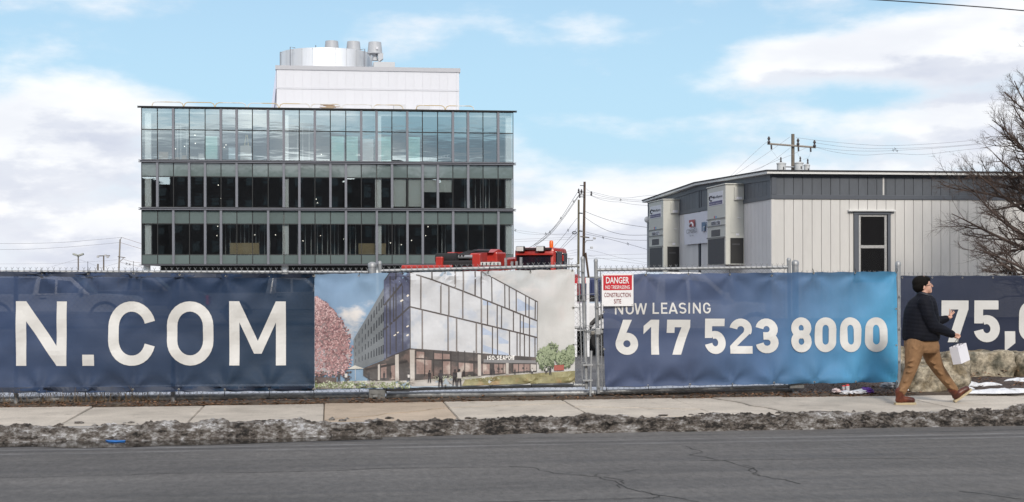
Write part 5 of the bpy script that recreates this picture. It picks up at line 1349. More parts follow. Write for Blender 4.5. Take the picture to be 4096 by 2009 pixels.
# window with security mesh
wt = mat('window_trim', (0.095, 0.105, 0.125), .5, var=.06); wht = mat('white_metal', (.66, .66, .65), .45, var=.05)
W0 = lambda x, y: at(3050 + x / 1.885, 450 + y / 1.885, TY)
win = obj('window', MB().box((W0(722, 800).x, TY + .01, wzb), (W0(940, 800).x, TY + .02, W0(800, 765).z)), mat('window_dark', (.006, .006, .008), .15, spec=.5), trailer)
for x0, x1 in ((686, 722), (940, 962)): obj('window_casing', MB().bbox((W0(x0, 800).x, TY - .045, wzb), (W0(x1, 800).x, TY + .03, W0(0, 768).z), .006), wt, win)
obj('window_head', MB().bbox((W0(682, 0).x, TY - .05, W0(0, 768).z), (W0(965, 0).x, TY + .03, W0(0, 747).z), .006), wt, win)
obj('drip_cap', MB().bbox((W0(638, 0).x, TY - .10, W0(0, 745).z), (W0(991, 0).x, TY + .03, W0(0, 733).z), .006), wht, win)
def sash(x0, x1, y0, y1):
    a, b = W0(x0, y1), W0(x1, y0); mb = MB().box((a.x, TY - .02, a.z), (b.x, TY + .0, b.z)); obj('sash_bar', mb, wht, win)
sash(726, 738, 770, 1240); sash(918, 934, 770, 1240); sash(738, 918, 772, 786); sash(738, 918, 1002, 1024)
gm2 = MB(); nx_ = 34; a, b = W0(727, 0).x, W0(934, 0).x; zt_, zb_ = W0(0, 770).z, wzb
for k in range(-44, 34):
    for s in (1, -1):
        x0 = a + (b - a) * k / 34; pts = []
        H = zt_ - zb_
        p0, p1 = (x0, zb_), (x0 + H * .55, zt_)
        def clipx(p0, p1):
            (xa, za), (xb, zb2) = p0, p1
            t0 = max(0, (a - xa) / (xb - xa)); t1 = min(1, (b - xa) / (xb - xa))
            return None if t0 >= t1 else ((xa + (xb - xa) * t0, za + (zb2 - za) * t0), (xa + (xb - xa) * t1, za + (zb2 - za) * t1))
        c = clipx(p0, p1)
        if c:
            (xa, za), (xb, zb2) = c
            if s < 0: xa, xb = a + b - xa, a + b - xb
            gm2.tube([(xa, TY - .03, za), (xb, TY - .03, zb2)], .0013, 3, False)
g_ = obj('security_mesh', gm2, mat('mesh_grey', (.03, .03, .03), .5), win); g_['kind'] = 'stuff'
obj('drain_pipe', MB().tube([atx(2594, 870, TX - .06), Vector((TX - .06, atx(2594, 870, TX - .06).y, 0))], .05, 8), galv, trailer, smooth=True)
cm = atx(2590, 879, TX - .1); obj('security_camera', MB().ball((cm.x, cm.y, cm.z), .1, 10), wht, trailer, smooth=True)
# wall-hung air conditioners
acm = mat('ac_beige', (0.52, 0.52, 0.475), .55, var=.05, vs=2); acg = mat('ac_coil', (.055, .055, .06), .7, var=.2, vs=30); grl = mat('grille_dark', (.10, .10, .11), .7)
stk = mat('sticker_white', (.68, .68, .72), .5, var=.03); pur = mat('sticker_purple', (.075, .06, .16), .5); inkm = mat('ink_dark', (.03, .03, .05), .6)
ZZ = lambda x, y: (2550 + x / 2.687, 650 + y / 2.687)
def ac(near_x, far_x, wall_x, ytop, ybot, number, rows, label):
    """near_x: enlarged-photo x of the outer near edge, far_x: outer far edge, wall_x: near face meets the wall"""
    pw = atx(*ZZ(wall_x, 700), TX - .01); yn = pw.y
    pn = at(*ZZ(near_x, ytop), yn); D = TX - pn.x; X0 = pn.x
    yfar = atx(*ZZ(far_x, 700), X0).y; zt = pn.z; zb = at(*ZZ(near_x, ybot), yn).z
    body = obj('air_conditioner', MB().bbox((X0, yn, zb), (TX + .02, yfar, zt), .02), acm, trailer); body['label'] = label
    S = lambda u, z, o=.004: Vector((X0 - o, yfar + (yn - yfar) * u, z))          # on the outer face, u left to right
    N = lambda u, z, o=.004: Vector((X0 + (TX - X0) * u, yn - o, z))              # on the near face
    zz = lambda y: at(*ZZ(near_x, y), yn).z
    def sp(name, u0, u1, y0, y1, m, o=.006, th=.01):
        a, b = S(u0, zz(y1), o), S(u1, zz(y0), o); return obj(name, MB().box((a.x, b.y, a.z), (a.x + th, a.y, b.z)), m, body)
    def np_(name, u0, u1, y0, y1, m, o=.006, th=.01):
        a, b = N(u0, zz(y1), o), N(u1, zz(y0), o); return obj(name, MB().box((a.x, a.y, a.z), (b.x, a.y + th, b.z)), m, body)
    r = rows
    sp('sticker', .12, .88, r['s0'], r['s1'], stk, .008); sp('sticker_stripe', .13, .85, r['s0'] + (r['s1'] - r['s0']) * .68, r['s1'] - 8, pur, .012)
    zt2 = zz(r['s0'] + (r['s1'] - r['s0']) * .28); zb2 = zz(r['s0'] + (r['s1'] - r['s0']) * .58)
    obj('sticker_logo', MB().tube([S(.24 + .085 * math.cos(q), (zt2 + zb2) / 2 + .055 * math.sin(q), .016) for q in [k * PI / 8 + .4 for k in range(13)]], .016, 5), inkm, body)
    font_on('sticker_lettering', 'ModSpace', S(.36, zb2 + .02, .014), S(.86, zb2 + .02, .014), S(.36, zt2, .014), inkm, body, .008, .003)
    font_on('sticker_lettering', '800-523-7918 • modspace.com', S(.16, zz(r['s1'] - 15), .014), S(.83, zz(r['s1'] - 15), .014), S(.16, zz(r['s1'] - 27), .014), stk, body, .012, .006)
    for y in r['lips']: sp('panel_lip', 0, 1.0, y - 4, y + 6, mat('ac_shadow', (.22, .22, .21), .6), .02, .02)  # lip in darker beige, its shadow line put into the colour
    sp('number_plate', .24, .74, r['n0'], r['n1'], stk, .008)
    nm_ = font_on('number', number, S(.26, zz(r['n1'] - 8), .014), S(.72, zz(r['n1'] - 8), .014), S(.26, zz(r['n0'] + 6), .014), inkm, body, .012, .003); nm_['kind'] = 'stuff'
    for k in range(8): sp('louvre', .24 + k * .062, .24 + k * .062 + .04, r['g0'], r['g1'], grl, .008)
    sp('badge', .40, .46, r['n0'] - 52, r['n0'] - 26, sr, .008); sp('badge', .46, .53, r['n0'] - 52, r['n0'] - 26, mat('badge_blue', (.15, .35, .55), .5), .008)
    sp('coil_screen', .06, .94, r['c0'], ybot - 8, acg, .01)
    np_('service_door', .28, .94, r['d0'], r['d1'], acm, .012, .02); np_('door_handle', .62, .80, (r['d0'] + r['d1']) / 2 - 12, (r['d0'] + r['d1']) / 2 - 6, stk, .03, .02)
    np_('coil_opening', .22, .95, r['o0'], ybot - 12, mat('ac_inside', (.015, .015, .016), .6), .004, .01)
    np_('coil_opening_frame', .20, .24, r['o0'] - 6, ybot - 8, acm, .015, .02)
    np_('rating_plate', .55, .72, r['d1'] + 8, r['d1'] + 30, stk, .008); np_('vent_hood', .45, .95, r['h0'], r['h1'], acm, .05, .06); np_('vent_slot', .55, .85, r['h1'] - 34, r['h1'] - 8, stk, .06, .02)
    np_('fan_guard', .35, .75, r['o0'] + 60, r['o0'] + 75, acg, .01)
    obj('rain_hood', MB().bbox((X0 - .02, yn - .03, zt), (TX, yfar + .02, zt + .03), .01), acm, body)
ac(945, 750, 1145, 238, 1100, '000158', dict(s0=296, s1=445, lips=(590, 668, 798), n0=612, n1=668, g0=712, g1=785, c0=812, d0=455, d1=755, o0=812, h0=262, h1=405), 'nearer wall air conditioner numbered 000158')
ac(275, 122, 452, 403, 1240, '000157', dict(s0=450, s1=585, lips=(712, 778, 898), n0=732, n1=780, g0=815, g1=880, c0=912, d0=592, d1=856, o0=905, h0=425, h1=548), 'farther wall air conditioner numbered 000157')
# company banner hung on the gable end
Xb = TX - .07
B_ = lambda x, y: atx(*ZZ(x, y), Xb)
cb_ = MB(); a, b = B_(505, 700), B_(790, 700); zt, zb = B_(505, 562).z, B_(508, 886).z
n = 16; vs = []
for j in range(9):
    for i in range(n + 1): vs.append((Xb - .012 * math.sin(i * 1.3 + j * .5) * math.sin(j * .6), a.y + (b.y - a.y) * i / n, zb + (zt - zb) * j / 8))
cb_.add(vs, [(j * (n + 1) + i, j * (n + 1) + i + 1, (j + 1) * (n + 1) + i + 1, (j + 1) * (n + 1) + i) for j in range(8) for i in range(n)])
cban = tag(obj('company_banner', cb_, mat('white_vinyl', (.66, .66, .72), .6, var=.03), smooth='all'), 'white builder banner with red emblem on the trailer end wall', 'banner')
Xl = Xb - .03
L_ = lambda x, y: atx(*ZZ(x, y), Xl)
def bquad(name, x0, x1, y0, y1, m, o=0):
    p, q = L_(x0, y0), L_(x1, y0); z0 = L_(x0, y1).z; mb = MB().box((Xl - .004 - o, q.y, z0), (Xl - o, p.y, p.z)); return obj(name, mb, m, cban)
bquad('emblem', 555, 614, 622, 697, mat('emblem_red', (.36, .03, .03), .5))
arcp = [L_(564 + 20 * (1 - math.cos(q)), 690 - 40 * math.sin(q)) + Vector((-.012, 0, 0)) for q in [k * PI / 8 for k in range(9)]]
obj('emblem_arch', MB().tube(arcp, .028, 5), stk, cban)
font_on('lettering', 'CONSIGLI', L_(529, 768), L_(639, 750), L_(529, 724), mat('letter_grey', (.05, .05, .06), .6), cban, .0, .01)
font_on('lettering', 'Est. 1905', L_(566, 797), L_(606, 792), L_(566, 783), MATS['letter_grey'], cban, 0, .01)
bquad('emblem', 690, 728, 645, 742, mat('emblem_blue', (.06, .13, .24), .5)); bquad('emblem_notch', 707, 712, 690, 742, stk, .006); bquad('emblem_notch', 712, 728, 690, 696, stk, .006)
font_on('lettering', 'RE', L_(736, 690), L_(775, 684), L_(736, 640), mat('emblem_blue', (.06, .13, .24), .5), cban, .01, .01)

# ------------------------------------------------------------------ red telehandler
red = mat('machine_red', (0.42, 0.028, 0.018), .42, var=.14, vs=4, coat=.2, col2=(0.30, 0.022, 0.016), c2=(.55, .7), c2s=3); rub = mat('tyre_rubber', (.018, .018, .019), .9, var=.2, bump=.3, bs=40)
dkm = mat('machine_black', (.018, .017, .018), .6, var=.2); cabg = mat('cab_glass', (.012, .013, .020), .08, spec=.8)
c0 = at(2108, 1300, 33.0)
th = thing('telehandler', (c0.x, c0.y, 0), 'red telescopic handler with amber beacon parked behind the left gate', 'telehandler', rz=-math.radians(24))
def T_(name, mb, m, parent=None, smooth=False): return obj(name, mb, m, parent or th, smooth=smooth, local=True)
S = 5689 / 34.0
def hz(y): return 1.7 + (1105 - y) * 33.2 / 5689
cabz = hz(992)
cb2 = MB().bbox((-.16, -.52, 1.05), (.80, .72, cabz), .09)
cab_ = T_('cab', cb2, red, smooth=True)
T_('windscreen', MB().bbox((-.10, -.545, hz(1150)), (.72, -.50, hz(1022)), .02), cabg, cab_)
T_('visor', MB().box((-.10, -.60, hz(1022)), (.78, -.50, hz(1016))), red, cab_)
T_('side_window', MB().bbox((.76, -.38, hz(1150)), (.82, .16, hz(1006)), .05), cabg, cab_); T_('side_window', MB().bbox((.76, .24, hz(1150)), (.82, .64, hz(1011)), .05), cabg, cab_)
T_('door_handle', MB().bbox((.81, .17, hz(1045)), (.84, .21, hz(1022)), .008), red, cab_)
for x in (.02, .50):
    w = T_('work_light', MB().bbox((x - .10, -.66, hz(1009)), (x + .10, -.54, hz(987)), .02), dkm, th)
    T_('lens', MB().bbox((x - .085, -.675, hz(1007)), (x + .085, -.655, hz(989)), .015), mat('lamp_lens', (.60, .60, .58), .2, var=.1), w)
T_('lamp_bar', MB().box((-.06, -.58, hz(1001)), (.74, -.52, hz(994))), dkm)
T_('beacon', MB().lathe([(.048, 0), (.048, .14), (.035, .17), (.01, .175)], (.66, -.25, cabz - .01), 12), mat('amber', (.75, .13, .01), .3), smooth=True)
T_('chassis', MB().bbox((-1.05, -1.6, .65), (.85, 2.4, 1.12), .06), red); T_('engine_cover', MB().bbox((-1.0, .65, 1.1), (.7, 2.5, 1.75), .10), red)
boom = T_('boom', MB().prism([(-.78, 2.6, hz(1017)), (-.78, -3.2, hz(1052)), (-.78, -3.2, hz(1090)), (-.78, 2.6, hz(1066))], (.46, 0, 0)), red)
T_('boom_sleeve', MB().bbox((-.82, -2.2, hz(1068)), (-.28, -1.5, hz(1012)), .03), red, boom)
T_('boom_plate', MB().prism([(-.84, -2.3, hz(1014)), (-.84, -1.9, hz(1000)), (-.84, -1.7, hz(1003)), (-.84, -1.5, hz(1014))], (.50, 0, 0)), red, boom)
T_('cylinder', MB().tube([(-.55, -1.7, hz(1008)), (-.55, -3.1, hz(1014))], .055, 10), dkm, boom, True)
hd = T_('boom_head', MB().prism([(-.90, -3.1, hz(1014)), (-.90, -3.9, hz(1016)), (-.90, -4.1, hz(1032)), (-.90, -3.8, hz(1050)), (-.90, -3.1, hz(1048))], (.16, 0, 0)), red)
T_('head_cheek', MB().prism([(-.40, -3.1, hz(1016)), (-.40, -3.8, hz(1020)), (-.40, -4.0, hz(1036)), (-.40, -3.8, hz(1052)), (-.40, -3.1, hz(1052))], (.14, 0, 0)), red, hd)
T_('head_core', MB().bbox((-.74, -4.0, hz(1050)), (-.40, -3.0, hz(1022)), .02), dkm, hd)
T_('hose_reel', MB().tube([(-1.06, -4.15, hz(1040)), (-.60, -4.15, hz(1040))], .12, 14), rub, hd, True); T_('pin', MB().tube([(-1.09, -4.05, hz(1034)), (-.24, -4.05, hz(1034))], .04, 10), galv, hd, True)
for k in range(3): T_('hose', MB().tube([(-.62 + k * .07, -4.1, hz(1030)), (-.60 + k * .07, -3.4, hz(1012)), (-.58 + k * .06, -2.4, hz(1010))], .022, 6), rub, hd, True)
T_('carriage_plate', MB().bbox((-1.02, -4.35, hz(1075)), (-.86, -4.25, hz(1034)), .02), red, hd); T_('carriage_plate', MB().bbox((-.20, -4.35, hz(1075)), (-.02, -4.25, hz(1023)), .02), red, hd)
T_('carriage_bar', MB().bbox((-1.02, -4.30, hz(1068)), (-.02, -4.2, hz(1048)), .02), dkm, hd)
T_('warning_plate', MB().bbox((-.02, -4.33, hz(1066)), (.42, -4.29, hz(1054)), .005), mat('warning_white', (.6, .6, .58), .6, var=.2, vs=20), hd)
for k in range(5): T_('warning_stripe', MB().box((.02 + k * .085, -4.345, hz(1065)), (.04 + k * .085, -4.333, hz(1056))), dkm, hd)
T_('fork_frame', MB().bbox((-1.75, -4.5, hz(1085)), (-.6, -4.38, hz(1064)), .03), red, hd)
for (x, y0, y1) in ((-.16, 1034, 1075), (-.01, 1048, 1075), (.10, 1047, 1075), (.20, 1032, 1075)): T_('grab_rail', MB().box((x - .025, -1.2, hz(y1)), (x + .025, -1.15, hz(y0))), galv, th)
for o_, dy_ in [(hd, .85)] + [(c_, .85) for c_ in hd.children] + [(c_, .75) for c_ in boom.children]:
    for v_ in o_.data.vertices: v_.co.y += dy_
for v_ in boom.data.vertices:
    if v_.co.y < -3: v_.co.y = -2.4
def wheel_parts(parent, x, y, r, w, local=True):
    t = MB(); t.lathe([(r * .55, -w / 2), (r * .93, -w / 2), (r, -w * .36), (r, w * .36), (r * .93, w / 2), (r * .55, w / 2)], (0, 0, 0), 28, Matrix.Translation((x, y, r - .03)) @ Matrix.Rotation(PI / 2, 4, 'Y'))
    for k in range(22):
        a = 2 * PI * k / 22
        for s in (-1, 1):
            M = Matrix.Translation((x, y, r - .03)) @ Matrix.Rotation(a + s * .07, 4, 'X')
            if r > .5: t.box((s * w * .26 - w * .2, -.028, r * .97), (s * w * .26 + w * .2, .028, r * 1.035), M)
    o = obj('tyre', t, rub, parent, smooth=True, local=local)
    rm = MB().lathe([(r * .1, -w * .42), (r * .5, -w * .40), (r * .58, -w * .46), (r * .58, w * .46), (r * .5, w * .40), (r * .1, w * .42)], (0, 0, 0), 20, Matrix.Translation((x, y, r - .03)) @ Matrix.Rotation(PI / 2, 4, 'Y'))
    obj('rim', rm, mat('rim_metal', (.38, .38, .39), .4, metal=.6, var=.1) if r < .5 else red, o, smooth=True, local=local)
for x in (-1.05, 1.0):
    for y in (-1.35, 1.75): wheel_parts(th, x, y, .62, .42)

# ------------------------------------------------------------------ vehicles
def pickup(label, loc, rz, paint, L=5.6, mirror=1):
    """side profile along local X (front at +X), width along Y"""
    v = thing('pickup_truck', loc, label, 'truck', 'pickup trucks in the yard', rz)
    w = .95
    body = MB(); prof = [(-2.75, .55), (2.55, .50), (2.78, .62), (2.80, .95), (2.62, 1.08), (1.35, 1.16), (1.25, 1.10), (-.55, 1.10), (-.62, 1.14), (-2.72, 1.14), (-2.80, 1.08)]
    bm = bmesh.new(); vs = [bm.verts.new((x, -w, z)) for x, z in prof]; f = bm.faces.new(vs); r = bmesh.ops.extrude_face_region(bm, geom=[f])
    for q in r['geom']:
        if isinstance(q, bmesh.types.BMVert): q.co.y = w
    bmesh.ops.recalc_face_normals(bm, faces=bm.faces[:]); bmesh.ops.bevel(bm, geom=bm.edges[:], offset=.05, segments=2, affect='EDGES'); body.bm(bm)
    P_ = lambda n, mb, m, p=None, s=False: obj(n, mb, m, p or v, smooth=s, local=True)
    bd = P_('body', body, paint, None, True)
    cab = MB(); cp_ = [(-.62, 1.08), (-.50, 1.72), (-.30, 1.82), (.55, 1.80), (1.30, 1.12)]
    bm = bmesh.new(); vs = [bm.verts.new((x, -w + (.02 if z < 1.2 else .16), z)) for x, z in cp_]; f = bm.faces.new(vs); r = bmesh.ops.extrude_face_region(bm, geom=[f])
    for q in r['geom']:
        if isinstance(q, bmesh.types.BMVert): q.co.y = -q.co.y
    bmesh.ops.recalc_face_normals(bm, faces=bm.faces[:]); bmesh.ops.bevel(bm, geom=bm.edges[:], offset=.05, segments=2, affect='EDGES'); cab.bm(bm)
    cb = P_('cab', cab, paint, None, True)
    gls = mat('car_glass', (.015, .017, .02), .06, spec=.7)
    for s in (-1, 1):
        for wn in ([(-.40, 1.20), (-.36, 1.66), (.12, 1.70), (.12, 1.20)], [(.20, 1.20), (.20, 1.70), (.50, 1.70), (1.02, 1.20)]):
            tp = lambda z: w - .02 - (.14 * max(0, min(1, (z - 1.2) / .5))) + .012
            mb = MB(); mb.prism([(x, s * tp(z), z) for x, z in wn], (0, -s * .03, 0)); P_('side_window', mb, gls, cb)
        P_('wing_mirror', MB().bbox((.92, s * w, 1.18) if s > 0 else (.92, s * w - .2, 1.18), (1.05, s * w + .2, 1.36) if s > 0 else (1.05, s * w, 1.36), .03), paint, cb)
        P_('headlight', MB().bbox((2.62, s * .60 - .22, .80), (2.82, s * .60 + .22, .98), .04), mat('lamp_clear', (.6, .6, .6), .15), bd)
        P_('taillight', MB().bbox((-2.83, s * .86 - .09, .74), (-2.62, s * .86 + .10, 1.08), .03), mat('lamp_red', (.45, .012, .012), .25, coat=.4), bd)
        P_('door_handle', MB().bbox((-.36, s * (w + .01) - .02, 1.0), (-.14, s * (w + .01) + .02, 1.04), .01), dkm, bd)
        for x in (-1.75, 1.75):
            P_('wheel_arch', MB().tube([(x + .48 * math.cos(a), s * (w + .004), .40 + .48 * math.sin(a)) for a in [k * PI / 10 for k in range(11)]], .05, 6), dkm, bd)
    P_('windscreen', MB().prism([(.66, -.66, 1.72), (1.22, -.78, 1.20), (1.22, .78, 1.20), (.66, .66, 1.72)], (.03, 0, .02)), gls, cb)
    P_('rear_window', MB().prism([(-.55, -.62, 1.24), (-.48, -.56, 1.64), (-.48, .56, 1.64), (-.55, .62, 1.24)], (-.03, 0, 0)), gls, cb)
    P_('tailgate', MB().bbox((-2.83, -.72, .72), (-2.77, .72, 1.12), .02), paint, bd); P_('bumper', MB().bbox((-2.95, -.9, .45), (-2.75, .9, .62), .04), galv, bd); P_('bumper', MB().bbox((2.72, -.92, .42), (2.92, .92, .62), .04), galv, bd)
    for x in (-1.75, 1.75):
        for s in (-1, 1):
            M = Matrix.Translation((x, s * .80, .40)) @ Matrix.Rotation(PI / 2, 4, 'X')
            t = MB().lathe([(.22, -.13), (.37, -.13), (.40, -.09), (.40, .09), (.37, .13), (.22, .13)], (0, 0, 0), 24, M); to = P_('tyre', t, rub, v, True)
            P_('rim', MB().lathe([(.03, -.11), (.20, -.10), (.24, -.14), (.24, .14), (.20, .10), (.03, .11)], (0, 0, 0), 16, M), mat('rim_metal', (.38, .38, .39), .4, metal=.6), to, True)
    return v
silver = mat('silver_paint', (.50, .50, .52), .35, metal=.2, var=.04, coat=.5); whitep = mat('white_paint', (.72, .72, .73), .3, var=.03, coat=.5); darkp = mat('dark_paint', (.05, .055, .065), .3, var=.05, coat=.5); greyp = mat('grey_paint', (.20, .21, .23), .3, var=.05, coat=.5)
p = at(225, 1340, 50); pickup('silver pickup truck seen dimly through the navy web address banner', (p.x, 50, -.03), 0.0, silver)
p = at(1140, 1300, 52); pickup('grey pickup truck seen dimly behind the letter M of the navy banner', (p.x, 52.0, -.03), 0.12, greyp)
p = at(2460, 1300, 31.5); pickup('white pickup truck showing a red tail light through the gate gap', (p.x + 1.2, 31.5, -.03), math.radians(8), whitep)
p = at(560, 1300, 62); pickup('dark pickup truck parked behind the silver one in the yard', (p.x, 62, -.03), 0.0, darkp)
# navy container beyond the gate
q0, q1 = at(2345, 1300, 38), at(2440, 1300, 38)
ct = thing('skip_container', ((q0.x + q1.x) / 2, 38, 0), 'navy blue steel container seen through the gate gap', 'container')
cm_ = mat('navy_steel', (.022, .035, .11), .5, var=.1); zt = at(2360, 1112, 38).z
obj('container_body', MB().bbox((q0.x, 38, -.03), (q1.x + .6, 40.4, zt), .05), cm_, ct)
for k in range(5): obj('rib', MB().box((q0.x + .15 + k * .22, 37.94, .1), (q0.x + .22 + k * .22, 38, zt - .1)), cm_, ct)
# red and white barrier in the gap
q0 = at(2296, 1121, 30); q1 = at(2358, 1116, 30)
br = thing('barrier_board', (q0.x, 30, 0), 'red and white barrier board seen through the gate gap', 'barrier')
for k in range(4): obj('stripe_block', MB().box((q0.x + (q1.x - q0.x) * k / 4, 30, q0.z - .07), (q0.x + (q1.x - q0.x) * (k + 1) / 4, 30.05, q0.z + .05)), sr if k % 2 == 0 else sw, br)
for k in (.1, .9): obj('barrier_leg', MB().box((q0.x + (q1.x - q0.x) * k - .03, 30.0, -.03), (q0.x + (q1.x - q0.x) * k + .03, 30.05, q0.z - .07)), sw, br)
# ------------------------------------------------------------------ utility poles, wires, lamp posts
wood = mat('pole_wood', (0.085, 0.058, 0.042), .9, var=.3, vs=1.5, stretch=(1, 1, .1)); wood2 = mat('pole_wood_grey', (0.15, 0.125, 0.10), .9, var=.25, vs=1.5, stretch=(1, 1, .1)); wood3 = mat('pole_wood_light', (0.26, 0.23, 0.20), .9, var=.2, vs=1.5, stretch=(1, 1, .1))
wire_d = mat('cable_black', (.03, .03, .033), .6); wire_l = mat('cable_grey', (.22, .22, .24), .6); porc = mat('insulator', (.06, .05, .05), .3); tank = mat('transformer_grey', (.52, .53, .53), .5, var=.05)
def z6(x, y): return (2050 + x / 2.87, 680 + y / 2.87)
def z8(x, y): return (3050 + x / 1.885, 450 + y / 1.885)
def z5(x, y): return (x / 2.527, 900 + y / 2.527)
def pole(label, top, foot_x, Y, r, m, name='utility_pole', cat='utility pole'):
    t = at(*top, Y); b = at(foot_x, 1140, Y)
    k = (t.z + .3) / (t.z - b.z); base = t + (b - t) * k
    o = thing(name, (base.x, Y, 0), label, cat)
    obj('shaft', MB().tube([base, t], [r * 1.15, r * .9], 10), m, o, smooth=True)
    return o
def cables(label, Y, lines, w=1.3, m=None, spacers=(), Z=z6, Y2=None):
    o = thing('overhead_cables', at(*Z(*lines[0][0]), Y), label, 'cable')
    for L in lines:
        pts = [Vector(Z(*p)) for p in L]; sm = []
        for i in range(len(pts) - 1):            # smooth the read-off points
            p0, p1, p2, p3 = pts[max(i - 1, 0)], pts[i], pts[i + 1], pts[min(i + 2, len(pts) - 1)]
            for k in range(6):
                t = k / 6; sm.append(.5 * ((2 * p1) + (p2 - p0) * t + (2 * p0 - 5 * p1 + 4 * p2 - p3) * t * t + (3 * p1 - p0 - 3 * p2 + p3) * t ** 3))
        sm.append(pts[-1]); n = len(sm)
        obj('cable', MB().tube([at(q.x, q.y, Y + ((Y2 or Y) - Y) * i / (n - 1)) for i, q in enumerate(sm)], w / 2 * Y / FPX, 5), m or wire_l, o)
    for s in spacers:
        c = at(*Z(*s), Y); d = 5 * Y / FPX
        mb = MB()
        for a in (0.4, 2.0, 3.5, 5.2): mb.tube([c, c + Vector((math.cos(a) * d, 0, math.sin(a) * d * 1.4))], .8 * Y / FPX, 4)
        obj('spacer', mb, wire_d, o)
    return o
def floodlight(o, x, y, Y, s=1.0, Z=z6):
    c = at(*Z(x, y), Y); d = 5.5 * Y / FPX * s; f = obj('floodlight', MB().bbox((c.x - d, Y - d * .5, c.z - d * .8), (c.x + d, Y + d * .5, c.z + d * .8), d * .2), mat('flood_grey', (.45, .45, .46), .5), o)
P1 = pole('tall dark utility pole right of the red telehandler', z6(828, 136), 2333, 160, .15, wood)
for (x0, y0, x1) in ((775, 178, 828), (758, 250, 828), (768, 285, 828), (768, 308, 828)): obj('bracket', MB().tube([at(*z6(x0, y0), 159.8), at(*z6(x1, y0 + 4), 159.8)], .045, 5), wire_d, P1)
for (x, y) in ((760, 240), (792, 246), (772, 292), (905, 270)): obj('insulator', MB().lathe([(.05, -.3), (.13, -.2), (.06, -.05), (.12, .05), (.05, .25)], at(*z6(x, y), 159.5), 8), porc, P1)
obj('guard_arm', MB().tube([at(*z6(835, 835), 159.5), at(*z6(850, 810), 159.5), at(*z6(925, 808), 159.5)], .05, 5), galv, P1); floodlight(P1, 940, 785, 159.5); floodlight(P1, 908, 893, 159.5)
obj('crossarm', MB().tube([at(*z6(778, 765), 159.5), at(*z6(882, 778), 159.5)], .07, 5), wood2, P1)
obj('strut', MB().tube([at(*z6(838, 950), 159.5), at(*z6(875, 1240), 159.5)], .13, 6), wood, P1)
P2 = pole('shorter weathered pole just left of the tall dark utility pole', z6(760, 342), 2313, 157, .125, mat('pole_wood_moss', (.14, .125, .085), .9, var=.3, vs=1.5))
for (x, y) in ((765, 495), (762, 700)): obj('clamp', MB().tube([at(*z6(x, y), 156.8), at(*z6(x + 40, y + 5), 156.8)], .07, 5), wire_d, P2)
obj('cable_coil', MB().tube([at(*z6(710 + 24 * math.cos(a), 722 + 14 * math.sin(a)), 156.8) for a in [k * PI / 6 for k in range(12)]], .05, 5, closed=True), wire_d, P2)
cables('black cable bundle dropping left from the tall dark pole to the telehandler', 158, [[(765, 285), (700, 375), (560, 570), (430, 722), (330, 815), (195, 890)], [(755, 245), (690, 345), (560, 548), (430, 708), (240, 866)], [(766, 292), (600, 535), (430, 742), (240, 886)]], 1.7, wire_d, [(700, 360), (555, 555), (430, 715)])
cables('three spaced cables running right from the tall dark pole top', 159, [[(845, 256), (905, 268), (1060, 310), (1240, 335), (1560, 352)], [(845, 290), (905, 294), (1000, 320), (1240, 350), (1560, 374)], [(905, 297), (1000, 335), (1130, 364), (1240, 370), (1380, 395), (1560, 410)], [(850, 215), (905, 250), (1240, 322), (1500, 300), (1722, 282)]], 1.2, wire_l, [(905, 275), (1240, 345)])
cables('two cables sagging right from the middle of the tall dark pole', 159, [[(822, 472), (940, 520), (1100, 575), (1300, 625), (1560, 662)], [(825, 540), (950, 625), (1100, 700), (1300, 746), (1560, 748)]], 1.5, wire_d)
cables('low cable running right from the tall dark pole behind the trailer', 159, [[(840, 712), (950, 740), (1200, 790), (1350, 805), (1560, 809)], [(835, 735), (1040, 778), (1325, 850), (1560, 918)]], 1.3, wire_d, [(1040, 778), (1325, 850)])
cables('thin cables low between the tall dark pole and the trailer foot', 170, [[(860, 915), (1000, 945), (1200, 1000), (1560, 1070)], [(870, 985), (1100, 976), (1560, 965)], [(870, 985), (1100, 1030), (1560, 1090)], [(850, 1020), (1200, 1015), (1560, 1016)]], .9)
cables('straight cables dropping left from the shorter weathered pole', 157, [[(745, 550), (670, 645), (600, 740), (470, 890)], [(740, 670), (690, 740), (620, 820), (550, 900)], [(745, 740), (660, 815), (570, 905)]], 1.3, wire_d, [(637, 695)])
cables('faint far cables between the office and the poles', 220, [[(20, 690), (380, 733), (590, 735), (740, 726)], [(20, 702), (210, 738), (740, 748)], [(20, 800), (740, 770)], [(20, 826), (740, 792)], [(600, 940), (740, 915)], [(610, 970), (740, 945)], [(610, 992), (740, 975)]], .9, wire_l, [(32, 692), (382, 733)])
L3 = pole('small floodlight mast between telehandler cab and the poles', z6(648, 1010), 2275, 140, .06, galv, 'lamp_post', 'lamp post')
obj('arm', MB().tube([at(*z6(628, 1016), 140), at(*z6(700, 1018), 140)], .04, 5), galv, L3); floodlight(L3, 676, 1024, 140, .8)
P3 = pole('utility pole with crossarm and transformers behind the trailer', z8(229, 163), 3172, 110, .145, wood2)
obj('crossarm', MB().tube([at(*z8(38, 236), 109.7), at(*z8(402, 264), 109.7)], .085, 6), wood3, P3)
for (x, y) in ((48, 210), (268, 225), (392, 238)): obj('insulator', MB().lathe([(.05, -.28), (.14, -.15), (.06, 0), (.13, .12), (.05, .3)], at(*z8(x, y), 109.6), 8), porc, P3)
for (x, y) in ((66, 262), (270, 275), (362, 280)): obj('cutout', MB().tube([at(*z8(x, y - 16), 109.6), at(*z8(x + 2, y + 18), 109.6)], .07, 6), porc, P3)
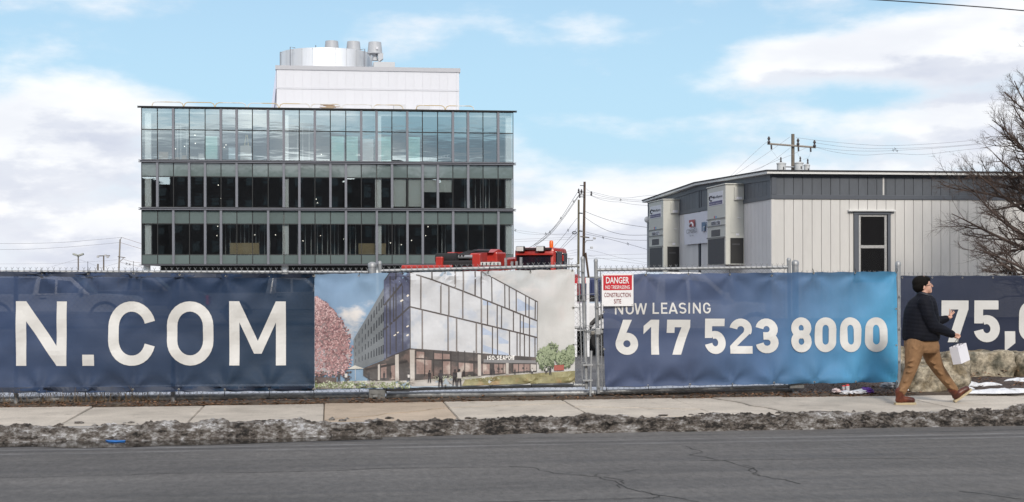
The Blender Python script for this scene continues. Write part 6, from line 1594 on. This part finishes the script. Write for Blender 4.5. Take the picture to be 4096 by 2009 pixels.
for (xa, xb, yt, Y) in ((108, 176, 384, 109.3), (242, 308, 380, 109.3), (312, 357, 396, 110.6)):
    a, b = at(*z8(xa, yt), Y), at(*z8(xb, yt), Y); r = (b.x - a.x) / 2; c = Vector(((a.x + b.x) / 2, Y, a.z))
    tk_ = obj('transformer', MB().lathe([(r * .92, -1.5), (r * .95, -.08), (r * 1.06, -.06), (r * 1.06, 0), (r * .7, .06), (r * .1, .10)], c, 18), tank, P3, smooth=True)
    obj('bushing', MB().lathe([(.05, 0), (.09, .1), (.05, .2), (.08, .3), (.04, .45)], c + Vector((r * (.3 if xa > 200 else -.1), 0, .05)), 8), porc, tk_)
    obj('bushing', MB().lathe([(.05, 0), (.05, .2)], c + Vector((r * .2, -r * .95, -.5)), 6), porc, tk_)
obj('transformer_bracket', MB().tube([at(*z8(176, 410), 109.5), at(*z8(245, 412), 109.5)], .06, 5), galv, P3)
cables('spaced cables running right from the trailer pole to the bare tree', 109, [[(400, 230), (600, 258), (800, 272), (1000, 272), (1300, 262), (1600, 238), (1830, 200), (2000, 170)], [(400, 262), (600, 285), (800, 292), (980, 288), (1300, 270), (1640, 240)], [(400, 262), (550, 300), (760, 322), (980, 310), (1200, 318), (1500, 285), (1700, 265)], [(250, 190), (500, 220), (900, 250), (1300, 235), (1640, 205)]], 1.15, wire_l, [(1000, 276), (985, 285), (1015, 290), (1620, 225)], z8)
cables('cables dropping left from the trailer pole over the roof', 109, [[(205, 186), (100, 262), (0, 332), (-250, 500)], [(215, 262), (100, 350), (0, 412), (-60, 440)], [(330, 266), (215, 322), (100, 366), (0, 408), (-90, 445)], [(48, 214), (0, 250), (-120, 360), (-260, 500)]], 1.1, wire_l, [], z8)
cables('jumper wires from the crossarm to the transformers', 109.2, [[(66, 282), (95, 320), (128, 362)], [(262, 290), (275, 330), (298, 352)], [(362, 298), (345, 340), (305, 356)]], .7, wire_l, [], z8)
# left of the office
P4 = pole('leaning utility pole left of the office building', z5(1214, 147), 473, 230, .13, wood3)
obj('bracket', MB().tube([at(*z5(1190, 320), 229.7), at(*z5(1268, 332), 229.7)], .06, 5), wood2, P4); obj('brace', MB().tube([at(*z5(1212, 372), 229.7), at(*z5(1250, 335), 229.7)], .05, 5), wood2, P4); obj('top_pin', MB().tube([at(*z5(1216, 150), 229.7), at(*z5(1230, 126), 229.7)], .05, 5), wood2, P4)
cables('two cables crossing the sky left of the leaning pole', 229, [[(-20, 188), (250, 188), (600, 178), (900, 156), (1228, 126)], [(-20, 250), (300, 245), (650, 226), (950, 202), (1208, 178)]], 1.1, wire_l, [], z5)
cables('two cables from the leaning pole to the office corner', 229, [[(1235, 128), (1330, 158), (1440, 194)], [(1216, 178), (1320, 210), (1440, 246)], [(1240, 345), (1330, 372), (1430, 386)], [(1215, 378), (1330, 402), (1450, 430)]], 1.1, mat('cable_rust', (.20, .12, .09), .7), [(1280, 394), (1310, 400)], z5)
cables('faint low cables left of the lamp posts', 230, [[(-20, 395), (400, 392), (790, 380), (1190, 352)], [(520, 422), (650, 385), (785, 346)], [(800, 350), (900, 385), (985, 420)], [(985, 440), (1100, 412), (1195, 385)]], .7, wire_l, [], z5)
L1 = pole('double headed lamp post left of the leaning pole', z5(791, 318), 313, 150, .07, mat('lamp_post_brown', (.16, .13, .11), .7), 'lamp_post', 'lamp post')
for s in (-1, 1):
    c = at(*z5(791 + s * 22, 304), 150); M = Matrix.Translation(c) @ Matrix.Rotation(-s * .35, 4, 'Y'); obj('lamp_head', MB().bbox((-.34, -.25, -.10), (.34, .25, .10), .05, M), mat('lamp_head_grey', (.32, .33, .30), .5), L1)
L2 = pole('floodlight mast with crossbar beside the leaning pole', z5(1048, 308), 415, 150, .075, wood2, 'lamp_post', 'lamp post')
obj('crossbar', MB().tube([at(*z5(985, 314), 150), at(*z5(1112, 312), 150)], .05, 5), wood2, L2)
for x, y in ((990, 322), (1088, 324), (1066, 308)): floodlight(L2, x, y, 149.7, .85, z5)
st = pole('short pole stub between the lamp posts on the left', z5(990, 394), 391, 150, .09, wood2, 'pole_stub', 'pole')
# cable over the street, top right
ov = MB(); pts = [(3300, -18), (3480, -2), (3640, 8), (3800, 19), (3960, 31), (4150, 48), (4400, 76)]
ov.tube([at(x, y, 15.0) for x, y in pts], .0065, 6); tag(obj('street_cable', ov, wire_d), 'single black cable crossing the top right corner of the sky', 'cable')
# ------------------------------------------------------------------ walking man with a paper bag
YPn = 17.98
def zp(x, y, dy=0.0): return at(3560 + x / 2.34, 1100 + y / 2.34, YPn + dy)
man = thing('person', (zp(300, 1215).x, YPn, 0), 'man in dark quilted jacket and tan trousers walking right with a white bag', 'person')
def caps(mb, pts, rad, n=14):                    # tapered limb with round ends
    P = [Vector(p) for p in pts]; R = list(rad)
    a, b = (P[0] - P[1]).normalized(), (P[-1] - P[-2]).normalized()
    pre = [(P[0] + a * R[0] * k, R[0] * math.sqrt(max(0, 1 - k * k))) for k in (.98, .8, .5)]
    post_ = [(P[-1] + b * R[-1] * k, R[-1] * math.sqrt(max(0, 1 - k * k))) for k in (.5, .8, .98)]
    Q = pre + list(zip(P, R)) + post_
    mb.tube([q[0] for q in Q], [max(.002, q[1]) for q in Q], n)
def fuse(name, mb, m, parent, vox=.009, it=6, fac=.5):
    o = obj(name, mb, m, parent); 
    r = o.modifiers.new('fuse', 'REMESH'); r.mode = 'VOXEL'; r.voxel_size = vox; r.use_smooth_shade = True
    s = o.modifiers.new('soften', 'SMOOTH'); s.iterations = it; s.factor = fac
    return o
skin = mat('skin', (0.62, 0.36, 0.27), .55, var=.08, vs=20)
N_, Fr = -.10, .10                                # near side / far side
# body: head, neck, trunk, arms, hands, legs as one surface
b = MB()
hc = zp(305, 92)
b.ball(zp(300, 80), (.108, .080, .105), 20); b.ball(zp(335, 120), (.075, .066, .085), 18); caps(b, [zp(352, 150), zp(372, 152)], [.042, .03])
caps(b, [zp(380, 84), zp(396, 106)], [.012, .014]); b.ball(zp(386, 132), (.012, .022, .008), 8); b.ball(zp(380, 146), (.014, .026, .012), 8)
b.ball(zp(318, 118, -.074), (.020, .012, .032), 10); b.ball(zp(318, 118, .074), (.020, .012, .032), 10); b.ball(zp(379, 100, -.032), (.012, .014, .009), 8)
caps(b, [zp(316, 150), zp(300, 215)], [.060, .065])
caps(b, [zp(292, 320), zp(290, 420), zp(290, 560)], [.11, .13, .13])
rs_, re_, rw = zp(325, 262, -.20), zp(405, 478, -.24), zp(590, 562, -.20)
ls_, le_, lw = zp(325, 262, .20), zp(420, 440, .26), zp(530, 408, .24)
for s, e, w in ((rs_, re_, rw), (ls_, le_, lw)): caps(b, [s.lerp(e, .15), e], [.045, .045]); caps(b, [e, w], [.042, .028])
hipN, hipF = zp(235, 660, -.09), zp(340, 660, .09)
kN, aN = zp(195, 880, -.10), zp(108, 1105, -.10); kF, aF = zp(452, 880, .10), zp(603, 1088, .09)
for h_, k_, a_ in ((hipN, kN, aN), (hipF, kF, aF)): caps(b, [h_, k_, a_], [.09, .06, .04])
# near hand: closed round the bag cords
ph = zp(622, 572, -.20); caps(b, [rw, ph], [.026, .036])
for k in range(4):
    o = Vector((0, -.030 + k * .020, 0)); p0 = zp(636, 556, -.20) + o
    caps(b, [p0, zp(648 - k * 2, 574, -.20) + o, zp(636 - k, 590, -.20) + o, zp(622, 590, -.20) + o], [.0105, .0100, .0095, .008], 8)
caps(b, [zp(612, 556, -.235), zp(630, 552, -.245), zp(646, 562, -.235)], [.012, .011, .009], 8)
# far hand: open, palm up
pf = zp(560, 392, .24); caps(b, [lw, pf], [.026, .032])
for dx, dz, dy in ((-4, -62, -.030), (14, -52, -.010), (30, -44, .012), (36, -32, .032)):
    b0 = zp(562 + dx * .3, 380, .24 + dy); caps(b, [b0, zp(562 + dx * .8, 380 + dz * .55, .24 + dy), zp(564 + dx * 1.15, 380 + dz, .24 + dy)], [.0105, .0095, .007], 8)
caps(b, [zp(552, 398, .205), zp(566, 404, .19), zp(584, 392, .185)], [.012, .0105, .008], 8)
body = fuse('body', b, skin, man, .0065, 4, .45)
# hair
h = MB(); h.ball(zp(288, 74), (.118, .088, .098), 20); h.ball(zp(268, 108), (.082, .084, .085), 16); h.ball(zp(330, 40), (.070, .070, .044), 14); h.ball(zp(352, 46), (.036, .055, .024), 12)
caps(h, [zp(300, 95, -.074), zp(306, 118, -.076)], [.022, .012]); caps(h, [zp(300, 95, .074), zp(306, 118, .076)], [.022, .012])
hair = fuse('hair', h, mat('dark_hair', (.006, .005, .0045), .75, spec=.15, var=.4, vs=60, bump=.5, bs=120, stretch=(1, 1, .4)), man, .008, 3)
for s in (-1, 1):
    g = MB(); c = zp(384, 97, s * .034); g.tube([c + Vector((.002, .024 * math.cos(a) , .019 * math.sin(a))) for a in [k * PI / 6 for k in range(12)]], .0028, 5, closed=True); g.tube([zp(384, 94, s * .058), zp(330, 104, s * .082)], .0028, 5)
    obj('glasses', g, black, man)
    e = MB(); e.ball(zp(377, 98, s * .034), (.008, .010, .007), 8); obj('eye', e, black, man)
# trousers
def loft(mb, rows, n=24):
    o = len(mb.v)
    for (y, xb, xf, hw) in rows:
        p, q = zp(xb, y), zp(xf, y); c = (p + q) / 2; hx = (q.x - p.x) / 2
        for k in range(n):
            a = 2 * PI * k / n; ca, sa = math.cos(a), math.sin(a)
            e = (abs(ca) ** 2.4 + abs(sa) ** 2.4) ** (-1 / 2.4)
            mb.v.append((c.x + hx * ca * e, YPn + hw * sa * e, c.z))
    for i in range(len(rows) - 1):
        for k in range(n): mb.f.append((o + i * n + k, o + i * n + (k + 1) % n, o + (i + 1) * n + (k + 1) % n, o + (i + 1) * n + k))
    mb.f.append(tuple(o + k for k in range(n))); mb.f.append(tuple(o + (len(rows) - 1) * n + k for k in reversed(range(n))))
t = MB(); loft(t, [(585, 150, 430, .17), (620, 142, 440, .178), (660, 140, 452, .182), (700, 150, 452, .178), (728, 180, 430, .16)])
caps(t, [hipN + Vector((0, 0, .0)), zp(212, 790, -.10), kN, zp(150, 1000, -.10), zp(108, 1092, -.10)], [.132, .108, .082, .070, .062])
caps(t, [hipF + Vector((.03, 0, 0)), zp(405, 790, .10), kF, zp(532, 990, .10), zp(598, 1072, .09)], [.128, .108, .084, .070, .060])
def cloth_mat(name, col, var, wave=None, bumpk=.4, bs=12):
    m = bpy.data.materials.new(name); m.use_nodes = True; T = NT(m.node_tree); p = T.n['Principled BSDF']; tc = T.new('ShaderNodeTexCoord').outputs['Object']
    g = T.ramp(T.noise(tc, 9, 6, .6), .3, .7, 1 - var, 1 + var, False); T.put(p.inputs['Base Color'], T.mix(1.0, col, T.combine(g, g, g), 'MULTIPLY')); p.inputs['Specular IOR Level'].default_value = .2; p.inputs['Roughness'].default_value = .8 if not wave else .75
    bp = T.new('ShaderNodeBump'); bp.inputs['Strength'].default_value = bumpk; bp.inputs['Distance'].default_value = .02
    hgt = T.noise(T.v('MULTIPLY', tc, (1, 1, .6)), bs, 5, .6)
    if wave:
        sep = T.new('ShaderNodeSeparateXYZ'); T.put(sep.inputs[0], tc)
        zz = T.m('ADD', sep.outputs[2], T.m('MULTIPLY', sep.outputs[0], .12))
        hgt = T.m('ADD', T.m('ABSOLUTE', T.m('SINE', T.m('MULTIPLY', zz, wave))), T.m('MULTIPLY', hgt, .5))
    T.put(bp.inputs['Height'], hgt); T.l.new(bp.outputs[0], p.inputs['Normal'])
    return m
rc = random.Random(6)
for (cx_, cy_, L_, dy_, an) in [(205, 800, 60, -.195, 20), (190, 850, 50, -.185, -15), (185, 905, 50, -.175, 10), (150, 990, 40, -.168, 35), (120, 1060, 44, -.16, 10), (112, 1085, 44, -.16, -8), (250, 700, 80, -.20, -35), (330, 700, 70, -.165, 25), (400, 820, 60, -.01, -30), (440, 880, 60, .02, -20), (470, 920, 50, .02, -35), (540, 1010, 44, .03, -25), (575, 1058, 44, .03, -30)]:
    a_ = math.radians(an); dx_, dz_ = math.cos(a_) * L_ / 2, math.sin(a_) * L_ / 2
    caps(t, [zp(cx_ - dx_, cy_ + dz_, dy_), zp(cx_, cy_ + 4, dy_ - .006), zp(cx_ + dx_, cy_ - dz_, dy_)], [.012, .016, .011], 8)
fuse('trousers', t, cloth_mat('tan_chino', (0.235, 0.135, 0.070), .20, None, 1.0, 9), man, .010, 5)
# jacket
j = MB(); loft(j, [(170, 262, 372, .075), (195, 248, 385, .10), (215, 226, 400, .165), (245, 198, 410, .215), (290, 172, 420, .235), (350, 150, 432, .235), (420, 140, 444, .232), (500, 133, 452, .232), (560, 129, 453, .228), (600, 130, 448, .218), (614, 136, 442, .21)])
caps(j, [rs_, zp(360, 380, -.235), re_], [.098, .088, .082]); caps(j, [re_, zp(500, 520, -.22), zp(578, 556, -.20)], [.080, .066, .052])
caps(j, [ls_, zp(365, 370, .25), le_], [.095, .085, .078]); caps(j, [le_, zp(522, 412, .24)], [.072, .050])
fuse('jacket', j, cloth_mat('navy_quilt', (0.0055, 0.0065, 0.012), .25, 62.0, .14, 10), man, .010, 4)
cl = MB(); cc = zp(318, 196); cl.tube([zp(318, 190) + Vector((math.cos(a) * .085 + .012, math.sin(a) * .082, -.35 * math.cos(a) * .085)) for a in [k * PI / 9 for k in range(18)]], .026, 8, closed=True); obj('collar', cl, MATS.setdefault('quilt', mat('collar_navy', (.010, .012, .022), .6)), man, smooth=True)
# boots
lea = mat('boot_leather', (0.125, 0.030, 0.012), .42, var=.35, vs=14, bump=.15, bs=40, col2=(.06, .014, .008), c2=(.45, .6), c2s=8); sole = mat('boot_sole', (.46, .38, .24), .7, var=.1)
def boot(base, ang, dy):
    """base: heel point on the ground, foot pointing +X, pitched up by ang"""
    M = Matrix.Translation(base) @ Matrix.Rotation(-ang, 4, 'Y')
    V = lambda x, y, z: M @ Vector((x, y, z))
    u = MB(); caps(u, [V(.055, 0, .17), V(.060, 0, .10), V(.062, 0, .06)], [.062, .056, .055]); caps(u, [V(.06, 0, .065), V(.16, 0, .062), V(.225, 0, .052)], [.050, .046, .042])
    u.ball(V(.205, 0, .058), (.058, .046, .036), 12); u.ball(V(.04, 0, .06), (.045, .042, .04), 12)
    bo = fuse('boot', u, lea, man, .007, 4)
    s = MB(); out = [(-.012, .034), (.05, .040), (.13, .037), (.19, .046), (.245, .042), (.275, .022), (.282, 0)]
    pts = out + [(x, -y) for x, y in reversed(out[:-1])]
    s.prism([V(x, y, -.002) for x, y in pts], V(0, 0, .026) - V(0, 0, -.002)); obj('sole', s, sole, bo)
    for k in range(4): l = MB(); l.tube([V(.105 + k * .016, -.022, .135 - k * .016), V(.112 + k * .016, .022, .135 - k * .016)], .003, 4); obj('lace', l, sole, bo)
hb_ = zp(52, 1217, -.10); hb_.z = .003; boot(hb_, 0.0, -.10)
hf = zp(612, 1190, .09); hf.z = .012; boot(hf, math.radians(34), .09)
# paper bag
wp = mat('white_paper', (.74, .73, .78), .55, var=.03, vs=6)
bc = zp(652, 738, -.20)
bagT = thing('paper_bag', bc, 'white paper carrier bag with dark cord handles held by the man', 'bag')
Mb = Matrix.Translation(bc) @ Matrix.Rotation(math.radians(-14), 4, 'Y') @ Matrix.Rotation(math.radians(34), 4, 'Z')
hx, hy, hz_ = .110, .062, .115
bg = MB(); vs = [(x * hx, y * hy, z * hz_) for z in (-1, 1) for x, y in ((-1, -1), (1, -1), (1, 1), (-1, 1))]
ins = [(x * (hx - .003), y * (hy - .003), hz_) for x, y in ((-1, -1), (1, -1), (1, 1), (-1, 1))] + [(x * (hx - .003), y * (hy - .003), -hz_ + .004) for x, y in ((-1, -1), (1, -1), (1, 1), (-1, 1))]
bg.add([Mb @ Vector(p) for p in vs + ins], [(0, 3, 2, 1)] + [(i, (i + 1) % 4, 4 + (i + 1) % 4, 4 + i) for i in range(4)] + [(4 + i, 4 + (i + 1) % 4, 8 + (i + 1) % 4, 8 + i) for i in range(4)] + [(8 + i, 8 + (i + 1) % 4, 12 + (i + 1) % 4, 12 + i) for i in range(4)] + [(12, 13, 14, 15)])
obj('bag_body', bg, wp, bagT)
obj('bag_fold', MB().box((-hx - .001, -hy - .002, hz_ - .028), (hx + .001, -hy + .0, hz_ - .026), Mb), mat('paper_fold', (.6, .6, .64), .6), bagT)
grip = zp(636, 586, -.20)
for s in (-1, 1):
    a, c = Mb @ Vector((-.045, s * hy, hz_ - .02)), Mb @ Vector((.045, s * hy, hz_ - .02)); mb = MB(); mb.tube([a, a.lerp(grip, .55) + Vector((-.006, 0, 0)), grip, c.lerp(grip, .55) + Vector((.006, 0, 0)), c], .0035, 5); obj('cord_handle', mb, black, bagT)
# ------------------------------------------------------------------ bare tree at the right edge
bark = mat('bark', (0.085, 0.060, 0.050), .95, var=.3, vs=6, bump=.4, bs=30, stretch=(1, 1, .3))
rt = random.Random(31)
tb = at(4345, 1500, 26.0); tb.z = -.03
tree = thing('bare_tree', (tb.x, 26.0, 0), 'bare leafless tree reaching in from the right edge over the trailer', 'tree')
def curve(p, d, L, r0, r1, n, wob, up):
    pts = [p.copy()]; rad = [r0]; d = d.normalized()
    for i in range(n):
        d = (d + Vector((rt.gauss(0, wob), rt.gauss(0, wob), rt.gauss(0, wob) + up))).normalized()
        p = p + d * (L / n); pts.append(p.copy()); rad.append(r0 + (r1 - r0) * (i + 1) / n)
    return pts, rad, d
trunk_pts, trunk_r, td = curve(tb, Vector((-.02, 0, 1)), 7.4, .17, .05, 12, .03, .02)
obj('trunk', MB().tube(trunk_pts, trunk_r, 12), bark, tree, smooth=True)
twigs = MB()
def twig(p, d, L, r, depth):
    pts, rad, dd = curve(p, d, L, r, r * .35, 5, .10, .025)
    twigs.tube(pts, rad, 4 if r > .006 else 3, False)
    if depth == 0: return
    n = rt.randint(5, 8)
    for k in range(n):
        f = rt.uniform(.2, .98); i = min(4, int(f * 5)); q = pts[i].lerp(pts[i + 1], f * 5 - i); rr_ = rad[i] * .62
        t = (pts[i + 1] - pts[i]).normalized(); side = t.cross(Vector((rt.gauss(0, 1), rt.gauss(0, 1), rt.gauss(0, 1)))).normalized()
        nd = (t * .75 + side * rt.uniform(.5, .95) + Vector((-.10, 0, .10))).normalized()
        twig(q, nd, L * rt.uniform(.32, .55), max(.0017, rr_), depth - 1)
nl = 0
for h, az, el, L in [(1.15, 181, 4, 2.75), (1.5, 200, 10, 2.9), (1.75, 170, 16, 2.8), (2.05, 186, 10, 3.0), (2.3, 160, 22, 2.6), (2.5, 205, 20, 2.8), (2.75, 180, 24, 2.9), (2.9, 176, 20, 2.7), (3.0, 165, 18, 2.5), (3.2, 184, 26, 2.6), (3.5, 188, 30, 2.4), (3.8, 176, 36, 2.3), (3.1, 192, 30, 2.5), (3.3, 168, 36, 2.4), (3.6, 182, 38, 2.4), (3.9, 200, 44, 2.2), (4.2, 172, 48, 2.2), (4.5, 186, 52, 2.1), (4.9, 178, 56, 2.0), (5.3, 195, 60, 1.8), (5.8, 175, 66, 1.6), (6.3, 185, 72, 1.4),
                     (2.0, 20, 25, 2.6), (3.0, -25, 35, 2.6), (4.0, 10, 45, 2.4), (3.4, 90, 30, 2.4), (4.4, 270, 40, 2.2), (5.2, 60, 50, 2.0)]:
    i = min(11, int(h / 7.4 * 12)); p = trunk_pts[i].lerp(trunk_pts[i + 1], h / 7.4 * 12 - i)
    a, e = math.radians(az + rt.uniform(-6, 6)), math.radians(el)
    d = Vector((math.cos(a) * math.cos(e), math.sin(a) * math.cos(e), math.sin(e)))
    r0 = trunk_r[i] * .42
    pts, rad, dd = curve(p, d, L, r0, .008, 9, .075, .035)
    obj('limb', MB().tube(pts, rad, 7, False), bark, tree, smooth=True); nl += 1
    for k in range(16):
        f = .15 + .83 * (k + rt.random()) / 16; j = min(8, int(f * 9)); q = pts[j].lerp(pts[j + 1], f * 9 - j)
        t = (pts[j + 1] - pts[j]).normalized(); side = t.cross(Vector((rt.gauss(0, 1), rt.gauss(0, 1) * .6, rt.gauss(0, 1)))).normalized()
        nd = (t * .8 + side * rt.uniform(.45, .9) + Vector((0, 0, .12))).normalized()
        twig(q, nd, L * rt.uniform(.16, .36) * (1.25 - .6 * f), max(.004, rad[j] * .5), 2)
tw_ = obj('twigs', twigs, bark, tree); tw_['kind'] = 'stuff'

# ------------------------------------------------------------------ stone blocks, verge and rubbish on the right
def stone_material():
    m = bpy.data.materials.new('quarry_stone'); m.use_nodes = True; T = NT(m.node_tree); b = T.n['Principled BSDF']
    tc = T.new('ShaderNodeNewGeometry').outputs['Position']
    n1 = T.noise(tc, 2.4, 6, .6); n2 = T.noise(tc, 14, 5, .7); n3 = T.noise(T.v('ADD', tc, (9, 3, 5)), 3.6, 5, .6)
    c = T.mix(T.ramp(n1, .42, .58), (0.17, 0.135, 0.085), (0.40, 0.35, 0.265))
    c = T.mix(T.m('MULTIPLY', T.ramp(n3, .52, .68), .8), c, (0.085, 0.085, 0.065))
    g = T.ramp(n2, .35, .65, .5, 1.4, False)
    T.put(b.inputs['Base Color'], T.mix(1.0, c, T.combine(g, g, g), 'MULTIPLY')); b.inputs['Roughness'].default_value = .95
    bp = T.new('ShaderNodeBump'); bp.inputs['Strength'].default_value = .9; bp.inputs['Distance'].default_value = .03
    T.put(bp.inputs['Height'], T.noise(tc, 11, 7, .7)); T.l.new(bp.outputs[0], b.inputs['Normal'])
    return m
stonem = stone_material()
def stone(label, x0, x1, y0, y1, z0, z1, seed, amp=.05, sub=4, taper=.0):
    bm = bmesh.new(); bmesh.ops.create_cube(bm, size=2.0)
    bmesh.ops.subdivide_edges(bm, edges=bm.edges[:], cuts=sub * 2, use_grid_fill=True)
    for v in bm.verts:
        p = v.co.copy(); r = (abs(p.x) ** 6 + abs(p.y) ** 6 + abs(p.z) ** 6) ** (1 / 6); p = p / r
        p.x *= 1 - taper * max(0, p.z); p.y *= 1 - taper * .5 * max(0, p.z)
        q = Vector(((x0 + x1) / 2 + p.x * (x1 - x0) / 2, (y0 + y1) / 2 + p.y * (y1 - y0) / 2, (z0 + z1) / 2 + p.z * (z1 - z0) / 2))
        d = noise.noise(q * 2.2 + Vector((seed * 5, 0, 0))) * amp * 2.2 + (abs(noise.noise(q * 5 + Vector((seed, 4, 0)))) - .25) * amp * -1.6 + noise.noise(q * 17) * amp * .35
        v.co = q + p.normalized() * d
    mb = MB().bm(bm)
    return tag(obj('stone_block', mb, stonem, smooth='all'), label, 'stone', 'quarry stone blocks on the verge')
def z9(x, y): return (3560 + x / 4.677, 1380 + y / 4.677)
def sx(x, Y): return at(*z9(x, 600), Y).x
stone('rough tan boulder standing behind the walking man legs', sx(300, 19.75), sx(1285, 19.75), 19.45, 20.2, -.05, at(*z9(700, 350), 19.8).z, 1, .07, 5, .15)
stone('pale stone seen between the walking man legs behind the boulder', sx(480, 20.8), sx(860, 20.8), 20.5, 21.2, -.05, at(*z9(600, 205), 20.8).z, 2, .06, 4, .35)
stone('small dark stone under the white paper bag', sx(1040, 21.9), sx(1420, 21.9), 21.7, 22.3, -.03, at(*z9(1100, 175), 22).z, 3, .05, 4, .1)
stone('long tan stone block in front of the dark navy banner', sx(1300, 22.3), sx(2275, 22.3), 22.15, 22.85, -.05, at(*z9(1700, 125), 22.3).z, 4, .05, 6)
stone('stone block at the right edge of the picture below the digits', sx(2325, 22.3), sx(3300, 22.3), 22.15, 22.85, -.05, at(*z9(2500, 145), 22.3).z, 5, .05, 5)
stone('stone block hidden behind the end post and the man', sx(-200, 22.3), sx(420, 22.3), 22.2, 22.8, -.05, at(*z9(270, 15), 22.3).z, 6, .05, 4, .1)
mulch = mat('mulch', (0.060, 0.042, 0.036), .95, var=.6, vs=12, bump=1.0, bs=50, col2=(0.11, 0.085, 0.075), c2s=16)
vg = MB(); nx_, ny_ = 90, 24; xa, xb, ya, yb = 6.2, 22.0, 19.16, 23.2
for j in range(ny_ + 1):
    for i in range(nx_ + 1):
        x = xa + (xb - xa) * i / nx_; y = ya + (yb - ya) * j / ny_
        e = min(1, (i / nx_) * 8, j / ny_ * 10) ; vg.v.append((x, y, -.012 + e * (.035 + .05 * (fbm((x * 2.2, y * 2.2, 1)) + .3))))
for j in range(ny_):
    for i in range(nx_):
        a = j * (nx_ + 1) + i; vg.f.append((a, a + 1, a + nx_ + 2, a + nx_ + 1))
tag(obj('verge', vg, mulch, smooth='all'), kind='structure')
def verge_snow(cx_, cy_, rx, ry, seed, lb): return snow_patch(cx_, cy_, rx, ry, .05, seed, lb, z=.045)
q = atz(*z9(2150, 880), .05); verge_snow(q.x, q.y + .04, .62, .11, 11, 'long strip of old snow beside the walking man front boot')
q = atz(*z9(1330, 820), .05); verge_snow(q.x, q.y, .20, .07, 12, 'small patch of old snow between boulder and front boot')
q = atz(*z9(1500, 745), .05); verge_snow(q.x, q.y, .22, .06, 13, 'thin patch of old snow below the long stone block')
q = atz(*z9(1850, 755), .05); verge_snow(q.x, q.y, .20, .05, 14, 'faint patch of snow right of the thin one below the stone block')
q = atz(*z9(2420, 668), .05); verge_snow(q.x, q.y, .25, .10, 15, 'small snow patch at the right edge under the stones')
q = atz(*z9(340, 830), .05); verge_snow(q.x, q.y - .02, .10, .06, 16, 'little lump of snow behind the walking man rear boot')
# rubbish
def z10(x, y): return (3250 + x / 5.152, 1500 + y / 5.152)
def crumple(name, label, cat, x0, x1, y0, y1, m, seed, Y=19.35):
    a, b = at(*z10(x0, y1), Y), at(*z10(x1, y0), Y); bm = bmesh.new(); bmesh.ops.create_icosphere(bm, subdivisions=3, radius=1)
    c = (a + b) / 2; h = max(.03, (b.z - a.z) / 2); w = (b.x - a.x) / 2
    for v in bm.verts:
        p = v.co; d = 1 + .55 * noise.noise(p * 2.3 + Vector((seed, 0, 0))) + .3 * noise.noise(p * 6 + Vector((seed, 2, 0)))
        v.co = Vector((c.x + p.x * w * d, Y + p.y * .09 * d, max(.004, c.z + p.z * h * d)))
    return tag(obj(name, MB().bm(bm), m, smooth=True), label, cat)
plas = mat('white_plastic', (.60, .60, .62), .45, var=.12, vs=18)
crumple('plastic_bag', 'crumpled white plastic bag on the ground below the cyan banner', 'rubbish', 760, 1120, 300, 410, plas, 1)
crumple('paper_scrap', 'pale pink paper scrap left of the red can', 'rubbish', 420, 570, 285, 375, mat('pink_paper', (.62, .50, .48), .7, var=.1), 2)
crumple('candy_wrapper', 'crumpled purple wrapper beside the white plastic bag', 'rubbish', 1000, 1240, 260, 410, mat('purple_foil', (.11, .03, .24), .35, var=.2, vs=20), 3, 19.4)
crumple('paper_scrap', 'flat white scrap in front of the red can', 'rubbish', 540, 820, 345, 385, plas, 4, 19.3)
crumple('plastic_bag', 'translucent grey plastic film under the corner of the cyan banner', 'rubbish', 1400, 1720, 160, 290, mat('clear_film', (.40, .41, .43), .3, var=.2, vs=14), 5, 19.75)
def can(label, x0, x1, y0, y1, Y):
    a, b = at(*z10(x0, y1), Y), at(*z10(x1, y0), Y); r = (b.x - a.x) / 2; h = b.z - a.z; c = Vector(((a.x + b.x) / 2, Y, a.z))
    t = thing('drink_can', c, label, 'can'); obj('can_body', MB().lathe([(r * .8, 0), (r, .01), (r, h - .015), (r * .85, h)], c, 14), mat('can_red', (.55, .02, .025), .3, metal=.2, var=.1), t, smooth=True)
    obj('can_label', MB().lathe([(r * 1.005, h * .25), (r * 1.01, h * .3), (r * 1.01, h * .78), (r * 1.005, h * .82)], c, 14), mat('can_silver', (.6, .58, .58), .3, metal=.3, var=.2, vs=40), t, smooth=True)
can('taller red and silver drink can among the rubbish', 683, 760, 195, 360, 19.42); can('shorter red and white drink can behind the taller one', 608, 680, 215, 330, 19.48)
# blue plastic piece in the gutter
bl = [at(2 * x / 1, y, 1) for x, y in ()]
bpz = lambda x, y: atz(x / 1.2578, 1550 + y / 1.2578, -.112)
cz = [(530, 266), (560, 261), (600, 258), (640, 262), (628, 272), (580, 275), (545, 273)]
pv = [bpz(*p) for p in cz]; pb2 = MB(); n = len(pv); cen = sum(pv, Vector()) / n
pb2.add([p for p in pv] + [p + Vector((0, 0, .005)) for p in pv] + [cen + Vector((0, .02, .006)), cen], [(i, (i + 1) % n, n + (i + 1) % n, n + i) for i in range(n)] + [(n + i, n + (i + 1) % n, 2 * n) for i in range(n)] + [((i + 1) % n, i, 2 * n + 1) for i in range(n)])
tag(obj('blue_plastic', pb2, mat('blue_plastic', (.02, .20, .62), .35, var=.06), smooth=True), 'bright blue broken plastic lid lying in the gutter melt water', 'rubbish')
